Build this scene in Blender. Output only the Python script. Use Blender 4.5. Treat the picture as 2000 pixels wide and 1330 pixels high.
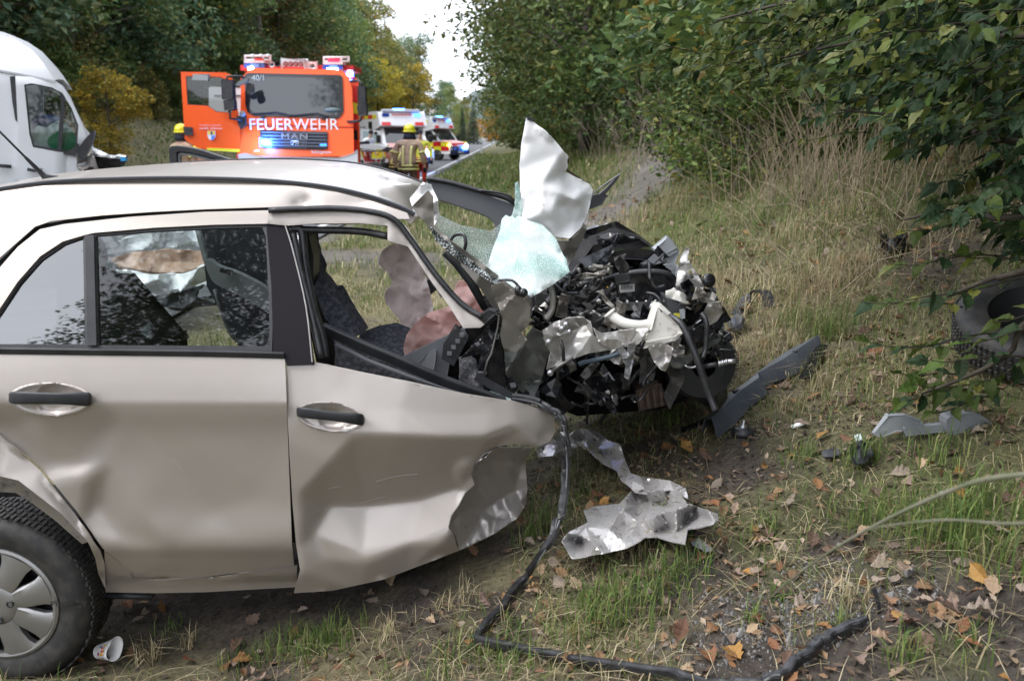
import bpy, bmesh, math, random
import numpy as np
from mathutils import Vector, Matrix, geometry
R = math.radians
sc = bpy.context.scene
for o in list(bpy.data.objects): bpy.data.objects.remove(o)
COL = sc.collection
# ---------------------------------------------------------------- camera
FPX, HC = 1700.0, 1.65
PIT = math.atan(403 / FPX)
cam = bpy.data.cameras.new('camera'); camo = bpy.data.objects.new('camera', cam); COL.objects.link(camo)
camo.location = (0, 0, HC); camo.rotation_euler = (R(90) - PIT, 0, 0)
cam.sensor_width = 36; cam.sensor_fit = 'HORIZONTAL'; cam.lens = 36 * FPX / 2000
cam.clip_start = .05; cam.clip_end = 3000
cam.dof.use_dof = True; cam.dof.focus_distance = 3.1; cam.dof.aperture_fstop = 4.5
sc.camera = camo
# ---------------------------------------------------------------- world, sun, exposure
W = bpy.data.worlds.new('World'); sc.world = W; W.use_nodes = True
nt = W.node_tree; nt.nodes.clear()
SUN_EL, SUN_AZ = 50.0, 245.0         # azimuth measured clockwise from +Y
sky = nt.nodes.new('ShaderNodeTexSky'); sky.sky_type = 'NISHITA'; sky.sun_disc = False
sky.sun_elevation = R(SUN_EL); sky.sun_rotation = R(SUN_AZ); sky.air_density = 1.0; sky.dust_density = 1.5; sky.ozone_density = 1.0
hs = nt.nodes.new('ShaderNodeHueSaturation'); hs.inputs['Saturation'].default_value = .22
ov = nt.nodes.new('ShaderNodeMix'); ov.data_type = 'RGBA'; ov.inputs[0].default_value = .82
ov.inputs[7].default_value = (10.3, 10.8, 12.0, 1)      # even cloud layer
bg = nt.nodes.new('ShaderNodeBackground'); bg.inputs[1].default_value = .11
wo = nt.nodes.new('ShaderNodeOutputWorld')
nt.links.new(sky.outputs[0], hs.inputs['Color']); nt.links.new(hs.outputs[0], ov.inputs[6])
nt.links.new(ov.outputs[2], bg.inputs[0]); nt.links.new(bg.outputs[0], wo.inputs[0])
sun = bpy.data.lights.new('sun', 'SUN'); suno = bpy.data.objects.new('sun', sun); COL.objects.link(suno)
sun.energy = .9; sun.angle = R(22); sun.color = (1, .96, .9)
az, el = R(SUN_AZ), R(SUN_EL)
sdir = Vector((math.sin(az) * math.cos(el), math.cos(az) * math.cos(el), math.sin(el)))
suno.rotation_euler = (-sdir).to_track_quat('-Z', 'Y').to_euler()
sc.view_settings.view_transform = 'Standard'; sc.view_settings.look = 'None'
sc.view_settings.exposure = 1.38; sc.view_settings.gamma = 1; sc.view_settings.use_curve_mapping = False
sc.render.engine = 'CYCLES'
sc.cycles.use_denoising = True; sc.cycles.max_bounces = 7; sc.cycles.transparent_max_bounces = 12
sc.cycles.diffuse_bounces = 3; sc.cycles.glossy_bounces = 4; sc.cycles.transmission_bounces = 6
sc.cycles.caustics_reflective = False; sc.cycles.caustics_refractive = False; sc.cycles.sample_clamp_indirect = 6
# ---------------------------------------------------------------- projection helpers (a pixel of the photo to a point at world depth Y)
CP, SP = math.cos(PIT), math.sin(PIT)
def ray(px, py):
    cx, cy = (px - 1000) / FPX, (665 - py) / FPX
    return Vector((cx, CP + cy * SP, -SP + cy * CP))
def P(px, py, Y):
    d = ray(px, py); return Vector((d.x * Y / d.y, Y, HC + d.z * Y / d.y))
def Pn(px, py, Y):
    px = np.asarray(px, float); py = np.asarray(py, float)
    cx = (px - 1000) / FPX; cy = (665 - py) / FPX; dy = CP + cy * SP; dz = -SP + cy * CP
    return np.stack([cx * Y / dy, Y + 0 * cx, HC + dz * Y / dy], -1)
# ---------------------------------------------------------------- noise (vectorised value noise)
def _h(ix, iy, s):
    n = (ix.astype(np.int64) * 374761393 + iy.astype(np.int64) * 668265263 + s * 974634777) & 0xffffffff
    n = ((n ^ (n >> 13)) * 1274126177) & 0xffffffff
    return ((n ^ (n >> 16)) & 0xffff) / 65535.0
def vn(x, y, s=0):
    x = np.asarray(x, float); y = np.asarray(y, float)
    ix = np.floor(x); iy = np.floor(y); fx = x - ix; fy = y - iy
    fx = fx * fx * (3 - 2 * fx); fy = fy * fy * (3 - 2 * fy)
    a = _h(ix, iy, s); b = _h(ix + 1, iy, s); c = _h(ix, iy + 1, s); d = _h(ix + 1, iy + 1, s)
    return (a + (b - a) * fx) * (1 - fy) + (c + (d - c) * fx) * fy
def fbm(x, y, s=0, o=4):
    r = 0; a = .5
    for k in range(o):
        r = r + a * (vn(x, y, s + k * 17) - .5); x = np.asarray(x) * 2.03 + 1.7; y = np.asarray(y) * 2.03 + 9.2; a *= .5
    return r
def ridge(x, y, s=0, o=2):
    r = 0; a = 1
    for k in range(o):
        r = r + a * (1 - np.abs(2 * vn(x, y, s + 31 * k) - 1) * 1.6); x = np.asarray(x) * 1.9 + 3.1; y = np.asarray(y) * 1.9 + 5.3; a *= .45
    return r
def sst(t):
    t = np.clip(t, 0, 1); return t * t * (3 - 2 * t)
# ---------------------------------------------------------------- materials
def _n(t, k): return t.nodes.new('ShaderNode' + k)
def M(name, col, rough=.5, metal=0., coat=0., col2=None, vs=8., vlo=.4, vhi=.65, bump=0., bs=40., emit=None, es=0., spec=.5, trans=0., ior=1.45, attr=None, rnd=0., sheen=0., det=6, transl=0., flake=0, rough2=None, dirt=None, dirtlo=.55, dirts=5.):
    m = bpy.data.materials.new(name); m.use_nodes = True; t = m.node_tree; L = t.links.new
    b = t.nodes['Principled BSDF']
    b.inputs['Roughness'].default_value = rough; b.inputs['Metallic'].default_value = metal
    b.inputs['Coat Weight'].default_value = coat; b.inputs['Coat Roughness'].default_value = .06
    b.inputs['Specular IOR Level'].default_value = spec; b.inputs['Transmission Weight'].default_value = trans; b.inputs['IOR'].default_value = ior
    c4 = lambda c: (c[0], c[1], c[2], 1)
    b.inputs['Base Color'].default_value = c4(col)
    tc = _n(t, 'TexCoord'); src = None
    if attr:
        a = _n(t, 'VertexColor'); a.layer_name = attr; src = a.outputs[0]
    if col2 is not None:
        nz = _n(t, 'TexNoise'); nz.inputs['Scale'].default_value = vs; nz.inputs['Detail'].default_value = det
        L(tc.outputs['Object'], nz.inputs['Vector'])
        mr = _n(t, 'MapRange'); mr.inputs[1].default_value = vlo; mr.inputs[2].default_value = vhi; L(nz.outputs[0], mr.inputs[0])
        mx = _n(t, 'Mix'); mx.data_type = 'RGBA'; mx.inputs[6].default_value = c4(col); mx.inputs[7].default_value = c4(col2)
        if src: L(src, mx.inputs[6])
        L(mr.outputs[0], mx.inputs[0]); src = mx.outputs[2]
        if rough2 is not None:
            mq = _n(t, 'Mix'); mq.inputs[2].default_value = rough; mq.inputs[3].default_value = rough2
            L(mr.outputs[0], mq.inputs[0]); L(mq.outputs[0], b.inputs['Roughness'])
    if dirt is not None:
        nz = _n(t, 'TexNoise'); nz.inputs['Scale'].default_value = dirts; nz.inputs['Detail'].default_value = 9; nz.inputs['Roughness'].default_value = .7
        L(tc.outputs['Object'], nz.inputs['Vector'])
        mr = _n(t, 'MapRange'); mr.inputs[1].default_value = dirtlo; mr.inputs[2].default_value = dirtlo + .12; L(nz.outputs[0], mr.inputs[0])
        mx = _n(t, 'Mix'); mx.data_type = 'RGBA'; mx.inputs[6].default_value = c4(col); mx.inputs[7].default_value = c4(dirt)
        if src: L(src, mx.inputs[6])
        L(mr.outputs[0], mx.inputs[0]); src = mx.outputs[2]
        mm = _n(t, 'Mix'); mm.inputs[2].default_value = metal; mm.inputs[3].default_value = 0; L(mr.outputs[0], mm.inputs[0]); L(mm.outputs[0], b.inputs['Metallic'])
        if rough2 is None:
            mq = _n(t, 'Mix'); mq.inputs[2].default_value = rough; mq.inputs[3].default_value = .85; L(mr.outputs[0], mq.inputs[0]); L(mq.outputs[0], b.inputs['Roughness'])
    if rnd:
        oi = _n(t, 'ObjectInfo'); h = _n(t, 'HueSaturation')
        m1 = _n(t, 'MapRange'); m1.inputs[3].default_value = 1 - rnd; m1.inputs[4].default_value = 1 + rnd; L(oi.outputs['Random'], m1.inputs[0])
        m2 = _n(t, 'MapRange'); m2.inputs[3].default_value = .5 - .05 * rnd; m2.inputs[4].default_value = .5 + .03 * rnd
        ml = _n(t, 'Math'); ml.operation = 'MULTIPLY'; ml.inputs[1].default_value = 7.3; L(oi.outputs['Random'], ml.inputs[0])
        fr = _n(t, 'Math'); fr.operation = 'FRACT'; L(ml.outputs[0], fr.inputs[0]); L(fr.outputs[0], m2.inputs[0])
        L(m1.outputs[0], h.inputs['Value']); L(m2.outputs[0], h.inputs['Hue'])
        if src: L(src, h.inputs['Color'])
        else: h.inputs['Color'].default_value = c4(col)
        src = h.outputs[0]
    if src: L(src, b.inputs['Base Color'])
    if bump:
        nz = _n(t, 'TexNoise'); nz.inputs['Scale'].default_value = bs; nz.inputs['Detail'].default_value = 8; L(tc.outputs['Object'], nz.inputs['Vector'])
        bp = _n(t, 'Bump'); bp.inputs['Strength'].default_value = bump; bp.inputs['Distance'].default_value = .01
        L(nz.outputs[0], bp.inputs['Height']); L(bp.outputs[0], b.inputs['Normal'])
    if flake:
        vz = _n(t, 'TexNoise'); vz.inputs['Scale'].default_value = 900; L(tc.outputs['Object'], vz.inputs['Vector'])
        bp = _n(t, 'Bump'); bp.inputs['Strength'].default_value = flake; bp.inputs['Distance'].default_value = .002
        L(vz.outputs[0], bp.inputs['Height']); L(bp.outputs[0], b.inputs['Normal'])
    if emit: b.inputs['Emission Color'].default_value = c4(emit); b.inputs['Emission Strength'].default_value = es
    if transl:
        out = t.nodes['Material Output']; tr = _n(t, 'BsdfTranslucent'); ms = _n(t, 'MixShader'); ms.inputs[0].default_value = transl
        if src: L(src, tr.inputs[0])
        else: tr.inputs[0].default_value = c4(col)
        L(b.outputs[0], ms.inputs[1]); L(tr.outputs[0], ms.inputs[2]); L(ms.outputs[0], out.inputs[0])
    return m
# ---------------------------------------------------------------- objects
WL = {}
def wl(o): return WL.get(o.name, Vector((0, 0, 0)))
def tag(o, label=None, cat=None, group=None, kind=None):
    if label: o['label'] = label
    if cat: o['category'] = cat
    if group: o['group'] = group
    if kind: o['kind'] = kind
    return o
def thing(name, label, cat, loc, group=None):
    o = bpy.data.objects.new(name, None); COL.objects.link(o); o.empty_display_size = .1
    o.location = loc; WL[o.name] = Vector(loc); return tag(o, label, cat, group)
def obj(name, V, Fc, mat, parent=None, smooth=True, solid=0., off=0., bev=0., org=None, sub=0, sharp=None, col=None):
    V = np.asarray(V, float).reshape(-1, 3)
    L0 = wl(parent) if parent else (Vector(org) if org is not None else Vector(((V[:, 0].min() + V[:, 0].max()) / 2, (V[:, 1].min() + V[:, 1].max()) / 2, V[:, 2].min())))
    if solid:
        F3 = [list(map(int, f)) for f in Fc]; vn_ = np.zeros_like(V)
        for f in F3:
            n_ = np.cross(V[f[1]] - V[f[0]], V[f[2]] - V[f[0]])
            for i_ in f: vn_[i_] += n_
        vn_ /= np.maximum(np.linalg.norm(vn_, axis=1, keepdims=True), 1e-12); B = V - vn_ * solid; N = len(V)
        ed = {}
        for f in F3:
            for a_, b_ in zip(f, f[1:] + f[:1]): ed[(a_, b_)] = 1
        bd = [(a_, b_) for a_, b_ in ed if (b_, a_) not in ed]; bi = sorted({i_ for e_ in bd for i_ in e_}); mp = {v_: k_ for k_, v_ in enumerate(bi)}; nb = len(bi)
        Fc = F3 + [[i_ + N for i_ in f[::-1]] for f in F3] + [[2 * N + mp[b_], 2 * N + mp[a_], 2 * N + nb + mp[a_], 2 * N + nb + mp[b_]] for a_, b_ in bd]
        V = np.concatenate([V, B, V[bi], B[bi]]) if nb else np.concatenate([V, B])
    me = bpy.data.meshes.new(name)
    me.from_pydata((V - np.array(L0)).tolist(), [], [list(map(int, f)) for f in Fc])
    if col is not None:
        ca = me.color_attributes.new('Col', 'FLOAT_COLOR', 'POINT')
        ca.data.foreach_set('color', np.c_[col, np.ones(len(col))].astype(np.float32).ravel())
    me.polygons.foreach_set('use_smooth', [bool(smooth)] * len(me.polygons))
    for m in ([] if mat is None else mat if isinstance(mat, (list, tuple)) else [mat]): me.materials.append(m)
    o = bpy.data.objects.new(name, me); COL.objects.link(o)
    if sharp is not None and smooth:
        me.set_sharp_from_angle(angle=R(sharp))
    if parent:
        o.parent = parent; WL[o.name] = L0.copy()
        o.location = (0, 0, 0)
    else: o.location = L0; WL[o.name] = L0
    if bev:
        b = o.modifiers.new('bevel', 'BEVEL'); b.width = bev; b.segments = 2; b.limit_method = 'ANGLE'; b.angle_limit = R(40)
    if sub:
        s = o.modifiers.new('sub', 'SUBSURF'); s.levels = sub; s.render_levels = sub
    return o
class MB:
    """collects shapes into one mesh"""
    def __init__(s): s.V = []; s.F = []; s.n = 0
    def add(s, V, F):
        V = np.asarray(V, float).reshape(-1, 3); s.V.append(V); s.F += [[i + s.n for i in f] for f in F]; s.n += len(V); return s
    def box(s, c, d, rz=0, rx=0, ry=0):
        M3 = Matrix.Rotation(rz, 3, 'Z') @ Matrix.Rotation(ry, 3, 'Y') @ Matrix.Rotation(rx, 3, 'X')
        v = [Vector(c) + M3 @ Vector((x * d[0] / 2, y * d[1] / 2, z * d[2] / 2)) for x in (-1, 1) for y in (-1, 1) for z in (-1, 1)]
        return s.add(v, [(0, 1, 3, 2), (4, 6, 7, 5), (0, 4, 5, 1), (2, 3, 7, 6), (0, 2, 6, 4), (1, 5, 7, 3)])
    def tube(s, pts, r, seg=10, cap=True):
        pts = [Vector(p) for p in pts]; n = len(pts)
        rr = r if isinstance(r, (list, tuple, np.ndarray)) else [r] * n
        V = []; up = None
        for i, p in enumerate(pts):
            t = (pts[min(i + 1, n - 1)] - pts[max(i - 1, 0)]).normalized()
            if up is None: up = t.orthogonal().normalized()
            up = (up - t * up.dot(t)); up = up.normalized() if up.length > 1e-6 else t.orthogonal().normalized()
            bi = t.cross(up)
            for k in range(seg):
                a = 2 * math.pi * k / seg; V.append(p + (up * math.cos(a) + bi * math.sin(a)) * rr[i])
        F = [(i * seg + k, i * seg + (k + 1) % seg, (i + 1) * seg + (k + 1) % seg, (i + 1) * seg + k) for i in range(n - 1) for k in range(seg)]
        if cap: F += [tuple(range(seg))[::-1], tuple((n - 1) * seg + k for k in range(seg))]
        return s.add(V, F)
    def strip(s, pts, w, h, up=(0, 0, 1)):
        """rectangular section swept along pts, w across, h along up"""
        pts = [Vector(p) for p in pts]; n = len(pts); V = []
        for i, p in enumerate(pts):
            t = (pts[min(i + 1, n - 1)] - pts[max(i - 1, 0)]).normalized(); u = Vector(up); u = (u - t * u.dot(t)).normalized(); b = t.cross(u)
            for a, c in ((-1, -1), (1, -1), (1, 1), (-1, 1)): V.append(p + b * (a * w / 2) + u * (c * h / 2))
        F = [(i * 4 + k, i * 4 + (k + 1) % 4, (i + 1) * 4 + (k + 1) % 4, (i + 1) * 4 + k) for i in range(n - 1) for k in range(4)]
        F += [(3, 2, 1, 0), tuple((n - 1) * 4 + k for k in range(4))]
        return s.add(V, F)
    def lathe(s, c, axis, prof, seg=32, closed=False):
        """prof: list of (radius, distance along axis)"""
        ax = Vector(axis).normalized(); u = ax.orthogonal().normalized(); b = ax.cross(u); c = Vector(c); n = len(prof); V = []
        for r, h in prof:
            for k in range(seg):
                a = 2 * math.pi * k / seg; V.append(c + ax * h + (u * math.cos(a) + b * math.sin(a)) * r)
        m = n if closed else n - 1
        F = [(i * seg + k, i * seg + (k + 1) % seg, ((i + 1) % n) * seg + (k + 1) % seg, ((i + 1) % n) * seg + k) for i in range(m) for k in range(seg)]
        return s.add(V, F)
    def ell(s, c, r, seg=16, rings=10, rot=None):
        c = Vector(c); V = []; m = rot or Matrix.Identity(3)
        for i in range(rings + 1):
            a = math.pi * i / rings
            for k in range(seg):
                b = 2 * math.pi * k / seg
                V.append(c + m @ Vector((r[0] * math.sin(a) * math.cos(b), r[1] * math.sin(a) * math.sin(b), r[2] * math.cos(a))))
        F = [(i * seg + k, (i + 1) * seg + k, (i + 1) * seg + (k + 1) % seg, i * seg + (k + 1) % seg) for i in range(rings) for k in range(seg)]
        return s.add(V, F)
    def prism(s, poly, v):
        """closed polygon of 3D points extruded by vector v"""
        a = [Vector(p) for p in poly]; n = len(a); v = Vector(v); b = [p + v for p in a]
        tri = geometry.tessellate_polygon([a])
        F = [tuple(t) for t in tri] + [tuple(i + n for i in t[::-1]) for t in tri] + [(i, (i + 1) % n, n + (i + 1) % n, n + i) for i in range(n)]
        return s.add(a + b, F)
    def build(s, name, mat, parent=None, **k):
        return obj(name, np.concatenate(s.V), s.F, mat, parent, **k)
def smooth_poly(pts, k=4, closed=True):
    """Catmull-Rom through 2D/3D points"""
    p = np.asarray(pts, float); n = len(p); out = []
    for i in range(n if closed else n - 1):
        g = lambda j: p[j % n] if closed else p[min(max(j, 0), n - 1)]
        a, b, c, d = g(i - 1), g(i), g(i + 1), g(i + 2)
        for q in range(k):
            t = q / k; out.append(.5 * (2 * b + (c - a) * t + (2 * a - 5 * b + 4 * c - d) * t * t + (3 * b - 3 * c + d - a) * t ** 3))
    if not closed: out.append(p[-1])
    return np.array(out)
def inside(px, py, poly):
    poly = np.asarray(poly); r = np.zeros(len(px), bool); j = len(poly) - 1
    for i in range(len(poly)):
        xi, yi = poly[i]; xj, yj = poly[j]
        if yi != yj:
            r ^= ((yi > py) != (yj > py)) & (px < (xj - xi) * (py - yi) / (yj - yi) + xi)
        j = i
    return r
def densify(poly, res):
    out = []; n = len(poly)
    for i in range(n):
        a, b = np.asarray(poly[i], float), np.asarray(poly[(i + 1) % n], float); k = max(1, int(np.linalg.norm(b - a) / res))
        for q in range(k): out.append(a + (b - a) * q / k)
    return np.array(out)
def trifill(poly, res, holes=(), seed=1):
    """triangulated fill of a 2D polygon with interior points about res apart"""
    rg = np.random.RandomState(seed); bd = densify(poly, res); hb = [densify(h, res) for h in holes]
    x0, y0 = bd.min(0); x1, y1 = bd.max(0)
    gx, gy = np.meshgrid(np.arange(x0 + res / 2, x1, res), np.arange(y0 + res / 2, y1, res * .87)); gx = gx + (np.arange(gx.shape[0])[:, None] % 2) * res / 2
    gx = gx.ravel() + rg.uniform(-.12, .12, gx.size) * res; gy = gy.ravel() + rg.uniform(-.12, .12, gy.size) * res
    ok = inside(gx, gy, bd)
    for h in hb: ok &= ~inside(gx, gy, h)
    allb = np.concatenate([bd] + hb); g = np.c_[gx, gy][ok]
    if len(g):
        d = np.min(((g[:, None, :] - allb[None]) ** 2).sum(-1), 1) if len(g) * len(allb) < 3e7 else np.full(len(g), 1e9)
        g = g[d > (res * .42) ** 2]
    E = []; o = 0
    for b in [bd] + hb:
        E += [(o + i, o + (i + 1) % len(b)) for i in range(len(b))]; o += len(b)
    pts = np.concatenate([allb, g])
    vs, es, fs, *_ = geometry.delaunay_2d_cdt([Vector(p) for p in pts], E, [], 0, 1e-6)
    vs = np.array([(v.x, v.y) for v in vs]); fs = np.array([f for f in fs if len(f) == 3])
    c = vs[fs].mean(1); ok = inside(c[:, 0], c[:, 1], bd)
    for h in hb: ok &= ~inside(c[:, 0], c[:, 1], h)
    e1 = vs[fs[:, 1]] - vs[fs[:, 0]]; e2 = vs[fs[:, 2]] - vs[fs[:, 0]]; ok &= np.abs(e1[:, 0] * e2[:, 1] - e1[:, 1] * e2[:, 0]) > .02 * res * res
    fs = fs[ok]
    used = np.unique(fs); mp = -np.ones(len(vs), int); mp[used] = np.arange(len(used))
    return vs[used], mp[fs]
def lap(vals, F, n, it, keep=None):
    """Laplacian smoothing of a per-vertex value"""
    F = np.asarray(F); a = np.concatenate([F[:, 0], F[:, 1], F[:, 2]]); b = np.concatenate([F[:, 1], F[:, 2], F[:, 0]])
    i = np.concatenate([a, b]); j = np.concatenate([b, a]); cnt = np.bincount(i, minlength=n)
    v = vals.copy()
    for _ in range(it):
        s = np.bincount(i, weights=v[j], minlength=n) / np.maximum(cnt, 1); w = .6 * s + .4 * v
        if keep is not None: w = np.where(keep, vals, w)
        v = w
    return v
def facets(ctrl, edges=()):
    """piecewise linear interpolation through control points (x, y, value), folds along the triangle edges"""
    c = np.asarray(ctrl, float)
    vs, es, fs, *_ = geometry.delaunay_2d_cdt([Vector((p[0], p[1])) for p in c], list(edges), [], 0, 1e-6)
    vv = np.array([(v.x, v.y) for v in vs]); val = np.array([c[np.argmin(((c[:, :2] - v) ** 2).sum(1)), 2] for v in vv]); fs = [f for f in fs]
    def f(x, y):
        x = np.asarray(x, float); y = np.asarray(y, float); out = np.full(x.shape, np.nan)
        for t in fs:
            a, b, d = vv[t[0]], vv[t[1]], vv[t[2]]; den = (b[1] - d[1]) * (a[0] - d[0]) + (d[0] - b[0]) * (a[1] - d[1])
            if abs(den) < 1e-9: continue
            l0 = ((b[1] - d[1]) * (x - d[0]) + (d[0] - b[0]) * (y - d[1])) / den; l1 = ((d[1] - a[1]) * (x - d[0]) + (a[0] - d[0]) * (y - d[1])) / den; l2 = 1 - l0 - l1
            k = (l0 > -1e-6) & (l1 > -1e-6) & (l2 > -1e-6); out = np.where(k & np.isnan(out), l0 * val[t[0]] + l1 * val[t[1]] + l2 * val[t[2]], out)
        bad = np.isnan(out)
        if bad.any():
            xb, yb = x[bad], y[bad]; d2 = (xb[:, None] - c[:, 0]) ** 2 + (yb[:, None] - c[:, 1]) ** 2; out[bad] = c[np.argmin(d2, 1), 2]
        return out
    return f
def soft(f, r):
    """the function averaged over a small disc: rounds its folds"""
    of = [(0, 0)] + [(r * .5 * math.cos(q), r * .5 * math.sin(q)) for q in np.linspace(0, 6.283, 7)[:-1]] + [(r * math.cos(q + .3), r * math.sin(q + .3)) for q in np.linspace(0, 6.283, 11)[:-1]]
    return lambda x, y: sum(f(x + a, y + b) for a, b in of) / len(of)
def sheet(name, poly, Yf, res, mat, parent=None, holes=(), thick=.003, it=0, sm=True, curve=0, seed=1, off=-1., **k):
    """sheet with the given outline (photo pixels) whose depth in metres is Yf(px, py)"""
    if curve: poly = smooth_poly(poly, curve)
    v, f = trifill(poly, res, holes, seed)
    Y = Yf(v[:, 0], v[:, 1]) if callable(Yf) else np.full(len(v), float(Yf))
    if it: Y = lap(Y, f, len(v), it)
    return obj(name, Pn(v[:, 0], v[:, 1], Y), f[:, ::-1], mat, parent, smooth=sm, solid=thick, off=off, **k)
def slab(name, poly, Y0, dY, mat, parent=None, bev=.0, curve=0, **k):
    """solid piece: outline (photo pixels) at depth Y0, running dY metres straight back"""
    if curve: poly = smooth_poly(poly, curve)
    return MB().prism([P(a, b, Y0) for a, b in poly], (0, dY, 0)).build(name, mat, parent, smooth=False, bev=bev, **k)
def copy_tree(o, parent=None):
    c = o.copy(); COL.objects.link(c); WL[c.name] = wl(o)
    if parent: c.parent = parent
    for ch in list(o.children): copy_tree(ch, c)
    return c
def letters(name, txt, loc, size, mat, parent, rot=(R(90), 0, 0), ext=.004, ax='CENTER', sp=1., sx=1.):
    cu = bpy.data.curves.new(name, 'FONT'); cu.body = txt; cu.size = size; cu.extrude = ext; cu.align_x = ax; cu.space_character = sp; cu.resolution_u = 3
    tmp = bpy.data.objects.new(name + '_tmp', cu); COL.objects.link(tmp); dg = bpy.context.evaluated_depsgraph_get(); dg.update()
    me = bpy.data.meshes.new_from_object(tmp.evaluated_get(dg)); bpy.data.objects.remove(tmp); bpy.data.curves.remove(cu)
    me.name = name; me.materials.clear(); me.materials.append(mat)
    o = bpy.data.objects.new(name, me); COL.objects.link(o); o.parent = parent
    o.location = Vector(loc) - wl(parent); o.rotation_euler = rot; o.scale = (sx, 1, 1); WL[o.name] = Vector(loc); return o
# ================================================================ GROUND
def bank(x, y):
    x = np.asarray(x, float); y = np.asarray(y, float)
    r = 1.3 * sst((x + 1.0) / 5.0) + .45 * sst((x - 4) / 8)
    l = 2.7 * sst((-10.4 - x) / 5.5)
    far = sst((y - 120) / 60) * -.3
    dip = -.19 * sst((.1 - x) / 1.3) * sst((x + 3.3) / .9) * sst((9 - y) / 4)
    r = r + .32 * sst((x - 1.5) / 2.2) * sst((y - 3.4) / 3)
    return r + l + far * sst((x + 2) / 4) + dip
def track(x, y):
    """scraped earth: from the road over the verge and along the bank"""
    x = np.asarray(x, float); y = np.asarray(y, float)
    pts = [(-3.3, 12.2), (-1.0, 11.6), (1.0, 11.2), (2.0, 13.0), (2.9, 16.5), (3.6, 21)]; d = np.full(np.broadcast(x, y).shape, 9.)
    for (a, b), (c, e) in zip(pts[:-1], pts[1:]):
        t = np.clip(((x - a) * (c - a) + (y - b) * (e - b)) / ((c - a) ** 2 + (e - b) ** 2), 0, 1)
        d = np.minimum(d, np.hypot(x - a - t * (c - a), y - b - t * (e - b)))
    return np.maximum(1 - sst((d + 1.0 * fbm(x * 1.5, y * 1.5, 3)) / 1.15), sst((-2.7 - x + .5 * fbm(x * 2, y * 2, 8)) / .5) * sst((x + 10.6) / .3))
def bare(x, y):
    """0 grass .. 1 bare soil"""
    x = np.asarray(x, float); y = np.asarray(y, float)
    n = fbm(x * 1.3 + 4, y * 1.3, 21, 4) + .6 * fbm(x * 5, y * 5, 25, 3)
    b = sst((n - .02) / .22) * .85
    near = np.exp(-(((x - 1.0) / .55) ** 2 + ((y - 3.0) / .7) ** 2)) * .4 + np.exp(-(((x - .9) / .35) ** 2 + ((y - 2.0) / .3) ** 2)) * .9
    car = sst(1 - np.maximum(np.abs(x + 1.1) / 1.15, np.abs(y - 3.3) / .85) + .1 + .2 * n) * 1.1
    b = b * (1 - .5 * sst((y - 4.5) / 4)) + near + car
    return np.clip(np.maximum(b, track(x, y)), 0, 1)
def gz(x, y):
    x = np.asarray(x, float); y = np.asarray(y, float)
    off = sst((x + 3.0) / .4) + sst((-9.9 - x) / .4)
    z = bank(x, y) + .10 * off * fbm(x * .8, y * .8, 5, 3)
    nr = off * sst((14 - np.hypot(x, y - 3)) / 9)
    z = z + nr * (.05 * fbm(x * 3.1, y * 3.1, 7, 3) + .035 * bare(x, y) * fbm(x * 14, y * 14, 11, 4)) - .02 * track(x, y) * off
    return z
def G(px, py, lift=0.):
    """where the view ray through a photo pixel meets the ground"""
    d = np.array(ray(px, py)); lo, hi = .6, 60.
    for n in (260, 24, 24):
        t = np.geomspace(lo, hi, n); q = np.array([0, 0, HC]) + d * t[:, None]; k = np.argmax(q[:, 2] <= gz(q[:, 0], q[:, 1]) + lift)
        lo, hi = t[max(k - 1, 0)], t[max(k, 1)]
    q = q[k]; return Vector((q[0], q[1], float(gz(q[0], q[1]))))
def axis(segs):
    r = []
    for a, b, st in segs: r += list(np.arange(a, b, st))
    return np.array(r + [segs[-1][1]])
gx = axis([(-400, -60, 20), (-60, -16, 2), (-16, -4, .4), (-4, -2.2, .06), (-2.2, 3.2, .028), (3.2, 6, .08), (6, 16, .5), (16, 60, 4), (60, 400, 20)])
gy = axis([(-120, -20, 10), (-20, -2, 1), (-2, 1.1, .15), (1.1, 5.2, .028), (5.2, 9, .07), (9, 20, .2), (20, 60, 1), (60, 200, 5), (200, 900, 35)])
X, Y = np.meshgrid(gx, gy); Z = gz(X, Y); nx, ny = len(gx), len(gy)
V = np.stack([X, Y, Z], -1).reshape(-1, 3)
i = (np.arange(ny - 1)[:, None] * nx + np.arange(nx - 1)[None]).ravel(); Fq = np.stack([i, i + 1, i + nx + 1, i + nx], -1)
bb = bare(X, Y).ravel(); tt = track(X, Y).ravel()
m = bpy.data.materials.new('soil and turf'); m.use_nodes = True; t = m.node_tree; L = t.links.new; b = t.nodes['Principled BSDF']
b.inputs['Roughness'].default_value = .95; b.inputs['Specular IOR Level'].default_value = .2
vc = _n(t, 'VertexColor'); vc.layer_name = 'Col'; tc = _n(t, 'TexCoord')
n1 = _n(t, 'TexNoise'); n1.inputs['Scale'].default_value = 45; n1.inputs['Detail'].default_value = 10; n1.inputs['Roughness'].default_value = .75; L(tc.outputs['Object'], n1.inputs['Vector'])
n2 = _n(t, 'TexNoise'); n2.inputs['Scale'].default_value = 3.5; n2.inputs['Detail'].default_value = 8; L(tc.outputs['Object'], n2.inputs['Vector'])
mr = _n(t, 'MapRange'); mr.inputs[1].default_value = .3; mr.inputs[2].default_value = .75; mr.inputs[3].default_value = .35; mr.inputs[4].default_value = 1.75; L(n1.outputs[0], mr.inputs[0])
mr2 = _n(t, 'MapRange'); mr2.inputs[1].default_value = .3; mr2.inputs[2].default_value = .7; mr2.inputs[3].default_value = .75; mr2.inputs[4].default_value = 1.25; L(n2.outputs[0], mr2.inputs[0])
ml = _n(t, 'Math'); ml.operation = 'MULTIPLY'; L(mr.outputs[0], ml.inputs[0]); L(mr2.outputs[0], ml.inputs[1])
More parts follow.
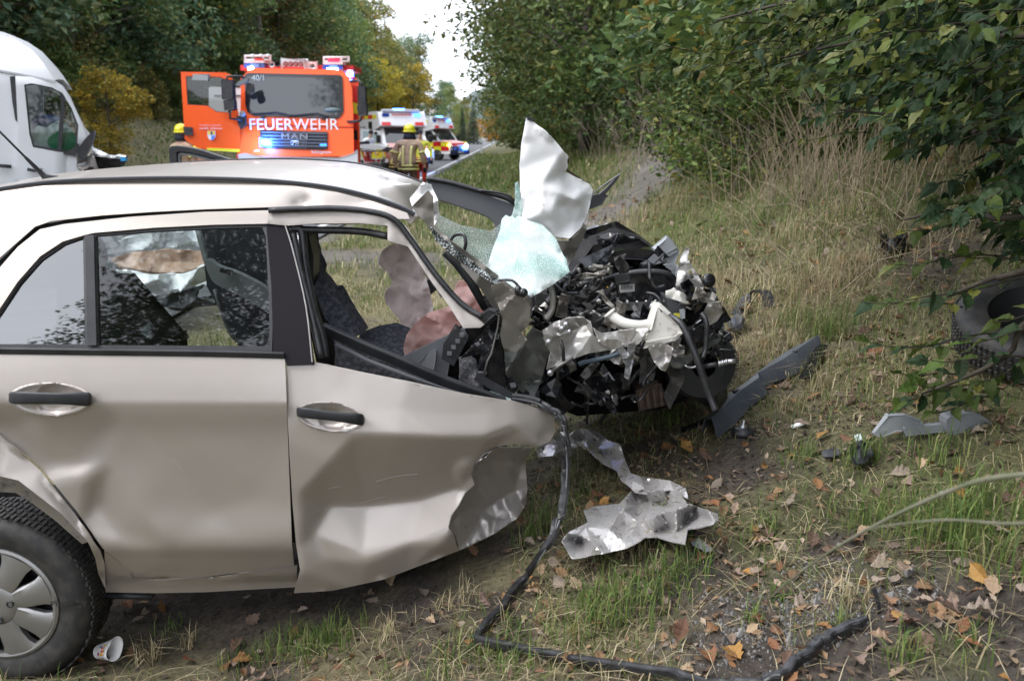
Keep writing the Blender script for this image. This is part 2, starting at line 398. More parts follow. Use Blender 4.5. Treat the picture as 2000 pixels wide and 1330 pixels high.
mx = _n(t, 'VectorMath'); mx.operation = 'SCALE'; L(vc.outputs[0], mx.inputs[0]); L(ml.outputs[0], mx.inputs['Scale']); L(mx.outputs[0], b.inputs['Base Color'])
bp = _n(t, 'Bump'); bp.inputs['Strength'].default_value = .9; bp.inputs['Distance'].default_value = .012; L(n1.outputs[0], bp.inputs['Height']); L(bp.outputs[0], b.inputs['Normal'])
soil = np.array([.066, .055, .046]); turf = np.array([.085, .095, .036]); straw = np.array([.17, .145, .085]); grav = np.array([.15, .138, .12])
mixn = np.clip(.5 + 2.2 * fbm(X * .9, Y * .9, 40, 3), 0, 1).ravel()[:, None]
c = (turf * (1 - mixn) + straw * mixn) * (1 - bb[:, None]) + soil * bb[:, None]
farg = sst((np.hypot(X, Y).ravel() - 8) / 8)[:, None]
c = c * (1 - tt[:, None]) + (grav * farg + (.5 * grav + .5 * soil) * (1 - farg)) * tt[:, None]
me = bpy.data.meshes.new('ground'); me.vertices.add(len(V)); me.vertices.foreach_set('co', V.astype(np.float32).ravel())
me.loops.add(Fq.size); me.loops.foreach_set('vertex_index', Fq.astype(np.int32).ravel()); me.polygons.add(len(Fq)); me.polygons.foreach_set('loop_start', np.arange(0, Fq.size, 4, dtype=np.int32))
me.update(calc_edges=True); me.validate(); me.polygons.foreach_set('use_smooth', [True] * len(Fq))
ca = me.color_attributes.new('Col', 'FLOAT_COLOR', 'POINT'); ca.data.foreach_set('color', np.c_[c, np.ones(len(c))].astype(np.float32).ravel())
me.materials.append(m); ground = bpy.data.objects.new('ground', me); COL.objects.link(ground); tag(ground, 'sloping verge of soil, turf and scraped gravel beside the road', None, None, 'structure')
# road and its painted lines
asph = M('asphalt', (.085, .087, .09), .85, col2=(.13, .13, .13), vs=2., bump=.35, bs=180)
paintm = M('road paint', (.62, .62, .6), .7, col2=(.35, .35, .34), vs=9)
yy = np.concatenate([np.arange(-60, 60, 4), np.arange(60, 800, 40)])
def rsheet(name, x0, x1, z, mat, seg=None):
    ys = yy if seg is None else np.array(seg); V = []
    for q in ys: V += [(x0, q, z), (x1, q, z)]
    return obj(name, V, [(2 * k, 2 * k + 1, 2 * k + 3, 2 * k + 2) for k in range(len(ys) - 1)], mat, smooth=False)
tag(rsheet('road', -10.0, -3.1, .035, asph), 'grey asphalt country road running away to the wood', None, None, 'structure')
tag(rsheet('edge_line', -3.5, -3.36, .039, paintm), 'white painted line along the near road edge', None, None, 'structure')
tag(rsheet('edge_line', -9.7, -9.56, .039, paintm), 'white painted line along the far road edge', None, None, 'structure')
for q in range(6, 130, 12): tag(rsheet('centre_dash', -6.6, -6.48, .039, paintm, [q, q + 6]), 'white centre dash painted on the asphalt', None, 'centre dashes', 'structure')
# ================================================================ PLANTS
def npmesh(name, V, T, col=None, mat=None, smooth=False):
    me = bpy.data.meshes.new(name); V = np.asarray(V, np.float32).reshape(-1, 3); T = np.asarray(T, np.int32); k = T.shape[1]
    me.vertices.add(len(V)); me.vertices.foreach_set('co', V.ravel()); me.loops.add(T.size); me.loops.foreach_set('vertex_index', T.ravel())
    me.polygons.add(len(T)); me.polygons.foreach_set('loop_start', np.arange(0, T.size, k, dtype=np.int32)); me.update(calc_edges=True)
    me.polygons.foreach_set('use_smooth', [smooth] * len(T))
    if col is not None:
        ca = me.color_attributes.new('Col', 'FLOAT_COLOR', 'POINT'); ca.data.foreach_set('color', np.c_[col, np.ones(len(col))].astype(np.float32).ravel())
    if mat: me.materials.append(mat)
    return me
def link(name, me, parent=None, loc=None):
    o = bpy.data.objects.new(name, me); COL.objects.link(o)
    if parent: o.parent = parent; WL[o.name] = wl(parent)
    elif loc is not None: o.location = loc
    return o
leafm = M('crown leaves', (.06, .08, .03), .55, attr='Col', rnd=.3, transl=.28, spec=.35)
barkm = M('bark', (.05, .042, .034), .9, col2=(.09, .08, .065), vs=14, bump=.6, bs=30)
def unit(v): return v / np.maximum(np.linalg.norm(v, axis=-1, keepdims=True), 1e-9)
def leafquads(c, size, rg, upb=.5, pal=None, lw=.55):
    """one folded pointed leaf of two triangles per centre"""
    n = len(c); d = unit(rg.normal(size=(n, 3)) * [1, 1, .6]); nr = unit(rg.normal(size=(n, 3)) + [0, 0, upb * 2]); s = unit(np.cross(d, nr)); nr = np.cross(s, d)
    L = size * rg.uniform(.65, 1.3, n); L = L[:, None]; Wd = L * lw
    V = np.stack([c - d * L / 2, c + s * Wd / 2 + nr * L * .12, c + d * L / 2, c - s * Wd / 2 + nr * L * .12], 1).reshape(-1, 3)
    i = np.arange(n)[:, None] * 4; T = np.concatenate([i + [0, 1, 2], i + [0, 2, 3]])
    pal = np.asarray(pal); pr = pal[:, 3] / pal[:, 3].sum(); k = rg.choice(len(pal), n, p=pr); col = pal[k, :3] * rg.uniform(.7, 1.35, (n, 1))
    return V, T, np.repeat(col, 4, 0)
GREEN = [(0.0739, 0.1294, 0.0407, 5), (0.1146, 0.17, 0.048, 4), (0.1663, 0.194, 0.0517, 2), (0.2587, 0.194, 0.0407, 0.5)]
OLIVE = [(0.1294, 0.1515, 0.048, 4), (0.1848, 0.1811, 0.0517, 3), (0.2772, 0.2033, 0.048, 1.6), (0.3142, 0.1571, 0.0407, 0.8), (0.0831, 0.1201, 0.0407, 2)]
BLUEG = [(0.0628, 0.122, 0.0665, 5), (0.1016, 0.1626, 0.0813, 4), (0.1478, 0.1848, 0.0831, 2), (0.2218, 0.1848, 0.0647, 0.4)]
DARKG = [(.034, .064, .020, 5), (.052, .084, .024, 4), (.08, .10, .028, 1.5)]
DARKO = [(.055, .078, .022, 4), (.08, .09, .026, 3), (.12, .10, .026, 1), (.04, .065, .02, 2)]
GOLD = [(.46, .36, .04, 5), (.38, .31, .05, 3), (.46, .28, .03, 1), (.20, .21, .05, 2.5)]
YGREEN = [(0.2218, 0.2402, 0.0463, 4), (0.3142, 0.2772, 0.0517, 3), (0.1478, 0.1848, 0.0554, 2)]
ORANGE = [(.40, .17, .03, 4), (.42, .22, .04, 3), (.30, .12, .03, 2)]
def tree_mesh(seed, h, r, nl, ls, pal, z0=.12, ncl=70, lop=0.):
    """trunk with limbs, and a crown of leaf clumps; returns two meshes"""
    rg = np.random.RandomState(seed); mb = MB()
    tr = [(0, 0, -.3)]; x = y = 0
    for k in range(1, 7):
        x += rg.normal() * .03 * h / 6; y += rg.normal() * .03 * h / 6; tr.append((x, y, h * .9 * k / 6))
    mb.tube(tr, [h * .017 * (1 - .85 * k / 6) for k in range(7)], 8)
    C = []
    for k in range(ncl):
        u = rg.uniform(z0, 1); prof = math.sqrt(max(0, 1 - ((u - .48) / .54) ** 2)) * (.75 + .35 * math.sin(7 * u + seed)); a = rg.uniform(0, 2 * math.pi); q = rg.uniform(.45, 1) ** .6
        C.append((r * prof * q * math.cos(a) + lop * u, r * prof * q * math.sin(a), h * u))
    C = np.array(C)
    for c in C[::3]:
        zz = max(h * .12, c[2] - .5 * math.hypot(c[0], c[1])); k = min(5, int(zz / (h * .9) * 6)); f = zz / (h * .9) * 6 - k
        b0 = Vector(tr[k]).lerp(Vector(tr[k + 1]), f); mid = b0.lerp(Vector(c), .5) + Vector((0, 0, .08 * h * .3)); w = h * .005
        mb.tube([b0, mid, Vector(c)], [w, w * .6, w * .2], 5)
    cs = r * .34 * rg.uniform(.6, 1.25, ncl); per = rg.multinomial(nl, cs ** 2 / (cs ** 2).sum())
    cen = []
    for c, s, n in zip(C, cs, per):
        d = unit(rg.normal(size=(n, 3))) * (rg.uniform(.15, 1, (n, 1)) ** .5) * s * [1.1, 1.1, .62]; d[:, 2] -= .25 * (d[:, 0] ** 2 + d[:, 1] ** 2) / s; cen.append(c + d)
    V, T, col = leafquads(np.concatenate(cen), ls, rg, .5, pal)
    return mb, npmesh('crown', V, T, col, leafm)
def make_tree(name, seed, h, r, nl, ls, pal, label, cat='tree', group=None, z0=.12, ncl=70, lop=0.):
    e = thing(name, label, cat, (0, 0, 0), group); mb, cm = tree_mesh(seed, h, r, nl, ls, pal, z0, ncl, lop)
    mb.build('trunk', barkm, e); link('crown', cm, e); return e
def put(proto, x, y, s, rz, first, label=None, group=None, dz=0., sz=None):
    o = proto if first else copy_tree(proto)
    o.location = (x, y, float(gz(x, y)) - .05 + dz); o.rotation_euler.z = rz; o.scale = (s, s, sz or s)
    if label: o['label'] = label
    if group: o['group'] = group
    return o
rg = np.random.RandomState(5); rnd = random.Random(5)
LW = 'leafy woodland tree in the dense wood on the far side of the road'; LG = 'trees of the wood along the far side of the road'
protoL = [make_tree('woodland_tree', 11, 13.5, 4.0, 9500, .30, GREEN, LW, group=LG, z0=.05), make_tree('woodland_tree', 12, 13, 4.0, 9500, .30, OLIVE, LW, group=LG, z0=.05),
          make_tree('woodland_tree', 13, 14, 3.8, 9500, .28, BLUEG, LW, group=LG, z0=.05), make_tree('woodland_tree', 14, 11.5, 3.8, 9500, .28, YGREEN, LW, group=LG, z0=.04)]
used = set()
def pick(ps, w):
    k = rg.choice(len(ps), p=np.array(w) / sum(w)); f = k not in used_sets[id(ps)]; used_sets[id(ps)].add(k); return ps[k], f
used_sets = {id(protoL): set()}
for row, (xx, st, y0, y1) in enumerate([(-15.6, 3.6, 20, 150), (-18.2, 4.4, 17, 120), (-22, 5.2, 18, 110), (-27, 6, 24, 90)]):
    y = y0
    while y < y1:
        p, f = pick(protoL, [3.2, 2.0, 3.0, .7 + .02 * y])
        put(p, xx + rg.uniform(-.9, .9), y, rg.uniform(.82, 1.08), rg.uniform(0, 6.28), f)
        y += st * rg.uniform(.75, 1.3) * (1 + y / 160)
# undergrowth at the foot of that wood
us = make_tree('shrub', 31, 2.6, 1.7, 5200, .13, GREEN, 'low leafy shrub at the foot of the wood across the road', 'shrub', 'shrubs along the foot of the far wood', z0=.02, ncl=34)
us2 = make_tree('shrub', 32, 2.2, 1.6, 4200, .13, OLIVE, 'low leafy shrub at the foot of the wood across the road', 'shrub', 'shrubs along the foot of the far wood', z0=.02, ncl=30)
k = 0
for y in np.arange(15, 90, 2.6):
    put(us if k % 2 else us2, -15.0 + rg.uniform(-.6, .5), y, rg.uniform(.7, 1.25), rg.uniform(0, 6.28), k < 2); k += 1
gold = make_tree('golden_beech', 41, 6.6, 2.1, 9000, .17, GOLD, 'young tree turned golden yellow at the edge of the dark wood beside the van', z0=.12, ncl=44)
put(gold, -11.7, 26, .5, 1.2, True)
# the wood on the near side
RW = 'dark leafy tree of the wood along the grassy bank'; RG = 'trees of the wood on the bank side'
protoR = [make_tree('bank_tree', 51, 12.5, 3.9, 15000, .2, DARKG, RW, group=RG, z0=.04, ncl=90), make_tree('bank_tree', 52, 12, 3.9, 15000, .2, DARKO, RW, group=RG, z0=.05, ncl=90), make_tree('bank_tree', 53, 13.5, 4.1, 15000, .2, DARKG, RW, group=RG, z0=.05, ncl=90)]
used_sets[id(protoR)] = set()
for xx, st, y0, y1 in [(6.2, 3.6, 15, 130), (9.4, 3.8, 7, 100), (12.6, 4.2, 3, 80), (16.5, 5, 5, 70)]:
    y = y0
    while y < y1:
        p, f = pick(protoR, [3, 2, 3]); put(p, xx + rg.uniform(-.8, .8), y, rg.uniform(.85, 1.1), rg.uniform(0, 6.28), f); y += st * rg.uniform(.75, 1.3) * (1 + y / 160)
protoO = [make_tree('bank_tree', 55, 12.5, 3.9, 16000, .19, [(.085, .135, .036, 4), (.125, .165, .046, 2.6), (.17, .17, .045, .5), (.06, .10, .03, 3)], RW, z0=.05, ncl=95), make_tree('bank_tree', 56, 12.5, 3.9, 16000, .19, [(.10, .14, .04, 4), (.15, .165, .045, 2), (.19, .16, .04, .7), (.07, .11, .03, 3)], RW, z0=.05, ncl=95)]
for q_, (x, y, s, q) in enumerate([(2.2, 27, .95, 1), (2.4, 33, 1.0, 0), (1.8, 40, .95, 1), (2.0, 52, 1.0, 2), (.8, 68, 1.0, 0), (.2, 90, 1.0, 1), (4.4, 21.5, .95, 2)]):
    put(protoO[q % 2], x, y, s, rg.uniform(0, 6.28), q_ < 2, 'tree whose crown leans out over the grassy bank towards the road', 'crowns overhanging the bank')
for x, y, s, q in [(6.4, 3.2, .8, 0), (6.8, 6.5, .85, 2), (6.2, -1.5, .8, 1), (4.9, 1.0, .7, 0), (4.0, -3.4, .75, 2), (4.6, 19.5, .8, 0), (5.4, 14.5, .75, 2), (4.2, 23.5, .85, 0)]: put(protoR[q], x, y, s, rg.uniform(0, 6.28), False, 'tall dark tree closing the wood round the hornbeam, several added unseen for shade', 'trees behind the hornbeam')  # those near and behind the camera are unseen, added to shade the hornbeam
# far end of the road
sp = thing('spruce', 'dark slim spruce at the far end of the road', 'tree', (0, 0, 0)); mb = MB().tube([(0, 0, 0), (0, 0, 10)], [.16, .03], 6); mb.build('trunk', barkm, sp)
cen = []
for kz in np.linspace(.8, 10, 26):
    rr = 1.75 * (1 - kz / 10.4) + .1; n = int(230 * rr) + 20; a = rg.uniform(0, 6.28, n); q = rg.uniform(.1, 1, n) ** .6 * rr * (1 + .25 * np.sin(5 * a + kz * 9)); cen.append(np.stack([q * np.cos(a), q * np.sin(a), kz - .35 * q + rg.normal(size=n) * .06], -1))
V, T, col = leafquads(np.concatenate(cen), .22, rg, .5, [(.025, .045, .026, 3), (.035, .055, .03, 2)]); link('crown', npmesh('crown', V, T, col, leafm), sp)
put(sp, -6.0, 140, .72, 0, True); put(sp, -8.4, 152, .6, 1, False, 'smaller dark spruce behind the slim spruce at the end of the road')
og = make_tree('orange_maple', 61, 7, 3.0, 6500, .3, ORANGE, 'orange autumn tree where the road vanishes', z0=.05, ncl=40)
put(og, -4.9, 190, 1.0, 0, True); put(og, -2.6, 205, .85, 2, False, 'second autumn tree standing right behind the orange one at the end of the road')
for k_, (x, y, s) in enumerate([(-11, 160, .9), (-9.5, 175, .8), (-14, 190, 1), (-12, 215, 1), (-17, 230, 1.1), (0.5, 190, .8), (3, 170, .9)]):
    put(protoL[k_ % 4], x, y, s * .8, k_, False)
yg = make_tree('birch', 71, 9, 2.6, 6000, .26, GOLD, 'yellowing tree in the far wood above the ambulances', z0=.1, ncl=44)
put(yg, -11.6, 78, .85, 0, True); put(yg, -11.4, 104, 1.0, 2, False, 'yellowing tree in the far wood beyond the two ambulances')
# trees behind the photographer, seen only in reflections
for k_, (x, y, s) in enumerate([(-22, -22, 1.0), (-3, -21, 1), (4, -17, 1), (10, -15, 1.1), (16, -8, 1)]):
    put(protoR[k_ % 3], x, y, s * .8, k_, False)
hill = []
hx = np.linspace(-300, 300, 60)
hillm = M('far hill', (.10, .13, .15), .9, col2=(.13, .15, .16), vs=.05)
hv = []
for q in hx: hv += [(q, 760, -2), (q, 800, 20 + 26 * math.exp(-((q + 22) / 34) ** 2) + 6 * math.sin(q * .03) + 1.2 * math.sin(q * .31)), (q, 900, -2)]
tag(obj('hill', hv, [f for k in range(59) for f in ((3 * k, 3 * k + 3, 3 * k + 4, 3 * k + 1), (3 * k + 1, 3 * k + 4, 3 * k + 5, 3 * k + 2))], hillm), 'blue grey wooded hill on the horizon beyond the road', None, None, 'structure')
put(protoR[1], -4.7, -7.2, .58, 2.1, False, 'tree behind the photographer mirrored in the rear window', sz=1.3); put(protoR[0], -8.6, -12, .85, .4, False, 'tall tree behind the photographer mirrored in the fire engine windscreen', sz=1.7)
# ---------------------------------------------------------------- grass
grassm = M('grass blades', (.1, .12, .04), .6, attr='Col', transl=.3, spec=.3)
def blades(pos, hgt, wid, lean, col, rg, up=1.):
    n = len(pos); a = rg.uniform(0, 2 * math.pi, n); d = np.stack([np.cos(a), np.sin(a), 0 * a], -1); s = np.stack([-np.sin(a), np.cos(a), 0 * a], -1)
    h = hgt[:, None]; w = wid[:, None] / 2; le = lean[:, None]; z = np.array([0, 0, 1.])
    p1 = pos + (z * .55 * up + d * le * .28) * h; p2 = pos + (z * (1 - .45 * le) * up + d * le * .95) * h
    V = np.stack([pos - s * w, pos + s * w, p1 + s * w * .8, p1 - s * w * .8, p2], 1).reshape(-1, 3)
    i = np.arange(n)[:, None] * 5; T = np.concatenate([i + [0, 1, 2], i + [0, 2, 3], i + [3, 2, 4]])
    return V, T, np.repeat(col, 5, 0)
def onground(x, y, dz=0.): return np.stack([x, y, gz(x, y) + dz], -1)
GP = np.array([(.10, .165, .042), (.13, .195, .05), (.17, .22, .06), (.22, .24, .085), (.08, .13, .036)]); SP_ = np.array([(.44, .37, .22), (.54, .46, .30), (.34, .28, .16), (.26, .215, .13)])
Vs, Ts, Cs, off = [], [], [], 0
def addb(V, T, C):
    global off
    Vs.append(V); Ts.append(T + off); Cs.append(C); off += len(V)
def incar(x, y): return (np.abs(x + 1.15) < 1.15) & (np.abs(y - 3.5) < .85)
def scatter(n, x0, x1, y0, y1, clump, rg):
    x = rg.uniform(x0, x1, n); y = rg.uniform(y0, y1, n)
    return x, y
def field(n, x0, x1, y0, y1, hm, wm, straw, rg, thr=.6, lean=(.1, .9)):
    x = rg.uniform(x0, x1, n); y = rg.uniform(y0, y1, n)
    gm = np.clip(.5 + 2.6 * fbm(x * 1.7, y * 1.7, 61, 3) + 1.2 * fbm(x * 6, y * 6, 66, 2), 0, 1)
    ok = (rg.uniform(size=n) > bare(x, y) * .96) & ~incar(x, y) & (x > -2.9) | (x < -10.3); ok &= (x < -10.3) | (rg.uniform(size=n) < .25 + .75 * gm)
    x, y, gm = x[ok], y[ok], gm[ok]; n = len(x); st = rg.uniform(size=n) < straw
    h = hm * rg.uniform(.4, 1.3, n) * (.5 + .8 * gm); w = wm * rg.uniform(.6, 1.3, n); le = rg.uniform(lean[0], lean[1], n)
    le = np.where(st, rg.uniform(.5, 1.6, n), le)
    col = np.where(st[:, None], SP_[rg.randint(0, 4, n)], GP[rg.randint(0, 5, n)]) * rg.uniform(.7, 1.25, (n, 1))
    addb(*blades(onground(x, y, -.005), h, w, le, col, rg))
field(52000, -2.2, 3.2, 1.2, 5.2, .075, .0034, .42, rg)
field(42000, -2.8, 5, 5, 10, .11, .006, .5, rg)
field(52000, -2.9, 9, 10, 22, .17, .013, .28, rg)
field(40000, -2.9, 8, 22, 70, .26, .035, .15, rg)
field(13000, -15, -10.3, 8, 70, .16, .045, .12, rg)
# green tufts (photo positions) with long blades
def tuft(x, y, n, r, h, rg, w=.0038, pal=GP, ln=(.15, .8)):
    a = rg.uniform(0, 6.28, n); q = rg.uniform(0, 1, n) ** .7 * r; px = x + q * np.cos(a); py = y + q * np.sin(a)
    addb(*blades(onground(px, py, -.004), h * rg.uniform(.4, 1.15, n), w * rg.uniform(.7, 1.4, n), rg.uniform(ln[0], ln[1], n), pal[rg.randint(0, len(pal), n)] * rg.uniform(.75, 1.25, (n, 1)), rg))
for px, py, n, r, h in [(a_, b_, int(c_ * .5), d_ * 1.25, e_) for a_, b_, c_, d_, e_ in [(1230, 1190, 420, .13, .16), (1150, 1220, 300, .11, .13), (1320, 1130, 220, .1, .12), (1290, 1010, 60, .05, .11), (1060, 1040, 120, .06, .17), (1020, 1060, 60, .05, .12), (640, 1260, 320, .12, .13), (560, 1270, 220, .1, .11),
                        (1850, 1060, 420, .09, .2), (1760, 1020, 220, .08, .14), (1910, 1000, 260, .1, .16), (1680, 1000, 160, .08, .12), (1500, 1040, 80, .04, .09), (1470, 1215, 70, .03, .08), (1520, 1170, 50, .03, .07), (1620, 660, 240, .1, .22), (1560, 640, 160, .1, .18), (1680, 900, 160, .07, .14), (1560, 900, 120, .06, .1),
                        (1310, 830, 90, .05, .12), (1250, 840, 60, .05, .1), (1450, 590, 150, .1, .17), (1820, 900, 150, .09, .13), (1950, 1100, 200, .1, .15), (1640, 1230, 60, .03, .08), (1780, 1290, 110, .05, .1), (1900, 1250, 60, .05, .08), (980, 1300, 160, .08, .1), (880, 1290, 140, .08, .09), (480, 1290, 120, .08, .09), (330, 1230, 60, .05, .08), (1000, 1230, 90, .06, .08),
                        (1500, 440, 160, .18, .25), (1380, 460, 130, .15, .22), (1420, 800, 90, .06, .1), (1130, 980, 90, .06, .1), (1180, 830, 80, .05, .1)]]:
    q = G(px, py); tuft(q.x, q.y, n, r, h, rg)
# dry flattened stems lying on the ground and standing pale stubble
n = 64000; x = rg.uniform(-2.4, 3.4, n); y = 1.15 + rg.uniform(0, 1, n) ** 1.3 * 6; ok = ~incar(x, y) & (rg.uniform(size=n) < .35 + .65 * (fbm(x * 2, y * 2, 71, 3) > -.04)) & (rg.uniform(size=n) > .75 * bare(x, y)); x, y = x[ok], y[ok]; n = len(x)
addb(*blades(onground(x, y, .003 + .012 * rg.uniform(size=n)), rg.uniform(.02, .12, n), rg.uniform(.001, .003, n), rg.uniform(1.6, 2.6, n), SP_[rg.randint(0, 4, n)] * rg.uniform(.25, 1.25, (n, 1)), rg, up=.3))
n = 10500; x = rg.uniform(.6, 4.6, n); y = rg.uniform(4.6, 11.5, n); ok = (rg.uniform(size=n) > track(x, y)) & (rg.uniform(size=n) < .3 + 1.6 * (.5 + fbm(x * 1.4, y * 1.4, 77, 3))); x, y = x[ok], y[ok]; n = len(x)
addb(*blades(onground(x, y, -.01), rg.uniform(.1, .36, n), rg.uniform(.002, .005, n), rg.uniform(.2, 1.5, n), np.where((fbm(x * .9, y * .9, 55, 3) + rg.uniform(-.12, .12, n) > .02)[:, None], GP[rg.randint(0, 5, n)], SP_[rg.randint(0, 4, n)]) * rg.uniform(.7, 1.25, (n, 1)), rg))
for px, py, n, r, h in [(290, 1290, 60, .05, .12), (370, 1260, 30, .04, .1), (1540, 800, 60, .06, .1), (1600, 760, 60, .06, .12), (1650, 1180, 60, .06, .1), (1240, 1080, 60, .06, .1), (760, 1230, 70, .1, .08), (900, 1180, 80, .1, .08), (1400, 560, 160, .25, .2), (1600, 560, 200, .3, .25), (1500, 680, 160, .2, .15), (1320, 400, 200, .5, .35), (1450, 360, 220, .5, .4), (1560, 470, 220, .35, .3), (1680, 540, 120, .2, .25)]:
    q = G(px, py); tuft(q.x, q.y, n, r, h, rg, .0032, SP_, (.2, 1.2))
gme = npmesh('grass', np.concatenate(Vs), np.concatenate(Ts), np.concatenate(Cs), grassm)
tag(link('grass', gme), 'green and straw coloured grass growing on the verge and bank', None, None, 'stuff')
# stones and crumbs of soil
n = 20000; x = rg.uniform(-1.8, 2.8, n); y = 1.2 + rg.uniform(0, 1, n) ** 1.2 * 4; ok = rg.uniform(size=n) < bare(x, y) + .12; x, y = x[ok], y[ok]
q0 = G(1530, 1200); x = np.concatenate([x, q0.x + rg.normal(size=1500) * .17, rg.uniform(-3.6, 2.6, 2200)]); y = np.concatenate([y, q0.y + rg.normal(size=1500) * .10, rg.uniform(7, 13, 2200)]); n = len(x)
ok = (y < 6.5) | (rg.uniform(size=n) < track(x, y)); x, y = x[ok], y[ok]; n = len(x)
s = rg.uniform(.002, .007, n) * np.where(y > 6.5, 3.5, 1) * np.where(rg.uniform(size=n) > .94, 2.4, 1); base = np.array([(1, 0, 0), (-.5, .87, 0), (-.5, -.87, 0), (0, 0, 1.1), (0, 0, -.5)])
V = (onground(x, y)[:, None] + (base[None] * rg.uniform(.6, 1.3, (n, 5, 1)) * s[:, None, None]) @ np.eye(3)).reshape(-1, 3); i = np.arange(n)[:, None] * 5
T = np.concatenate([i + q for q in ([0, 1, 3], [1, 2, 3], [2, 0, 3], [1, 0, 4], [2, 1, 4], [0, 2, 4])])
dg_ = np.hypot((x - q0.x) / .2, (y - q0.y) / .12) < 2
sc_ = np.where((dg_ | (y > 6.5))[:, None], rg.uniform(.07, .26, (n, 1)) * [1, .96, .92], rg.uniform(.02, .09, (n, 1)) * [1, .85, .7])
tag(link('gravel', npmesh('gravel', V, T, np.repeat(sc_, 5, 0), M('stones', (.2, .2, .2), .9, attr='Col'))), 'loose stones and crumbs of dark soil on the bare patches', None, None, 'stuff')
# dry reed stems on the bank
mb = MB(); stc = []
for k in range(210):
    px = rnd.choice([rnd.gauss(1600, 75), rnd.uniform(1360, 1820), rnd.gauss(1560, 60)]); q = G(px, rnd.uniform(335, 420) + max(0, px - 1650) * .3); h = rnd.uniform(.3, 1.1); a = rnd.gauss(0, .26); b_ = rnd.gauss(0, .25)
    if rnd.random() < .2: a += rnd.choice((-.7, .7))
    p0 = q; p1 = q + Vector((a * h * .4, .1 * b_, h * .55)); p2 = q + Vector((a * h * 1.1, b_ * h * .4, h * (1 - .15 * abs(a)))); w = rnd.uniform(.0022, .0045)
    mb.tube([p0, p1, p2], [w, w * .85, w * .4], 4, False)
    if rnd.random() < .3: mb.tube([p1, p1 + Vector((rnd.uniform(-.2, .2), rnd.uniform(-.1, .1), rnd.uniform(.1, .3)))], [w * .6, w * .3], 3, False)
for k in range(130):
    q = G(rnd.uniform(1400, 1800), rnd.uniform(370, 600)); a = rnd.uniform(0, 6.28); h = rnd.uniform(.25, .8); w = rnd.uniform(.002, .0038); d = Vector((math.cos(a), math.sin(a) * .6, rnd.uniform(.05, .7)))
    mb.tube([q, q + d * h * .5 + Vector((0, 0, .06)), q + d * h + Vector((rnd.uniform(-.1, .1), 0, -.03))], [w, w * .8, w * .4], 4, False)
tag(mb.build('dry_stems', M('dry stem', (.36, .29, .2), .8, col2=(.2, .16, .11), vs=6)), 'pale dry stems standing and fallen at the edge of the wood', None, None, 'stuff')
mb = MB()
for k in range(70):
    q = G(rnd.uniform(1120, 1330), rnd.uniform(285, 330)); h = rnd.uniform(.7, 1.7); a = rnd.gauss(-.15, .25); w = .007
    mb.tube([q, q + Vector((a * h * .5, 0, h * .6)), q + Vector((a * h * 1.2, .2, h))], [w, w * .8, w * .4], 3, False)
    for j in range(3): mb.tube([q + Vector((a * h * .5, 0, h * .6)), q + Vector((a * h * .8 + rnd.uniform(-.3, .3), .1, h * rnd.uniform(.75, 1.0)))], [w * .6, w * .3], 3, False)
tag(mb.build('dry_stems', M('far dry stem', (.2, .165, .125), .8)), 'brown bare twigs and stems at the foot of the bank wood', None, None, 'stuff')
# shrubs on the bank
bs = make_tree('bramble_bush', 81, 1.9, 1.2, 5200, .075, [(.08, .12, .03, 4), (.12, .155, .04, 3), (.17, .16, .04, 1.5), (.05, .08, .025, 2)], 'bright green bush between the dry stems and the wood', 'bush', z0=.02, ncl=40)
put(bs, 2.55, 9.6, .95, 0, True)
put(bs, 3.4, 8.7, .9, 2, False, 'green bush behind the pale dry stems'); put(bs, 2.7, 11.4, .95, 4, False, 'green bush standing at the end of the scraped track'); put(bs, 3.9, 7.2, 1.1, 1, False, 'dark bush beneath the overhanging hornbeam branches')
for k, (x, y, s) in enumerate([(4.2, 12.5, 1.5), (4.9, 9.8, 1.7), (4.8, 6.2, 1.7), (5.6, 8, 2.0), (4.9, 15, 1.6), (4.4, 4.6, 1.5), (5.0, 18, 1.7), (4.6, 24, 1.8), (5.5, 29, 2.0), (5, 36, 2), (4.5, 45, 2.2)]):
    o = put(us, x, y, s, k, False, 'dark shrub filling the edge of the wood above the bank', 'shrubs along the bank wood')
# ---------------------------------------------------------------- hornbeam branches close to the camera
hlm = [M('hornbeam leaf', (.062, .112, .022), .55, col2=(.085, .125, .028), vs=30, rnd=.4, transl=.45, spec=.3), M('yellowing leaf', (.15, .16, .03), .45, col2=(.10, .13, .03), vs=25, rnd=.3, transl=.4), M('leaf with painted shade', (.018, .038, .014), .6, col2=(.026, .048, .018), vs=30, rnd=.4, transl=.22, spec=.25)]  # third leaf colour carries the canopy's shade, used mostly at the right
def leaf_geo(bend, fold, seed):
    r2 = random.Random(seed); V = []; T = []; st = [(0, 0), (.07, .12), (.19, .225), (.33, .275), (.48, .27), (.63, .225), (.77, .15), (.89, .07), (1, 0)]
    for k, (u, w) in enumerate(st):
        z = -bend * u * u + .05 * math.sin(u * 3.1); V.append((u, 0, z))
        if w:
            for s_ in (1, -1): V.append((u - .07 - .02 * (k % 2) + r2.uniform(-.01, .01), s_ * w * r2.uniform(.92, 1.05), z + w * fold + (.028 if k % 2 else -.012) + r2.uniform(-.015, .02)))
    ix = lambda k: 1 + 3 * (k - 1)
    T += [(0, 2, 1), (0, 1, 3)]
    for k in range(1, 7):
        a, b = ix(k), ix(k + 1); T += [(a, a + 1, b + 1), (a, b + 1, b), (a, b, b + 2), (a, b + 2, a + 2)]
    a = ix(7); T += [(a, a + 1, a + 3), (a, a + 3, a + 2)]
    return np.array(V), np.array(T)
LG_ = [leaf_geo(.05, .25, 1), leaf_geo(.28, .5, 2), leaf_geo(-.12, .15, 3), leaf_geo(.45, -.1, 4)]
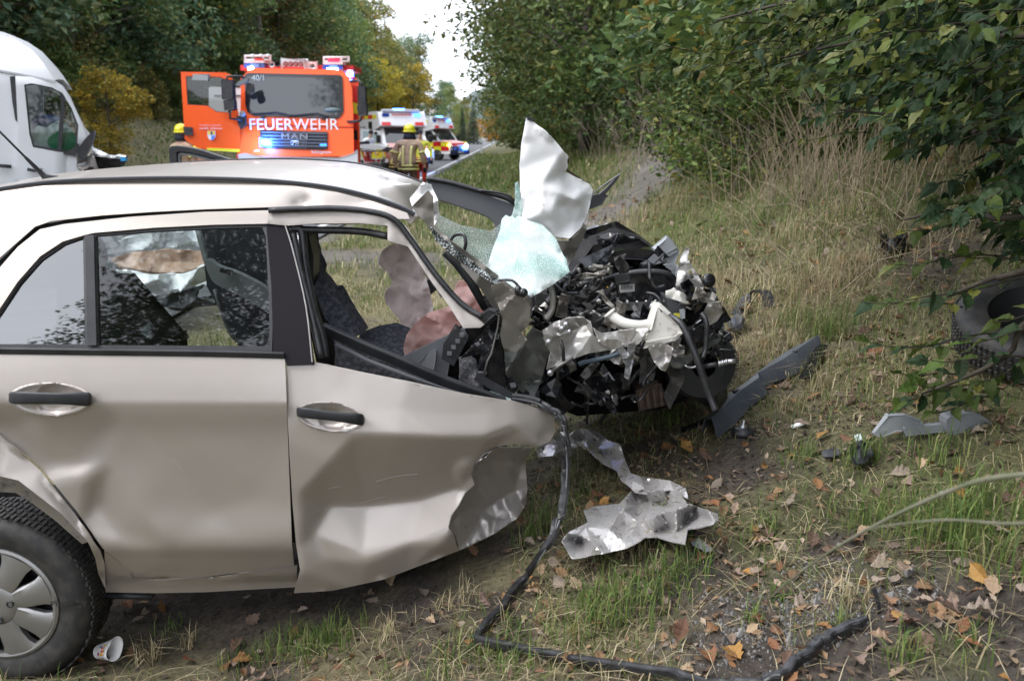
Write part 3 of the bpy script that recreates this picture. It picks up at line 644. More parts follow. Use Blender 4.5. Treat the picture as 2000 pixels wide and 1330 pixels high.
lme = [[npmesh('leaf', v_, t_, None, mm, False) for v_, t_ in LG_] for mm in hlm]
hb = thing('hornbeam', 'hornbeam reaching into the picture with dark serrated leaves on long low branches', 'tree', (4.3, 3.6, float(gz(4.3, 3.6))))
tb = MB(); tb.tube([(4.3, 3.6, 0.6), (4.25, 3.6, 2), (4.35, 3.7, 3.6), (4.2, 3.8, 6)], [.15, .12, .1, .05], 10)
tw = MB(); leaves = []   # (matrix, kind, apparent size)
def spray(tip, base, nlv, size, kind_w, droop=.12):
    tip, base = Vector(tip), Vector(base); ax = tip - base; ln = ax.length; sag = Vector((0, 0, -droop * ln)); pts = []
    for k in range(6):
        t = k / 5; pts.append(base + ax * t + sag * (t * t - t) * -1.2 + Vector((0, 0, .04 * ln * math.sin(t * 5))))
    tw.tube(pts, [.0042 - .0028 * k / 5 for k in range(6)], 4, False)
    roll = rnd.gauss(0, .35)
    for k in range(nlv):
        t = (k + .6) / nlv; f = t * 5; i0 = min(4, int(f)); p = pts[i0].lerp(pts[i0 + 1], f - i0); d = (pts[i0 + 1] - pts[i0]).normalized()
        sd = 1 if k % 2 else -1; up = Matrix.Rotation(roll + rnd.gauss(0, .3), 3, d) @ Vector((0, 0, 1)); side = d.cross(up).normalized() * sd
        ang = rnd.uniform(.45, 1.0) if k < nlv - 1 else 0
        ld = (d * math.cos(ang) + side * math.sin(ang) + Vector((0, 0, -rnd.uniform(.05, .55)))).normalized(); n = (up + Vector((rnd.gauss(0, .3), rnd.gauss(0, .3), 0))); n = (n - ld * n.dot(ld)).normalized(); s2 = n.cross(ld)
        L_ = size * rnd.uniform(.65, 1.2); m4 = Matrix(((ld.x * L_, s2.x * L_, n.x * L_, p.x), (ld.y * L_, s2.y * L_, n.y * L_, p.y), (ld.z * L_, s2.z * L_, n.z * L_, p.z), (0, 0, 0, 1)))
        leaves.append((m4, rnd.choices((0, 1, 2), kind_w)[0], L_ / p.y * (1 if -.62 < p.x / p.y < .62 else .3)))
UPP = [(1222, 120), (1235, 45), (1330, 60), (1335, -60), (2080, -60), (2080, 640), (1960, 540), (1880, 450), (1800, 390), (1745, 330), (1700, 260), (1600, 250), (1540, 215), (1480, 190), (1400, 165), (1330, 150)]
k = 0
while k < 190:
    px, py = rnd.uniform(1215, 2080), rnd.uniform(-60, 640)
    if not inside(np.array([px]), np.array([py]), UPP)[0]: continue
    k += 1; f = (px - 1215) / 865; Yd = 4.3 - 1.7 * f + rnd.uniform(-.5, .9); tip = P(px, py, Yd); sz_ = (.056 if px < 1560 else .07) * rnd.uniform(.85, 1.15); base = tip + Vector((rnd.uniform(.25, .55), rnd.uniform(-.1, .35), rnd.uniform(-.02, .2)))
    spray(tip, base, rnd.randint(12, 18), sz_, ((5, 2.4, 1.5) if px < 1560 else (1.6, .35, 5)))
for (tx, ty, bx, by, Yd, nl) in [(1222, 50, 1420, 130, 3.9, 13), (1222, 125, 1430, 128, 4.0, 13), (1250, 185, 1420, 250, 5.5, 8), (1340, 20, 1560, 60, 3.6, 12), (1380, 90, 1560, 100, 3.5, 10), (1500, 165, 1700, 150, 3.3, 12), (1545, 265, 1700, 260, 5.2, 10), (1790, 205, 1990, 140, 2.7, 9), (1850, 40, 2010, 20, 2.5, 7), (1680, 20, 1840, -10, 2.6, 7), (1620, 90, 1800, 60, 2.7, 9)]:
    spray(P(tx, ty, Yd), P(bx, by, Yd + .25), nl, .078, (5, 3, 1))
for (tx, ty, bx, by, Yd, nl) in [(1690, 580, 1905, 575, 2.55, 7), (1700, 575, 1880, 600, 2.75, 5), (1735, 505, 1960, 500, 3.0, 9), (1760, 440, 1990, 420, 3.1, 10), (1850, 480, 2040, 520, 2.7, 8), (1860, 560, 2040, 540, 2.6, 6), (1690, 655, 1900, 690, 2.75, 9), (1760, 670, 1960, 650, 2.6, 7), (1780, 740, 1960, 760, 2.7, 9), (1730, 775, 1900, 760, 2.75, 8), (1800, 690, 2020, 700, 2.5, 7), (1880, 660, 2050, 640, 2.5, 5), (1820, 800, 1950, 770, 2.7, 7), (1900, 740, 2050, 700, 2.6, 6), (1940, 620, 2080, 600, 2.5, 5), (1790, 420, 2000, 380, 3.2, 9), (1830, 390, 2040, 360, 3.0, 9), (1750, 720, 1890, 735, 2.8, 6)]:
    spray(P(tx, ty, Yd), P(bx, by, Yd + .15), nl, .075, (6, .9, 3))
for _ in range(380):  # overhead sprays out of view, added to block the sky and darken the canopy
    tip = Vector((rnd.uniform(.9, 5), rnd.uniform(.6, 6), rnd.uniform(2.8, 4.8))); tip.z += .25 * max(0, 2.2 - tip.x)
    spray(tip, tip + Vector((rnd.uniform(.3, .6), rnd.uniform(-.1, .3), rnd.uniform(0, .2))), 14, .085, (4, .6, 3))
# limbs that carry the sprays
for pts in [[(4.3, 3.6, 2.4), P(2150, 60, 3.2), P(1800, 60, 3.5), P(1500, 120, 3.9)], [(4.3, 3.6, 2.2), P(2120, 260, 3.0), P(1850, 235, 3.4), P(1640, 215, 3.7)], [(4.3, 3.6, 2.0), P(2100, 400, 2.9), P(1900, 405, 3.1), P(1760, 430, 3.2)], [(4.3, 3.6, 1.6), P(2150, 560, 2.7), P(1960, 700, 2.65), P(1800, 770, 2.75)], [(4.3, 3.6, 1.8), P(2100, 500, 2.7), P(1950, 540, 2.65), P(1850, 580, 2.6)], [(4.3, 3.6, 3.4), P(2100, -80, 3.2), P(1700, -30, 3.4), P(1400, 40, 3.8)]]:
    q = smooth_poly([tuple(p) for p in pts], 5, False); tw.tube(q, np.linspace(.016, .004, len(q)), 6)
tb.build('trunk', barkm, hb); tw.build('branch', M('twig', (.035, .026, .02), .8, col2=(.06, .05, .035), vs=20), hb)['kind'] = 'stuff'
leaves.sort(key=lambda q: -q[2]); hl = wl(hb)
for m4, kd, sz in leaves[:290]:
    o = bpy.data.objects.new('leaf', lme[kd][rnd.randrange(4)]); COL.objects.link(o); o.parent = hb; o.matrix_local = Matrix.Translation(-hl) @ m4
for kd in range(3):
    Vq, Tq, n_ = [], [], 0
    for m4, q, sz in leaves[290:]:
        if q != kd: continue
        LV, LT = LG_[rnd.randrange(4)]; m_ = np.array(m4); Vq.append(LV @ m_[:3, :3].T + m_[:3, 3] - np.array(hl)); Tq.append(LT + n_); n_ += len(LV)
    V = np.concatenate(Vq); T = np.concatenate(Tq)
    o = link('foliage', npmesh('foliage', V, T, None, hlm[kd], False), hb); o['kind'] = 'stuff'
# bare twig crossing the lower right corner close to the lens
bt = MB(); pts = smooth_poly([tuple(P(a, b, y)) for a, b, y in [(2060, 922, 1.02), (1930, 935, 1.05), (1840, 965, 1.1), (1740, 1010, 1.16), (1640, 1065, 1.25), (1560, 1120, 1.35), (1500, 1170, 1.42)]], 5, False)
bt.tube(pts, np.linspace(.0040, .0011, len(pts)), 7); pts2 = smooth_poly([tuple(P(a, b, y)) for a, b, y in [(2060, 1018, 1.0), (1960, 1022, 1.02), (1850, 1015, 1.06), (1740, 1025, 1.12), (1690, 1035, 1.15)]], 5, False); bt.tube(pts2, np.linspace(.0024, .0008, len(pts2)), 6)
for a, b, y in [(1930, 935, 1.05), (1840, 965, 1.1), (1640, 1065, 1.25)]: bt.ell(P(a, b, y), (.0055, .0046, .0046), 8, 6)
bt.tube([P(2060, 922, 1.02), Vector((1.6, 1.1, .75)), Vector((2.0, 1.4, .6))], [.0055, .007, .008], 6); bt.tube([P(2060, 1018, 1.0), Vector((1.5, 1.1, .7)), Vector((2.0, 1.4, .6))], [.0035, .005, .006], 6)
tag(bt.build('twig', M('grey twig', (.16, .15, .11), .75, col2=(.10, .11, .06), vs=25)), 'blurred bare grey twig hanging in front of the lower right grass', 'twig')
# ---------------------------------------------------------------- fallen oak leaves
def oak(seed):
    r2 = random.Random(seed); top, n = [], 9
    for k in range(n + 1):
        u = k / n; w = (.30 * math.sin(min(1, u * 1.15) * math.pi * .93) + .03) * (1.08 if k % 2 else .84) * r2.uniform(.85, 1.15)
        top.append((u, max(.012, w) if k < n else .01))
    curl = r2.uniform(-.5, .9); bend = r2.uniform(-.3, .6); V, T = [], []
    for k, (u, w) in enumerate(top):
        zc = bend * (u - .5) ** 2; V.append((u, 0, zc))
        for sgn in (1, -1):
            sh = .035 if k % 2 else -.015; V.append((u + sh, sgn * w, zc + curl * w * w * 3 + r2.uniform(-.025, .035)))
    for k in range(n):
        a, b = 3 * k, 3 * k + 3; T += [(a, b, b + 1), (a, b + 1, a + 1), (a, a + 2, b + 2), (a, b + 2, b)]
    V += [(-.22, -.008, -.02), (-.22, .008, -.02)]; T.append((0, len(V) - 2, len(V) - 1))
    return np.array(V), np.array(T)
OAK = [oak(s) for s in range(10)]
ocol = [(.27, .13, .055), (.32, .19, .10), (.38, .27, .17), (.20, .11, .06), (.34, .27, .21), (.40, .21, .06), (.15, .09, .06), (.28, .20, .15)]
omat = [M('oak leaf', c, .7, col2=tuple(q * .5 for q in c), vs=35, rnd=.25, transl=.15) for c in ocol]
ome = [[npmesh('leaf', v, t_, None, mm, False) for mm in omat] for v, t_ in OAK]
spots = [(765, 1150, .1, 2), (1410, 970, .1, 1), (1420, 1275, .085, 5), (1320, 1275, .09, 2), (1400, 1240, .05, 0), (1135, 1160, .06, 2), (830, 1170, .06, 4), (710, 1170, .06, 7), (860, 1190, .05, 3), (1060, 1165, .06, 2), (930, 1090, .06, 1), (455, 1298, .07, 5), (360, 1290, .07, 0), (575, 1290, .05, 3), (600, 1300, .06, 1), (1440, 655, .12, 3), (1310, 880, .07, 0), (1350, 890, .07, 5), (1390, 1010, .06, 4), (1290, 900, .06, 2), (1640, 860, .09, 3), (1620, 850, .07, 5), (1740, 1270, .06, 2), (1550, 1200, .09, 4), (1430, 1130, .06, 2), (1930, 1150, .07, 5), (1950, 1215, .08, 4), (1830, 1185, .07, 1), (1700, 1110, .07, 4), (1760, 955, .06, 7), (1600, 960, .06, 0), (1720, 985, .06, 6), (1990, 990, .1, 3), (1900, 930, .07, 6), (1480, 1060, .06, 1), (1690, 700, .07, 0), (1750, 660, .09, 6), (1290, 1120, .05, 7), (1150, 1010, .06, 1), (1180, 970, .07, 0), (1120, 970, .05, 3), (1060, 1110, .05, 2)]
ol = []
for px, py, s, c in spots: ol.append((G(px, py), s, c))
while len(ol) < 285:
    px, py = rnd.uniform(150, 2000), rnd.uniform(620, 1330)
    if py < 1160 and px < 1050: continue
    if px < 1420 and py < 820: continue
    q = G(px, py)
    if incar(q.x, q.y) and py < 1160: continue
    ol.append((q, rnd.uniform(.03, .075), rnd.choice((0, 1, 2, 3, 4, 4, 6, 6, 7))))
for q, s, c in ol:
    o = bpy.data.objects.new('oak_leaf', ome[rnd.randrange(10)][c]); COL.objects.link(o)
    o.location = q + Vector((0, 0, rnd.uniform(.008, .022))); o.rotation_euler = (rnd.gauss(0, .35), rnd.gauss(-.1, .35), rnd.uniform(0, 6.28)); o.scale = (s, s, s)
    tag(o, 'fallen brown oak leaf lying on the grassy verge', 'leaf', 'fallen oak leaves')
n = 38000; x = rg.uniform(-2.3, 3.6, n); y = 1.15 + rg.uniform(0, 1, n) ** 1.3 * 7; ok = ~incar(x, y) & (rg.uniform(size=n) < .5 + 1.4 * fbm(x * 3, y * 3, 91, 3)); x, y = x[ok], y[ok]
V, T, c_ = leafquads(onground(x, y, .007), .027, rg, 1.6, [(.13, .085, .055, 3), (.22, .14, .08, 2), (.07, .05, .036, 4), (.28, .22, .16, 1.5), (.05, .04, .03, 3)], .5)
tag(link('plant_litter', npmesh('plant_litter', V, T, c_, M('plant litter', (.15, .1, .06), .9, attr='Col'))), 'crumbled leaves, bark and dead grass covering the soil', None, None, 'stuff')
n = 2200; x = np.concatenate([rg.uniform(-2.2, 3, n), rg.uniform(0, 4, 1200)]); y = np.concatenate([1.2 + rg.uniform(0, 1, n) * 4, rg.uniform(4, 13, 1200)]); ok = ~incar(x, y); x, y = x[ok], y[ok]; Vl, Tl, Cl, o_ = [], [], [], 0
for xx, yy_, zz in zip(x, y, gz(x, y)):
    v, t_ = OAK[rnd.randrange(10)]; s = rnd.uniform(.014, .055) if yy_ < 5 else rnd.uniform(.05, .11); a = rnd.uniform(0, 6.28)
    m3 = np.array(Matrix.Rotation(a, 3, 'Z') @ Matrix.Rotation(rnd.gauss(0, .5), 3, 'X') @ Matrix.Rotation(rnd.gauss(0, .4), 3, 'Y')) * s
    Vl.append(v @ m3.T + [xx, yy_, zz + .012]); Tl.append(t_ + o_); o_ += len(v); Cl.append(np.repeat([np.array(rnd.choice(ocol)) * rnd.uniform(.35, 1.0)], len(v), 0))
tag(link('leaf_litter', npmesh('leaf_litter', np.concatenate(Vl), np.concatenate(Tl), np.concatenate(Cl), M('leaf litter', (.2, .12, .06), .8, attr='Col'))), 'small brown leaf litter between the grass', None, None, 'stuff')
# ================================================================ WRECKED CAR
paint = M('champagne paint', (.40, .36, .328), .34, .48, coat=.3, flake=.03, col2=(.385, .345, .314), vs=5, rough2=.42)
paintd = M('champagne paint scuffed', (.46, .44, .42), .36, .55, coat=.3, dirt=(.16, .14, .12), dirtlo=.60, dirts=7)
paintu = M('bare inner panel paint', (.25, .23, .205), .42, .4, coat=.1, dirt=(.07, .065, .06), dirtlo=.57, dirts=9)
paintw = M('pale hood paint', (.87, .86, .86), .45, .05, coat=.3, dirt=(.17, .16, .15), dirtlo=.62, dirts=8)
greyg = M('greenish grey sheet metal', (.13, .135, .125), .42, .5, dirt=(.05, .05, .05), dirtlo=.58, dirts=8)
blk = M('black plastic', (.018, .019, .022), .42, spec=.5, col2=(.03, .031, .034), vs=12, bump=.08, bs=220)
blkg = M('gloss black plastic', (.012, .012, .014), .16, coat=.3, dirt=(.09, .085, .08), dirtlo=.66, dirts=12)
rub = M('rubber seal', (.014, .014, .016), .38, spec=.6, col2=(.03, .03, .032), vs=30)
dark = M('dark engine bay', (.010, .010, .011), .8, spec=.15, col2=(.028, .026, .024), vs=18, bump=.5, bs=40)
gry = M('grey trim plastic', (.13, .135, .145), .55, bump=.06, bs=300)
lgry = M('light grey trim plastic', (.27, .285, .30), .5, bump=.05, bs=300)
fab = M('seat fabric', (.055, .058, .078), .95, col2=(.13, .135, .16), vs=60, vlo=.42, vhi=.62, bump=.3, bs=200)
carp = M('grey felt', (.085, .085, .095), .97, col2=(.17, .165, .17), vs=70, vlo=.45, vhi=.6, bump=.6, bs=160)
bag = M('airbag cloth', (.95, .87, .86), .75, transl=.5, bump=.1, bs=300)
bagp = M('pink airbag cloth', (.93, .66, .61), .75, transl=.45, bump=.1, bs=300)
whp = M('white plastic', (.66, .64, .59), .45, dirt=(.2, .17, .13), dirtlo=.60, dirts=10)
alu = M('cast aluminium', (.42, .42, .43), .38, .85, dirt=(.05, .045, .04), dirtlo=.55, dirts=14)
steel = M('dull steel', (.25, .24, .23), .4, .8, dirt=(.06, .05, .045), dirtlo=.56, dirts=16)
rust = M('rusty brown metal', (.085, .055, .038), .75, .1, col2=(.03, .024, .02), vs=14)
paper = M('printed paper', (.8, .8, .79), .6)
def glassmat(name, tint, tr, rough=.02, gloss=1.0, lo=.01):
    m = bpy.data.materials.new(name); m.use_nodes = True; t = m.node_tree; L = t.links.new; t.nodes.remove(t.nodes['Principled BSDF'])
    g = _n(t, 'BsdfGlossy'); g.inputs['Roughness'].default_value = rough; g.inputs[0].default_value = (gloss, gloss, gloss, 1); a = _n(t, 'BsdfTransparent'); a.inputs[0].default_value = (*[q * tr for q in tint], 1)
    f = _n(t, 'Fresnel'); f.inputs[0].default_value = 1.55; x = _n(t, 'MixShader'); mr = _n(t, 'MapRange'); mr.inputs[1].default_value = 0; mr.inputs[2].default_value = 1; mr.inputs[3].default_value = lo; mr.inputs[4].default_value = 1.
    L(f.outputs[0], mr.inputs[0]); L(mr.outputs[0], x.inputs[0]); L(a.outputs[0], x.inputs[1]); L(g.outputs[0], x.inputs[2]); L(x.outputs[0], t.nodes['Material Output'].inputs[0]); return m
glass = glassmat('tinted window glass', (.62, .70, .68), .85)
privacy = glassmat('dark privacy glass', (.3, .34, .36), .4, lo=.12)
def crazedmat(name, base, alpha, sc_):
    m = bpy.data.materials.new(name); m.use_nodes = True; t = m.node_tree; L = t.links.new; b = t.nodes['Principled BSDF']; tc = _n(t, 'TexCoord')
    v = _n(t, 'TexVoronoi'); v.feature = 'DISTANCE_TO_EDGE'; v.inputs['Scale'].default_value = sc_; L(tc.outputs['Object'], v.inputs[0])
    v2 = _n(t, 'TexVoronoi'); v2.inputs['Scale'].default_value = sc_; L(tc.outputs['Object'], v2.inputs[0])
    mr = _n(t, 'MapRange'); mr.inputs[1].default_value = .0; mr.inputs[2].default_value = .12; L(v.outputs['Distance'], mr.inputs[0])
    nz = _n(t, 'TexNoise'); nz.inputs['Scale'].default_value = 9; nz.inputs['Detail'].default_value = 5; L(tc.outputs['Object'], nz.inputs[0])
    m2 = _n(t, 'MapRange'); m2.inputs[1].default_value = .38; m2.inputs[2].default_value = .62; L(nz.outputs[0], m2.inputs[0])
    mx = _n(t, 'Mix'); mx.data_type = 'RGBA'; mx.inputs[6].default_value = (*base, 1); mx.inputs[7].default_value = (.86, .90, .89, 1); L(m2.outputs[0], mx.inputs[0])
    m3 = _n(t, 'Mix'); m3.data_type = 'RGBA'; m3.inputs[6].default_value = (.9, .95, .94, 1); L(mx.outputs[2], m3.inputs[7]); L(mr.outputs[0], m3.inputs[0]); L(m3.outputs[2], b.inputs['Base Color'])
    b.inputs['Roughness'].default_value = .25; bp = _n(t, 'Bump'); bp.inputs['Strength'].default_value = .6; bp.inputs['Distance'].default_value = .004; L(v2.outputs['Color'], bp.inputs['Height']); L(bp.outputs[0], b.inputs['Normal'])
    tr = _n(t, 'BsdfTransparent'); tr.inputs[0].default_value = (.75, .9, .87, 1); tl = _n(t, 'BsdfTranslucent'); L(m3.outputs[2], tl.inputs[0]); ms0 = _n(t, 'MixShader'); ms0.inputs[0].default_value = .35; L(b.outputs[0], ms0.inputs[1]); L(tl.outputs[0], ms0.inputs[2])
    ms = _n(t, 'MixShader'); ma = _n(t, 'MapRange'); ma.inputs[3].default_value = min(1, alpha + .35); ma.inputs[4].default_value = alpha; L(mr.outputs[0], ma.inputs[0]); L(ma.outputs[0], ms.inputs[0]); L(tr.outputs[0], ms.inputs[1]); L(ms0.outputs[0], ms.inputs[2]); L(ms.outputs[0], t.nodes['Material Output'].inputs[0]); return m
crazed = crazedmat('crazed glass', (.40, .62, .58), .86, 130); crazedt = crazedmat('thin crazed glass', (.30, .50, .47), .42, 110)

car = thing('wrecked_car', 'beige hatchback with its front torn off, standing across the verge', 'car', (-.7, 3.4, .0))
PZ = [-1, .10, .19, .28, .36, .5, .7, .80, .828, .833, .838, .90, .993, 1.10, 1.25, 1.36, 1.405, 1.45, 1.50, 1.6]
PY = [2.75, 2.71, 2.68, 2.638, 2.605, 2.616, 2.618, 2.604, 2.6006, 2.60, 2.6014, 2.620, 2.655, 2.705, 2.785, 2.845, 2.868, 2.895, 2.935, 3.02]
PQ = smooth_poly(list(zip(PZ, PY)), 8, False); PZ, PY = PQ[:, 0], PQ[:, 1]
def side(px, py, d=0.):
    px = np.asarray(px, float); py = np.asarray(py, float); Yc = np.full(px.shape, 2.65)
    for _ in range(8): Yc = np.interp(Pn(px, py, Yc)[..., 2], PZ, PY)
    return Yc + d
def sd(d): return lambda x, y: side(x, y, d)
def SP3(px, py, d=0.): return P(px, py, float(side(px, py, d)))
def crump(poly, Y0, amp, cell, seed, ax=0., ay=0., border=1.):
    """random folded facets; Y0 at the outline's centre, ax/ay = metres of depth per 100 px"""
    r2 = np.random.RandomState(seed); p = np.asarray(poly, float); x0, y0 = p.min(0); x1, y1 = p.max(0); cx, cy = p.mean(0); C = []
    for gx_ in np.arange(x0 - cell, x1 + cell * 1.5, cell):
        for gy_ in np.arange(y0 - cell, y1 + cell * 1.5, cell): C.append((gx_ + r2.uniform(-.4, .4) * cell, gy_ + r2.uniform(-.4, .4) * cell))
    C = [(a, b, Y0 + ax * (a - cx) / 100 + ay * (b - cy) / 100 + r2.uniform(-1, 1) * amp) for a, b in C]; f1 = facets(C); c2 = max(cell * .42, 5)
    D = [(a + r2.uniform(-.4, .4) * c2, b + r2.uniform(-.4, .4) * c2, r2.uniform(-1, 1) * amp * .13) for a in np.arange(x0 - c2, x1 + c2 * 1.5, c2) for b in np.arange(y0 - c2, y1 + c2 * 1.5, c2)]; f2 = facets(D) if len(D) < 420 else (lambda x, y: 0 * x)
    return lambda x, y: f1(x, y) + f2(x, y)
def scrap(name, poly, Y0, amp, cell, seed, mat, parent, ax=0., ay=0., res=5, it=0, thick=.003, holes=(), curve=0, **k):
    return sheet(name, poly, crump(poly, Y0, amp, cell, seed, ax, ay), res, mat, parent, holes=holes, thick=thick, it=it, curve=curve, sharp=17, **k)
# ---- rear door
RD = [(-60, 690), (556, 697), (559, 760), (564, 900), (570, 1060), (574, 1104), (500, 1114), (400, 1126), (300, 1131), (262, 1128), (243, 1105), (200, 1070), (150, 998), (80, 913), (0, 845), (-60, 815)]
rdent = facets([(-90, 660, 0), (300, 660, 0), (580, 660, 0), (-90, 790, 0), (0, 780, 0), (100, 790, 0), (250, 800, 0), (580, 790, 0), (-60, 830, .02), (20, 835, .028), (75, 850, .012), (95, 905, .03), (150, 905, .022), (168, 932, -.004), (195, 975, .035), (240, 1040, .03), (215, 900, .005), (300, 900, 0), (270, 1000, -.006), (252, 1085, .01), (262, 1140, .0), (330, 1070, .0), (420, 1000, .014), (430, 1075, .0), (520, 960, .004), (400, 880, 0), (580, 1000, 0), (580, 1130, 0), (400, 1140, 0), (500, 1075, .0), (60, 960, .01), (150, 1040, .012), (345, 905, .004)])
def bowl(cx, cy, r, dep): return lambda x, y: dep * np.clip(1 - ((x - cx) ** 2 + ((y - cy) * 1.15) ** 2) / r ** 2, 0, 1) ** .7
def inell(x, y, cx, cy, rx, ry, a=0.):
    dx, dy = x - cx, y - cy; u = dx * math.cos(a) + dy * math.sin(a); v = -dx * math.sin(a) + dy * math.cos(a); return (u / rx) ** 2 + (v / ry) ** 2
def oval(cx, cy, rx, ry, a=0.): return [(cx + rx * math.cos(t) * math.cos(a) - ry * math.sin(t) * math.sin(a), cy + rx * math.cos(t) * math.sin(a) + ry * math.sin(t) * math.cos(a)) for t in np.linspace(0, 2 * math.pi, 48, endpoint=False)]
v, f = trifill(RD, 6.5, [oval(98, 780, 79, 31, .02)]); dd = soft(rdent, 14)(v[:, 0], v[:, 1]); Yv = side(v[:, 0], v[:, 1]) + dd
rdoor = obj('rear_door', Pn(v[:, 0], v[:, 1], Yv), f[:, ::-1], paint, car, solid=.004, off=-1)
def handle(cx, cy, rx, ry, a, Yf, parent, sc_=1.):
    n = 40; el = [(cx + rx * math.cos(t) * math.cos(a) - ry * math.sin(t) * math.sin(a), cy + rx * math.cos(t) * math.sin(a) + ry * math.sin(t) * math.cos(a)) for t in np.linspace(0, 2 * math.pi, n, endpoint=False)]
    def YY(x, y):
        e = np.sqrt(inell(x, y, cx, cy, rx, ry, a)); lip = -.0045 * np.exp(-((e - .93) / .08) ** 2) + .004 * np.clip((.86 - e) / .3, 0, 1); return Yf(x, y) - .001 + lip + bowl(cx + 8 * sc_, cy, 36 * sc_, .018)(x, y)
    hb_ = sheet('handle_bezel', el, YY, 3.6, paint, parent, thick=.002)
    h = []; ca, sa = math.cos(a), math.sin(a)
    for t, wv, d in [(-1, .55, -.004), (-.97, .85, -.012), (-.88, 1., -.024), (-.62, 1.02, -.030), (-.3, .95, -.034), (.2, .92, -.035), (.55, 1.0, -.034), (.75, 1.12, -.03), (.92, 1.1, -.024), (.98, .9, -.014), (1., .6, -.006)]:
        hx, hy = cx + t * rx * .98 * ca - (-1.) * sa, cy - 2 + t * rx * .98 * sa; h.append((hx, hy, wv, float(Yf(np.array([hx]), np.array([hy]))[0]) + d))
    V = []; sg = 14
    for hx, hy, wv, Yh in h:
        for k in range(sg):
            q = 2 * math.pi * k / sg; c_, s_ = math.cos(q), math.sin(q); e = lambda z: math.copysign(abs(z) ** .7, z)
            V.append(P(hx, hy + 12.5 * sc_ * wv * e(s_), Yh + .008 * e(c_)))
    F = [(i * sg + k, i * sg + (k + 1) % sg, (i + 1) * sg + (k + 1) % sg, (i + 1) * sg + k) for i in range(len(h) - 1) for k in range(sg)] + [tuple(range(sg)), tuple((len(h) - 1) * sg + k for k in range(sg))[::-1]]
    hd = obj('handle', V, F, blk, parent, sharp=50); return hd
handle(98, 780, 83, 33, 0.02, sd(0.), rdoor)
# lock seam on the handle
# ---- quarter panel round the wheel, sill
QP = [(-60, 822), (0, 850), (78, 918), (146, 1003), (196, 1076), (204, 1100), (206, 1150), (192, 1120), (186, 1090), (172, 1058), (120, 1003), (62, 958), (36, 938), (0, 930), (-60, 925)]
qd = facets([(-80, 800, .01), (0, 850, .012), (78, 915, .016), (146, 1000, .012), (200, 1080, .005), (206, 1150, .0), (186, 1090, -.012), (120, 1003, -.02), (62, 958, -.026), (0, 930, -.03), (-80, 925, -.03), (10, 890, -.004), (95, 960, -.006), (150, 1040, -.014)])
qs = soft(qd, 8)
sheet('quarter_panel', QP, lambda x, y: side(x, y) + qs(x, y), 7, paint, car, thick=.005)
sheet('wheel_arch', [(-60, 925), (0, 930), (36, 938), (62, 958), (120, 1003), (172, 1058), (160, 1062), (110, 1018), (60, 980), (30, 962), (-60, 958)], lambda x, y: side(x, y) + .03 + .03 * (y - 930) / 100, 8, paintu, car, thick=.004)
sheet('wheel_arch_liner', [(-80, 940), (40, 945), (180, 1060), (215, 1160), (205, 1200), (-80, 1200)], lambda x, y: 2.95 + 0 * x, 30, dark, car, thick=.02)
sheet('sill', [(204, 1075), (243, 1105), (262, 1128), (300, 1133), (400, 1128), (500, 1116), (580, 1106), (580, 1146), (400, 1156), (300, 1158), (206, 1156)], lambda x, y: side(x, y, .012) + .02 * np.clip((y - 1125) / 30, 0, 1), 7, paint, car, thick=.006, it=1)
MB().strip([SP3(205, 1161, .06), SP3(300, 1163, .06)], .03, .014).build('jacking_trim', blk, car)
MB().box((-1.0, 3.45, .26), (1.6, 1.1, .10)).build('underbody', dark, car, smooth=False)
# ---- rear wheel
wc = P(10, 1166, 2.70); RW_ = (P(190, 1166, 2.70) - wc).length
tyrem = M('tyre rubber', (.022, .022, .023), .62, col2=(.045, .042, .038), vs=25, bump=.15, bs=120)
mb = MB().lathe(wc, (0, -1, 0), [(.205, -.16), (.262, -.165), (RW_ - .012, -.15), (RW_, -.11), (RW_, .0), (RW_ - .006, .028), (RW_ - .03, .052), (RW_ - .055, .058), (.222, .05), (.205, .04), (.2, 0.)], 72)
for k in range(110):
    a = 2 * math.pi * k / 110; c = wc + Vector((math.cos(a) * (RW_ + .0015), 0, math.sin(a) * (RW_ + .0015)))
    for yo in (.03, -.008, -.05, -.09): mb.box(c + Vector((0, -yo + .01 * (k % 2), 0)), (.006, .030, .0105), 0, 0, -a)
wheel = mb.build('rear_wheel', tyrem, car, sharp=35)
hcap = M('silver wheel trim', (.31, .305, .30), .38, .7, dirt=(.2, .18, .16), dirtlo=.64, dirts=14)
RH = .205
mb = MB(); nsp = 8; seg = 64
def cp(r, a, y): return wc + Vector((r * math.cos(a), -y, r * math.sin(a)))
# disc with eight blades: centre, blades, outer ring
mb.lathe(wc, (0, -1, 0), [(.0, .058), (.03, .060), (.062, .056), (.078, .046), (.08, .03)], 40)
mb.lathe(wc, (0, -1, 0), [(.184, .03), (.186, .046), (.196, .05), (RH, .046), (RH + .002, .03)], 64)
for k in range(nsp):
    a = 2 * math.pi * (k + .32) / nsp; V = []; rows = [(.07, .44, .052), (.10, .40, .053), (.125, .335, .052), (.16, .30, .05), (.19, .335, .046)]
    for r, hw, y in rows:
        for s_, dy in ((-1, -.022), (-1, -.002), (-.5, .003), (.2, .004), (.8, .002), (1, -.006), (1, -.026)): V.append(cp(r, a + s_ * hw * (1 if s_ > 0 else .86) + .22 * (r - .07), y + dy))
    mb.add(V, [(i * 7 + j, (i + 1) * 7 + j, (i + 1) * 7 + j + 1, i * 7 + j + 1) for i in range(4) for j in range(6)])
mb.build('hubcap', hcap, wheel, sharp=40)
mb = MB().lathe(wc, (0, -1, 0), [(.0, -.02), (.12, -.01), (.15, .012), (.19, .0), (.205, .04)], 48); mb.build('rim', M('black steel rim', (.014, .014, .016), .4, .3), wheel)
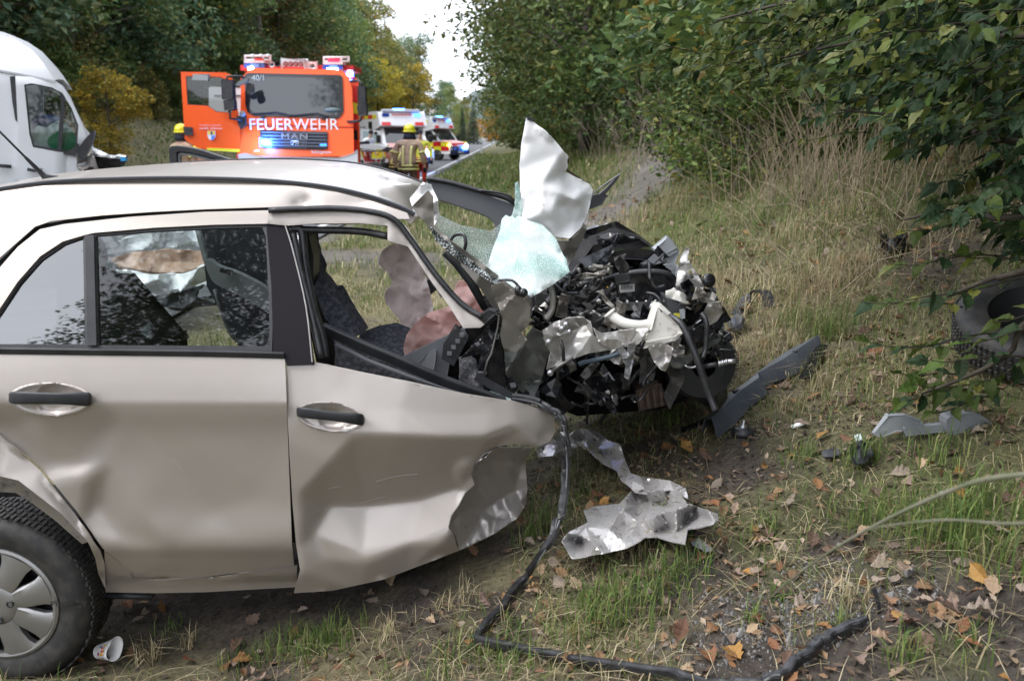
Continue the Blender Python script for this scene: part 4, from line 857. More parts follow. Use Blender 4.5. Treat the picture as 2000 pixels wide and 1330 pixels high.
for k in range(4):
    a = 2 * math.pi * (k + .1) / 4; mb = MB(); mb.lathe(cp(.052, a, .054), (0, -1, 0), [(.0, .0), (.008, .0), (.0085, .008), (.012, .008), (.012, -.01)], 14); mb.build('lug_hole', blk, wheel)
letters('lettering', 'PRIMACY', cp(.25, 0, .0605), .03, tyrem, wheel, ext=.001)
# ---- rear side: windows, frames, trims
RF_out = [(-60, 590), (0, 522), (35, 482), (78, 448), (125, 438), (250, 424), (400, 414), (526, 411)]
RF_in = [(524, 437), (420, 439), (300, 445), (184, 455), (166, 459), (122, 472), (78, 501), (34, 551), (0, 602), (-60, 690)]
sheet('door_frame', RF_out + RF_in, sd(-.004), 8, paint, car, thick=.012)
RSB = [(800, 428), (760, 428), (700, 412), (600, 404), (526, 405), (400, 409), (300, 414), (200, 421), (100, 432), (68, 443), (0, 503), (-60, 565)]
sheet('roof_side', [(-60, 388), (0, 375), (100, 361), (220, 355), (350, 353), (480, 356), (580, 364), (660, 376), (730, 394), (795, 416)] + RSB, lambda x, y: side(x, y, -.002) + .02 * np.exp(-((x - 590) / 22) ** 2 - ((y - 398) / 16) ** 2) + .012 * np.exp(-((x - 700) / 40) ** 2 - ((y - 395) / 14) ** 2), 7, paint, car, thick=.006)
sheet('door_gap', [(-60, 575), (0, 508), (72, 440), (200, 418), (400, 406), (526, 402), (526, 415), (400, 418), (125, 442), (82, 452), (40, 488), (0, 530), (-60, 600)], sd(.022), 12, blk, car, thick=.004)
def ribbon(name, pts, w, mat, parent, d=-.006, h=.008, k=5):
    q = smooth_poly(pts, k, False); return MB().strip([SP3(a, b, d) for a, b in q], h, w, up=(0, -.3, 1)).build(name, mat, parent, smooth=False, bev=.002)
sheet('window_surround', RF_in[::-1] + [(530, 455), (533, 600), (531, 700), (-60, 700)], sd(.006), 9, blk, car, holes=[[(-59, 672), (-59, 668), (2, 612), (38, 556), (82, 508), (126, 478), (162, 465), (166, 672)], [(188, 461), (300, 452), (420, 446), (512, 444), (519, 462), (526, 600), (526, 676), (191, 674)]], thick=.01)
sheet('quarter_glass', [(-60, 690), (-60, 660), (0, 606), (35, 552), (80, 502), (125, 474), (164, 461), (170, 676), (169, 690)], sd(.012), 20, privacy, car, thick=0)
sheet('window_glass', [(183, 457), (300, 448), (420, 442), (518, 440), (524, 460), (530, 600), (530, 690), (187, 690)], sd(.012), 22, glass, car, thick=0)
ribbon('belt_trim', [(-60, 684), (170, 687), (400, 690), (556, 694)], .020, blk, car, -.006, .012)
ribbon('window_divider', [(175, 460), (177, 560), (180, 676)], .008, blk, car, -.003, .03, 4)
BPL = [(520, 437), (556, 437), (572, 490), (600, 600), (613, 712), (560, 714), (555, 698), (534, 690), (530, 560)]
sheet('b_pillar', BPL, sd(.0), 12, M('matt black film', (.018, .016, .019), .75, spec=.08), car, thick=.01)
ribbon('pillar_edge', [(557, 440), (573, 492), (598, 600), (610, 708)], .006, steel, car, -.004, .006, 4)
MB().tube([SP3(a, b, .02) for a, b in smooth_poly([(572, 455), (585, 520), (605, 600), (628, 700)], 5, False)], .012, 8).build('door_seal', rub, car)
# ---- roof
nc = np.array(smooth_poly([(-60, 386), (0, 372), (100, 358), (220, 352), (350, 350), (480, 353), (580, 360), (660, 371), (730, 388), (790, 410), (812, 424)], 5, False))
fc = np.array(smooth_poly([(-60, 392), (0, 374), (110, 349), (220, 333), (330, 322), (450, 314), (560, 312), (640, 315), (700, 321), (760, 335), (810, 352), (842, 366)], 5, False))
fc = np.stack([np.interp(np.linspace(0, 1, len(nc)), np.linspace(0, 1, len(fc)), fc[:, j]) for j in (0, 1)], -1)
NU, NV = len(nc), 28; V = []; rr2 = np.random.RandomState(4); rf = facets([(a, b, 0) for a in (0, .3, .6, .72) for b in (0, .5, 1)] + [(.80, .1, .0), (.80, .5, -.01), (.80, .85, .0), (.86, .3, .022), (.88, .7, -.012), (.93, .15, -.02), (.93, .5, .03), (.94, .85, -.008), (1, 0, .0), (1, .3, -.05), (1, .6, -.02), (1, .8, -.055), (1, 1, 0)])
for j in range(NV):
    t = j / (NV - 1)
    for i in range(NU):
        a, b = P(*nc[i], 2.935 - .004), P(*fc[i], 4.02); p = a.lerp(b, t); p.z += .022 * math.sin(math.pi * t) * (1 if i < NU * .8 else .6); u = i / (NU - 1)
        p.z += float(rf(np.array([u]), np.array([t]))[0]); V.append(p)
roof = obj('roof', V, [(j * NU + i, j * NU + i + 1, (j + 1) * NU + i + 1, (j + 1) * NU + i) for j in range(NV - 1) for i in range(NU - 1)], paint, car, solid=.03, off=-1, sharp=50)
def railpts(c, Yd, dz): return [P(a, b, Yd) + Vector((0, 0, dz)) for a, b in c]
MB().strip(railpts(nc[:-1], 2.93, .004), .026, .012).build('roof_rail', M('roof rail rubber', (.04, .041, .048), .45), car, smooth=False, bev=.003)
MB().strip(railpts(fc[8:], 4.03, .0), .02, .014).build('roof_rail', blk, car, smooth=False, bev=.003)
# antenna
a0, a1 = P(94, 352, 3.2), P(0, 258, 3.1); mb = MB().tube([a0 + Vector((.03, 0, -.005)), a0 + (a1 - a0) * .06, a0 + (a1 - a0) * .18, a0 + (a1 - a0) * .45, a0 + (a1 - a0) * .5, a1 + (a1 - a0) * .3], [.021, .0135, .0085, .006, .0042, .003], 10)
for q in np.linspace(.5, 1.28, 60): mb.lathe(a0 + (a1 - a0) * q, a1 - a0, [(.0032, -.0015), (.0046, 0), (.0032, .0015)], 6)
mb.build('antenna', blk, car)
# ---- front door
FD = [(559, 713), (612, 707), (640, 712), (700, 727), (800, 747), (900, 769), (1000, 785), (1062, 799), (1082, 816), (1086, 842), (1074, 862), (1046, 874), (1010, 866), (972, 872), (945, 886), (926, 908), (920, 926), (927, 946), (908, 962), (896, 985), (880, 1008), (876, 1030), (888, 1046), (893, 1066), (899, 1074), (850, 1093), (750, 1131), (650, 1153), (574, 1158), (586, 1112), (578, 1060), (571, 980), (565, 880), (560, 780)]
fdY = facets([(540, 690, 2.658), (612, 700, 2.655), (700, 720, 2.66), (800, 740, 2.675), (900, 762, 2.70), (1000, 780, 2.74), (1065, 795, 2.785), (1110, 812, 2.84),
              (545, 790, 2.615), (620, 800, 2.608), (700, 805, 2.612), (780, 800, 2.63), (880, 812, 2.66), (960, 800, 2.70), (1010, 830, 2.70), (1060, 835, 2.75),
              (690, 850, 2.590), (780, 850, 2.598), (860, 852, 2.618), (950, 852, 2.655), (1040, 862, 2.72), (1095, 850, 2.80), (1080, 880, 2.79),
              (545, 850, 2.605), (550, 960, 2.61), (640, 905, 2.600), (585, 965, 2.612), (590, 1000, 2.615),
              (645, 985, 2.685), (720, 985, 2.715), (820, 975, 2.728), (900, 950, 2.735), (960, 890, 2.735), (930, 905, 2.70),
              (585, 1070, 2.606), (612, 1040, 2.64), (640, 1095, 2.632), (710, 1078, 2.642), (800, 1062, 2.657), (862, 1035, 2.67), (895, 1000, 2.69), (897, 1068, 2.715), (880, 1045, 2.665),
              (550, 1160, 2.62), (574, 1165, 2.632), (590, 1118, 2.60), (720, 1098, 2.636), (700, 1150, 2.672), (800, 1115, 2.69), (900, 1078, 2.73), (860, 1064, 2.66)])
v, f = trifill(FD, 6, [oval(645, 814, 64.5, 27.3, .12)]); Yv = soft(fdY, 9)(v[:, 0], v[:, 1]); YvH = Yv.copy(); Yv = Yv - .02 * np.exp(-(((v[:, 0] - 912) / 24) ** 2 + ((v[:, 1] - 925) / 26) ** 2) ** 2)
fdoor = obj('front_door', Pn(v[:, 0], v[:, 1], Yv), f[:, ::-1], paint, car, solid=.004, off=-1)
fdoor['label'] = 'front door with its lower half caved in and torn'
from mathutils.kdtree import KDTree
kt = KDTree(len(v))
for i_, (a_, b_) in enumerate(v): kt.insert((a_, b_, 0), i_)
kt.balance(); cfit = np.c_[v[:, 0], v[:, 1], np.ones(len(v)), (v[:, 1] - 814) ** 2, (v[:, 0] - 645) * (v[:, 1] - 814)]; nearm = inell(v[:, 0], v[:, 1], 645, 814, 85, 40, .12) < 1; kf, *_ = np.linalg.lstsq(cfit[nearm], Yv[nearm], rcond=None)
def fdfit(x, y):
    e_ = np.clip((np.sqrt(inell(x, y, 645, 814, 68, 29, .12)) - .8) / .2, 0, 1); f0 = np.c_[x, y, 1 + 0 * x, (y - 814) ** 2, (x - 645) * (y - 814)] @ kf
    f1 = np.array([np.mean([Yv[i_] for _, i_, _ in kt.find_n((a_, b_, 0), 3)]) for a_, b_ in zip(x, y)]); return f0 * (1 - e_) + f1 * e_
handle(645, 814, 68, 29, .12, fdfit, fdoor, .84)
# torn lower front of the door skin, folded inwards
tp = [(930, 905), (972, 872), (1040, 874), (1026, 900), (1030, 955), (1026, 985), (1010, 1012), (960, 1045), (899, 1074), (880, 1046), (868, 1028), (874, 1000), (892, 975), (905, 950)]
tY = facets([(930, 905, 2.80), (912, 944, 2.80), (889, 988, 2.79), (877, 1028, 2.77), (899, 1074, 2.78), (960, 1045, 2.85), (1010, 1012, 2.90), (1030, 955, 2.95), (1026, 900, 2.93), (1040, 874, 2.90), (972, 872, 2.80), (955, 900, 2.83), (930, 990, 2.87), (945, 1000, 2.90), (925, 1035, 2.84), (962, 985, 2.92), (955, 940, 2.87), (1000, 960, 2.95), (990, 900, 2.87), (968, 1010, 2.915)])
td2 = crump(tp, 0, .014, 30, 78)
sheet('torn_door_skin', tp, lambda x, y: tY(x, y) + td2(x, y) + .022 * np.abs(((x - .45 * y) / 34) % 2 - 1) * np.clip((x - 935) / 50, 0, 1), 3.5, M('creased champagne paint', (.36, .33, .31), .34, .5, coat=.3, dirt=(.05, .045, .04), dirtlo=.6, dirts=8), fdoor, thick=.003, it=1, sharp=30)
# bright torn edge
MB().tube([P(a, b, q) for a, b, q in [(x_, y_, float(Yv[kt.find((x_, y_, 0))[1]]) - .001) for x_, y_ in [(972, 873), (945, 887), (927, 908), (921, 926), (928, 946), (909, 962), (897, 985), (881, 1008), (877, 1030), (889, 1046), (894, 1066)]]], .0028, 6).build('torn_edge', steel, fdoor)
MB().tube([P(a, b, q) for a, b, q in [(612, 708, 2.655), (700, 727, 2.66), (800, 747, 2.675), (900, 769, 2.70), (1000, 785, 2.74), (1062, 799, 2.785)]], .004, 6).build('hem', paint, fdoor)
# front door frame (header and bent front leg), seal and rail
sheet('window_frame', [(524, 413), (600, 409), (690, 413), (752, 424), (792, 440), (832, 500), (882, 570), (926, 616), (946, 634), (938, 640), (905, 641), (880, 602), (840, 546), (797, 482), (757, 470), (757, 441), (700, 436), (620, 437), (560, 441), (522, 437)], lambda x, y: side(np.minimum(x, 700), y, -.012) + .10 * sst((x - 700) / 250), 6, paint, fdoor, thick=.035, it=4)
MB().tube([P(a, b, q) for a, b, q in smooth_poly([(525, 411, 2.84), (640, 407, 2.845), (720, 413, 2.845), (768, 428, 2.845), (800, 465, 2.84), (850, 535, 2.81), (900, 592, 2.79), (942, 620, 2.77)], 5, False)], .010, 8).build('frame_seal', rub, fdoor)
MB().tube([P(a, b, q) for a, b, q in smooth_poly([(560, 446, 2.86), (600, 449, 2.87), (700, 452, 2.87), (757, 462, 2.86)], 5, False)], .012, 8).build('inner_seal', rub, fdoor)
MB().tube([P(a, b, q) for a, b, q in smooth_poly([(562, 452, 2.86), (588, 448, 2.87), (596, 520, 2.84), (612, 600, 2.78), (630, 660, 2.74), (636, 700, 2.72)], 5, False)], .014, 8).build('inner_seal', rub, fdoor)
MB().strip([P(a, b, q) for a, b, q in smooth_poly([(628, 640, 2.80), (700, 672, 2.79), (780, 706, 2.78), (870, 745, 2.78), (985, 786, 2.80)], 5, False)], .02, .040, up=(0, -.4, 1)).build('window_rail', blk, fdoor, smooth=False, bev=.006)
MB().strip([P(a, b, q) for a, b, q in [(655, 672, 2.795), (720, 705, 2.785), (800, 735, 2.78), (905, 770, 2.78)]], .014, .008, up=(0, -.4, 1)).build('window_channel', gry, fdoor, smooth=False)
scrap('door_lining', [(648, 645), (700, 668), (800, 712), (870, 745), (900, 765), (850, 762), (740, 738), (652, 716), (655, 690)], 2.83, .012, 45, 3, carp, fdoor)
sheet('window_ledge', [(620, 706), (660, 716), (745, 738), (640, 716)], 2.70, 8, glass, fdoor, thick=.003)
# ---- interior
slab('floor', [(150, 900), (990, 860), (990, 920), (800, 1000), (150, 1060)], 2.95, .9, dark, car)
seat = scrap('seat_back', [(585, 452), (608, 452), (614, 500), (622, 530), (652, 560), (672, 600), (705, 652), (690, 660), (640, 640), (610, 600), (590, 520)], 3.15, .01, 60, 5, fab, car, thick=.10)
sheet('headrest', [(584, 455), (602, 455), (612, 500), (612, 545), (602, 565), (588, 540)], 3.05, 8, blk, car, thick=.1)
sheet('seat_side', [(600, 566), (625, 630), (640, 648), (650, 716), (618, 708), (604, 640)], 2.95, 8, dark, car, thick=.08)
scrap('seat_cushion', [(703, 650), (740, 636), (775, 630), (800, 640), (795, 690), (790, 715), (740, 690), (700, 662)], 3.35, .02, 30, 6, fab, car, ay=-.25, thick=.12, it=3)
wr = lambda poly, Y0, s, a: (lambda x, y: Y0 + a * ridge((x * .8 + y * .6) / s, (y * .8 - x * .6) / s * .55, 5, 3) - .10 * np.clip(1 - inell(x, y, np.mean([p[0] for p in poly]), np.mean([p[1] for p in poly]), 70, 90), 0, 1))
AB = [(748, 488), (775, 474), (800, 478), (828, 530), (846, 600), (838, 615), (812, 640), (792, 655), (788, 640), (775, 618), (754, 592), (752, 570), (765, 555), (756, 530), (740, 515)]
cb = crump(AB, 0, .07, 20, 81); wb = wr(AB, 3.45, 30, .03)
sheet('curtain_airbag', AB, lambda x, y: wb(x, y) + cb(x, y), 3.5, bag, car, thick=.004, it=1, curve=2, sharp=30)
AP = [(790, 694), (791, 665), (800, 645), (838, 610), (876, 598), (890, 560), (905, 548), (940, 590), (955, 625), (935, 645), (905, 655), (880, 665), (830, 685)]
cb2 = crump(AP, 0, .045, 22, 82); wb2 = wr(AP, 3.25, 34, .03)
sheet('dash_airbag', AP, lambda x, y: wb2(x, y) + cb2(x, y), 3.5, bagp, car, thick=.004, it=1, curve=2, sharp=30)
sheet('mirror_housing', [(822, 560), (850, 535), (860, 560), (836, 580)], 3.6, 8, blk, car, thick=.08)
slab('side_pocket', [(785, 702), (905, 645), (910, 660), (880, 700), (868, 748), (840, 742)], 3.0, .05, gry, car, bev=.006)
slab('pocket_panel', [(802, 728), (838, 690), (852, 688), (840, 738)], 2.985, .03, M('mid grey plastic', (.17, .175, .185), .5), car, bev=.006, curve=3)
slab('fuse_box', [(868, 672), (888, 645), (912, 665), (885, 712), (865, 700)], 2.95, .08, blk, car, bev=.004)
for k in range(4): MB().box(P(878 + 8 * k, 690 - 12 * k, 2.945), (.016, .012, .012)).build('fuse_socket', gry, car, smooth=False)
slab('dashboard', [(850, 720), (900, 650), (940, 640), (985, 690), (1000, 790), (860, 770)], 3.05, .6, dark, car, bev=.01)
scrap('carpet_flap', [(896, 698), (912, 692), (930, 705), (945, 760), (940, 775), (900, 768)], 2.93, .012, 20, 7, carp, car, thick=.012)
# far side of the cabin
rs = slab('rear_seat', [(120, 520), (200, 556), (226, 556), (332, 672), (332, 720), (120, 720)], 3.35, .16, dark, car, bev=.02)
bk = slab('belt_buckle', [(272, 640), (292, 632), (296, 642), (284, 648), (298, 656), (294, 662), (276, 650)], 3.1, .012, lgry, car, bev=.002)
fdr = sheet('far_door', [(380, 440), (540, 430), (548, 690), (470, 682), (404, 560), (398, 510)], lambda x, y: 4.35 + .0 * x, 25, M('dark door card', (.028, .03, .042), .85, bump=.2, bs=200), car, thick=.06)
sheet('armrest', smooth_poly([(400, 512), (410, 508), (426, 520), (470, 536), (530, 572), (530, 612), (500, 596), (470, 578), (430, 560), (412, 545)], 3), 4.27, 8, lgry, fdr, thick=.05)
sheet('door_edge', [(380, 448), (388, 448), (405, 512), (400, 520)], 4.28, 8, lgry, fdr, thick=.03)
MB().tube([P(a, b, 4.27) for a, b in smooth_poly([(420, 565), (445, 640), (470, 668), (500, 660), (530, 640)], 4, False)], .012, 6).build('pocket_rim', gry, fdr)
MB().box(P(442, 530, 4.25), (.055, .03, .02), 0, 0, .3).build('window_switch', blk, fdr, smooth=False)
# far doors standing open: window frames seen above the roof and beyond the scuttle
def frame(name, outer, inner, Y0, dY, mat, parent=car):
    n = len(outer); V = [P(a, b, Y0) for a, b in outer] + [P(a, b, Y0) for a, b in inner]; V += [q + Vector((0, dY, 0)) for q in V]; F = []
    for i in range(n - 1): F += [(i, i + 1, n + i + 1, n + i), (2 * n + i + 1, 2 * n + i, 3 * n + i, 3 * n + i + 1), (i + 1, i, 2 * n + i, 2 * n + i + 1), (n + i, n + i + 1, 3 * n + i + 1, 3 * n + i)]
    F += [(0, n, 3 * n, 2 * n), (n - 1, 3 * n - 1, 4 * n - 1, 2 * n - 1)]
    return obj(name, V, F, mat, parent, smooth=False, bev=.006)
o1 = smooth_poly([(334, 330), (329, 300), (331, 287), (350, 285), (385, 291), (420, 302), (470, 318)], 4, False); i1 = smooth_poly([(349, 330), (345, 306), (347, 298), (360, 298), (385, 303), (415, 311), (455, 322)], 4, False); o1b = i1; i1b = smooth_poly([(355, 330), (352, 312), (354, 305), (364, 304), (386, 309), (410, 315), (440, 325)], 4, False)
frame('far_rear_window_frame', o1, i1, 4.9, .04, blk); frame('frame_lining', o1b, i1b, 4.92, .03, lgry)
o2 = smooth_poly([(832, 350), (880, 358), (925, 370), (970, 388), (1004, 402), (1012, 425), (1010, 470)], 4, False); i2 = smooth_poly([(838, 388), (870, 396), (905, 408), (940, 420), (958, 430), (966, 442), (968, 470)], 4, False)
ff = frame('far_front_window_frame', o2, i2, 4.3, .05, gry)
MB().tube([P(a, b, 4.29) for a, b in smooth_poly([(832, 349), (880, 357), (940, 374), (985, 386), (1006, 398)], 4, False)], .012, 6).build('frame_seal', rub, ff)
MB().tube([P(a, b, 4.27) for a, b in smooth_poly([(935, 372), (970, 376), (992, 382), (1006, 393)], 4, False)], .006, 6).build('trim_strip', rub, ff)
frame('mirror_frame', [(1152, 384), (1185, 358), (1212, 340), (1206, 352), (1186, 376), (1172, 392)], [(1156, 380), (1186, 360), (1206, 345), (1200, 352), (1182, 370), (1170, 380)], 4.1, .04, blk)
slab('door_mirror', [(1150, 395), (1160, 384), (1178, 380), (1186, 384), (1176, 400), (1152, 408)], 4.05, .1, blk, car, bev=.01)
# ---- scuttle and torn front corner
scrap('scuttle_panel', [(803, 405), (836, 372), (846, 384), (848, 440), (880, 470), (930, 505), (985, 548), (1022, 576), (1036, 588), (1036, 628), (1024, 646), (996, 656), (980, 640), (965, 606), (940, 566), (905, 524), (862, 478), (826, 430)], 2.98, .035, 42, 11, paintu, car, ax=.03, it=1)
scrap('folded_roof_edge', [(800, 388), (826, 356), (842, 362), (856, 392), (858, 420), (846, 446), (838, 432), (842, 400), (826, 395), (822, 420), (812, 425)], 3.05, .05, 18, 12, paintw, car, res=4)
scrap('scuttle_seam', [(838, 440), (862, 462), (905, 498), (950, 532), (1010, 572), (1000, 580), (948, 545), (900, 512), (850, 470)], 2.93, .02, 16, 13, M('glass grit', (.05, .05, .052), .5, col2=(.55, .6, .6), vs=160, vlo=.5, vhi=.6, bump=.8, bs=150), car, res=4)
scrap('fender_stub', [(958, 560), (985, 548), (1022, 576), (1037, 600), (1032, 636), (1018, 650), (1030, 664), (1006, 690), (985, 688), (978, 655), (982, 620)], 2.90, .05, 40, 14, paintu, car)
scrap('inner_wing', [(985, 688), (1006, 688), (1040, 640), (1062, 650), (1072, 690), (1058, 740), (1042, 778), (1004, 762), (988, 730)], 3.02, .06, 36, 15, greyg, car, ax=.08)
slab('hinge_pillar', [(938, 640), (956, 612), (975, 620), (982, 690), (990, 760), (950, 770), (946, 700)], 2.96, .12, dark, car, bev=.008)
scrap('pillar_bracket', [(900, 700), (950, 640), (972, 622), (978, 640), (970, 680), (956, 705), (948, 742), (930, 730), (940, 690)], 2.90, .02, 18, 16, blkg, car, res=4)
MB().tube([P(a, b, 2.885) for a, b in [(928, 618), (945, 622), (965, 612), (974, 616), (972, 640), (960, 690), (952, 705), (944, 735)]], .004, 6).build('pillar_flange', steel, car)
slab('mirror_bracket', [(930, 625), (955, 610), (970, 612), (955, 625), (940, 634)], 2.86, .05, blk, car, bev=.006)
MB().tube([P(a, b, 3.0) for a, b in [(872, 490), (895, 515), (920, 550), (948, 605)]], [.022, .02, .018, .012], 8).build('pillar_trim', blk, car)
MB().strip([P(a, b, q) for a, b, q in [(930, 735, 2.86), (960, 752, 2.84), (1000, 775, 2.82), (1030, 790, 2.82)]], .02, .022).build('door_check', blk, car, smooth=False)
mb = MB()
for k in range(16): mb.box(P(rnd.uniform(985, 1045), rnd.uniform(742, 790), rnd.uniform(2.85, 2.95)), (rnd.uniform(.01, .035), .02, rnd.uniform(.008, .03)), rnd.uniform(0, 3), rnd.uniform(0, 3), 0)
mb.build('broken_mirror_base', blkg, car, smooth=False)['kind'] = 'stuff'
scrap('glass_shard', [(925, 765), (960, 765), (1000, 780), (1045, 796), (1040, 804), (990, 792)], 2.80, .01, 20, 17, crazed, car, res=4)
# ---- hood standing on end, windscreen torn over the scuttle
HD = [(1028, 231), (1042, 238), (1080, 270), (1110, 307), (1109, 327), (1104, 336), (1128, 348), (1152, 360), (1158, 371), (1153, 398), (1146, 424), (1132, 448), (1112, 466), (1085, 462), (1050, 446), (1020, 432), (1016, 380), (1015, 330), (1018, 280)]
hy = facets([(1028, 231, 3.30), (1110, 307, 3.34), (1104, 336, 3.40), (1158, 371, 3.44), (1146, 424, 3.40), (1112, 466, 3.26), (1085, 462, 3.24), (1020, 432, 3.22), (1015, 330, 3.26), (1018, 280, 3.28), (1024, 262, 3.27), (1040, 275, 3.285), (1098, 300, 3.32), (1060, 360, 3.245), (1095, 380, 3.25), (1098, 345, 3.36), (1108, 400, 3.33), (1125, 390, 3.29), (1140, 375, 3.38), (1050, 420, 3.20), (1125, 430, 3.34), (1010, 240, 3.3), (1170, 480, 3.3), (1118, 370, 3.36), (1080, 410, 3.235), (1134, 405, 3.36)])
hd2 = crump(HD, 0, .011, 26, 77)
hys = soft(hy, 7)
hood = sheet('hood', HD, lambda x, y: hys(x, y) + hd2(x, y) * np.clip((y - 300) / 120, .15, 1), 4, paintw, car, thick=.005, sharp=40)
MB().tube([P(a, b, q) for a, b, q in [(1110, 310, 3.345), (1107, 332, 3.40), (1152, 362, 3.45), (1156, 375, 3.45), (1150, 402, 3.43), (1143, 428, 3.41), (1130, 452, 3.36), (1112, 468, 3.29)]], .004, 6).build('rusty_edge', rust, hood)
MB().strip([P(1030, 231, 3.31), P(1044, 236, 3.31)], .03, .012).build('hood_latch', blk, hood, smooth=False)
scrap('hood_inner_skin', [(1146, 424), (1152, 410), (1145, 450), (1132, 480), (1108, 522), (1096, 500), (1088, 470), (1112, 470), (1130, 455)], 3.32, .03, 24, 18, paintu, hood)
scrap('windscreen_torn', [(838, 392), (862, 422), (900, 440), (960, 452), (985, 430), (985, 470), (965, 500), (958, 532), (925, 515), (880, 475), (850, 440)], 3.35, .03, 30, 19, crazedt, car, res=5, thick=0, it=2)
wy = facets([(978, 424, 3.22), (1006, 418, 3.20), (1060, 438, 3.16), (1084, 465, 3.12), (1112, 532, 3.02), (1040, 580, 2.93), (1000, 560, 2.97), (952, 530, 3.02), (960, 490, 3.08), (985, 480, 3.10), (1010, 470, 3.08), (1065, 480, 3.10), (1050, 520, 3.0), (1000, 520, 3.02), (1075, 545, 2.985), (1060, 455, 3.13)])
scr = sheet('windscreen', [(980, 428), (988, 420), (996, 424), (1006, 416), (1030, 430), (1060, 440), (1086, 466), (1100, 498), (1113, 531), (1080, 556), (1040, 579), (1020, 572), (985, 556), (952, 532), (955, 508), (962, 486), (976, 452)], wy, 4, crazed, car, thick=.006, it=2)
scrap('windscreen_rag', [(1006, 358), (1012, 356), (1018, 380), (1019, 420), (1010, 428), (1000, 420), (1006, 400)], 3.19, .02, 10, 20, crazed, scr, res=3)
MB().tube([P(a, b, q) for a, b, q in smooth_poly([(880, 470, 3.0), (888, 460, 3.0), (905, 459, 2.98), (910, 475, 2.97), (905, 492, 2.98), (897, 495, 3.0)], 5, False)], .006, 6).build('wiper_hose', rub, car)
MB().tube([P(a, b, q) for a, b, q in smooth_poly([(975, 548, 2.9), (1000, 548, 2.88), (1015, 562, 2.87), (1024, 574, 2.87)], 5, False)], .005, 6).build('wiper_arm', blk, car)
mb = MB(); mb.ell(P(1022, 572, 2.86), (.016, .012, .016), 10, 8); mb.ell(P(1012, 568, 2.87), (.014, .014, .018), 10, 8); mb.build('wiper_pivot', blkg, car); MB().ell(P(1038, 577, 2.85), (.0085,) * 3, 12, 8).build('pivot_cap', lgry, car)
# ---- engine bay
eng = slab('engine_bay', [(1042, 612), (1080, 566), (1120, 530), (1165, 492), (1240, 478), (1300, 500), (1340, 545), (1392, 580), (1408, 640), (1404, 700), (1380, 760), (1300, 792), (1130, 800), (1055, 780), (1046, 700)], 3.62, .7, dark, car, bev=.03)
vcv = slab('valve_cover', [(1202, 556), (1215, 542), (1290, 536), (1316, 546), (1322, 588), (1212, 594)], 3.30, .22, blkg, car, bev=.014)
lab = slab('engine_label', [(1209, 557), (1239, 555), (1240, 569), (1211, 572)], 3.296, .003, M('label paper', (.45, .44, .43), .6), vcv)
mb = MB()
for k in range(11): a = P(1214 + 2.1 * k, 561.5 - .12 * k, 3.2945); mb.box(a, (.0012 + .001 * (k % 3 == 0), .001, .016))
mb.build('label_print', blk, lab, smooth=False)
slab('oil_cap', [(1203, 541), (1228, 538), (1230, 548), (1206, 551)], 3.27, .05, blk, vcv, bev=.006)
slab('cylinder_head', [(1206, 594), (1318, 588), (1322, 600), (1208, 606)], 3.28, .25, steel, car, bev=.004)
slab('engine_block', [(1214, 606), (1300, 602), (1308, 650), (1240, 660), (1214, 630)], 3.33, .3, M('dark cast iron', (.12, .11, .115), .5, .5), car, bev=.015)
for k in range(7): MB().lathe(P(1208 + 18 * k, 592 - .8 * k, 3.27), (0, -1, .3), [(0, .012), (.006, .012), (.007, 0), (.007, -.01)], 8).build('bolt', alu, car)
MB().tube([P(a, b, q) for a, b, q in smooth_poly([(1180, 548, 3.4), (1215, 537, 3.3), (1260, 531, 3.28), (1300, 534, 3.28), (1318, 548, 3.3), (1326, 575, 3.3)], 5, False)], .012, 10).build('coolant_hose', rub, car)
ic = slab('intake_cover', [(1185, 505), (1200, 492), (1245, 487), (1285, 492), (1302, 508), (1290, 512), (1278, 520), (1265, 510), (1220, 506), (1190, 516)], 3.45, .25, blkg, car, bev=.012, curve=2)
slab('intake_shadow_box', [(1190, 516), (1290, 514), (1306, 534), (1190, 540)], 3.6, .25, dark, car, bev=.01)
scrap('scuttle_plastic', [(1136, 452), (1196, 435), (1197, 442), (1180, 452), (1140, 466)], 3.42, .012, 20, 21, blkg, car, res=4, thick=.02)
scrap('scuttle_plastic', [(1163, 462), (1186, 455), (1220, 458), (1226, 464), (1252, 468), (1236, 474), (1205, 478), (1190, 484), (1168, 476)], 3.48, .02, 16, 22, blkg, car, res=4, thick=.012)
scrap('wiper_cowl', [(1128, 508), (1160, 494), (1196, 478), (1199, 482), (1190, 506), (1176, 530), (1162, 552), (1146, 552), (1150, 530), (1138, 516)], 3.33, .018, 22, 23, M('dirty black cowl', (.03, .033, .04), .3, coat=.3, dirt=(.2, .21, .22), dirtlo=.58, dirts=14), car, res=4, thick=.008)
MB().tube([P(a, b, 3.36) for a, b in [(1066, 600), (1085, 575), (1110, 548), (1130, 520)]], .007, 8).build('harness', rub, car)
MB().tube([P(a, b, q) for a, b, q in smooth_poly([(1076, 560, 3.05), (1080, 580, 3.03), (1078, 605, 3.02), (1066, 625, 3.0)], 4, False)], [.011] * 13, 8).build('strut_arm', paintu, car)
MB().strip([P(1272, 575, 3.2), P(1268, 590, 3.19), P(1244, 632, 3.17)], .012, .02, up=(0, -1, 0)).build('pipe_bracket', blk, car, smooth=False)
MB().tube([P(a, b, q) for a, b, q in smooth_poly([(1262, 572, 3.2), (1280, 576, 3.18), (1292, 592, 3.16), (1294, 612, 3.16)], 4, False)], .006, 8).build('heater_hose', rub, car)
scrap('bracket', [(1234, 600), (1240, 596), (1252, 614), (1246, 622)], 3.16, .006, 10, 24, alu, car, res=3)
mb = MB()
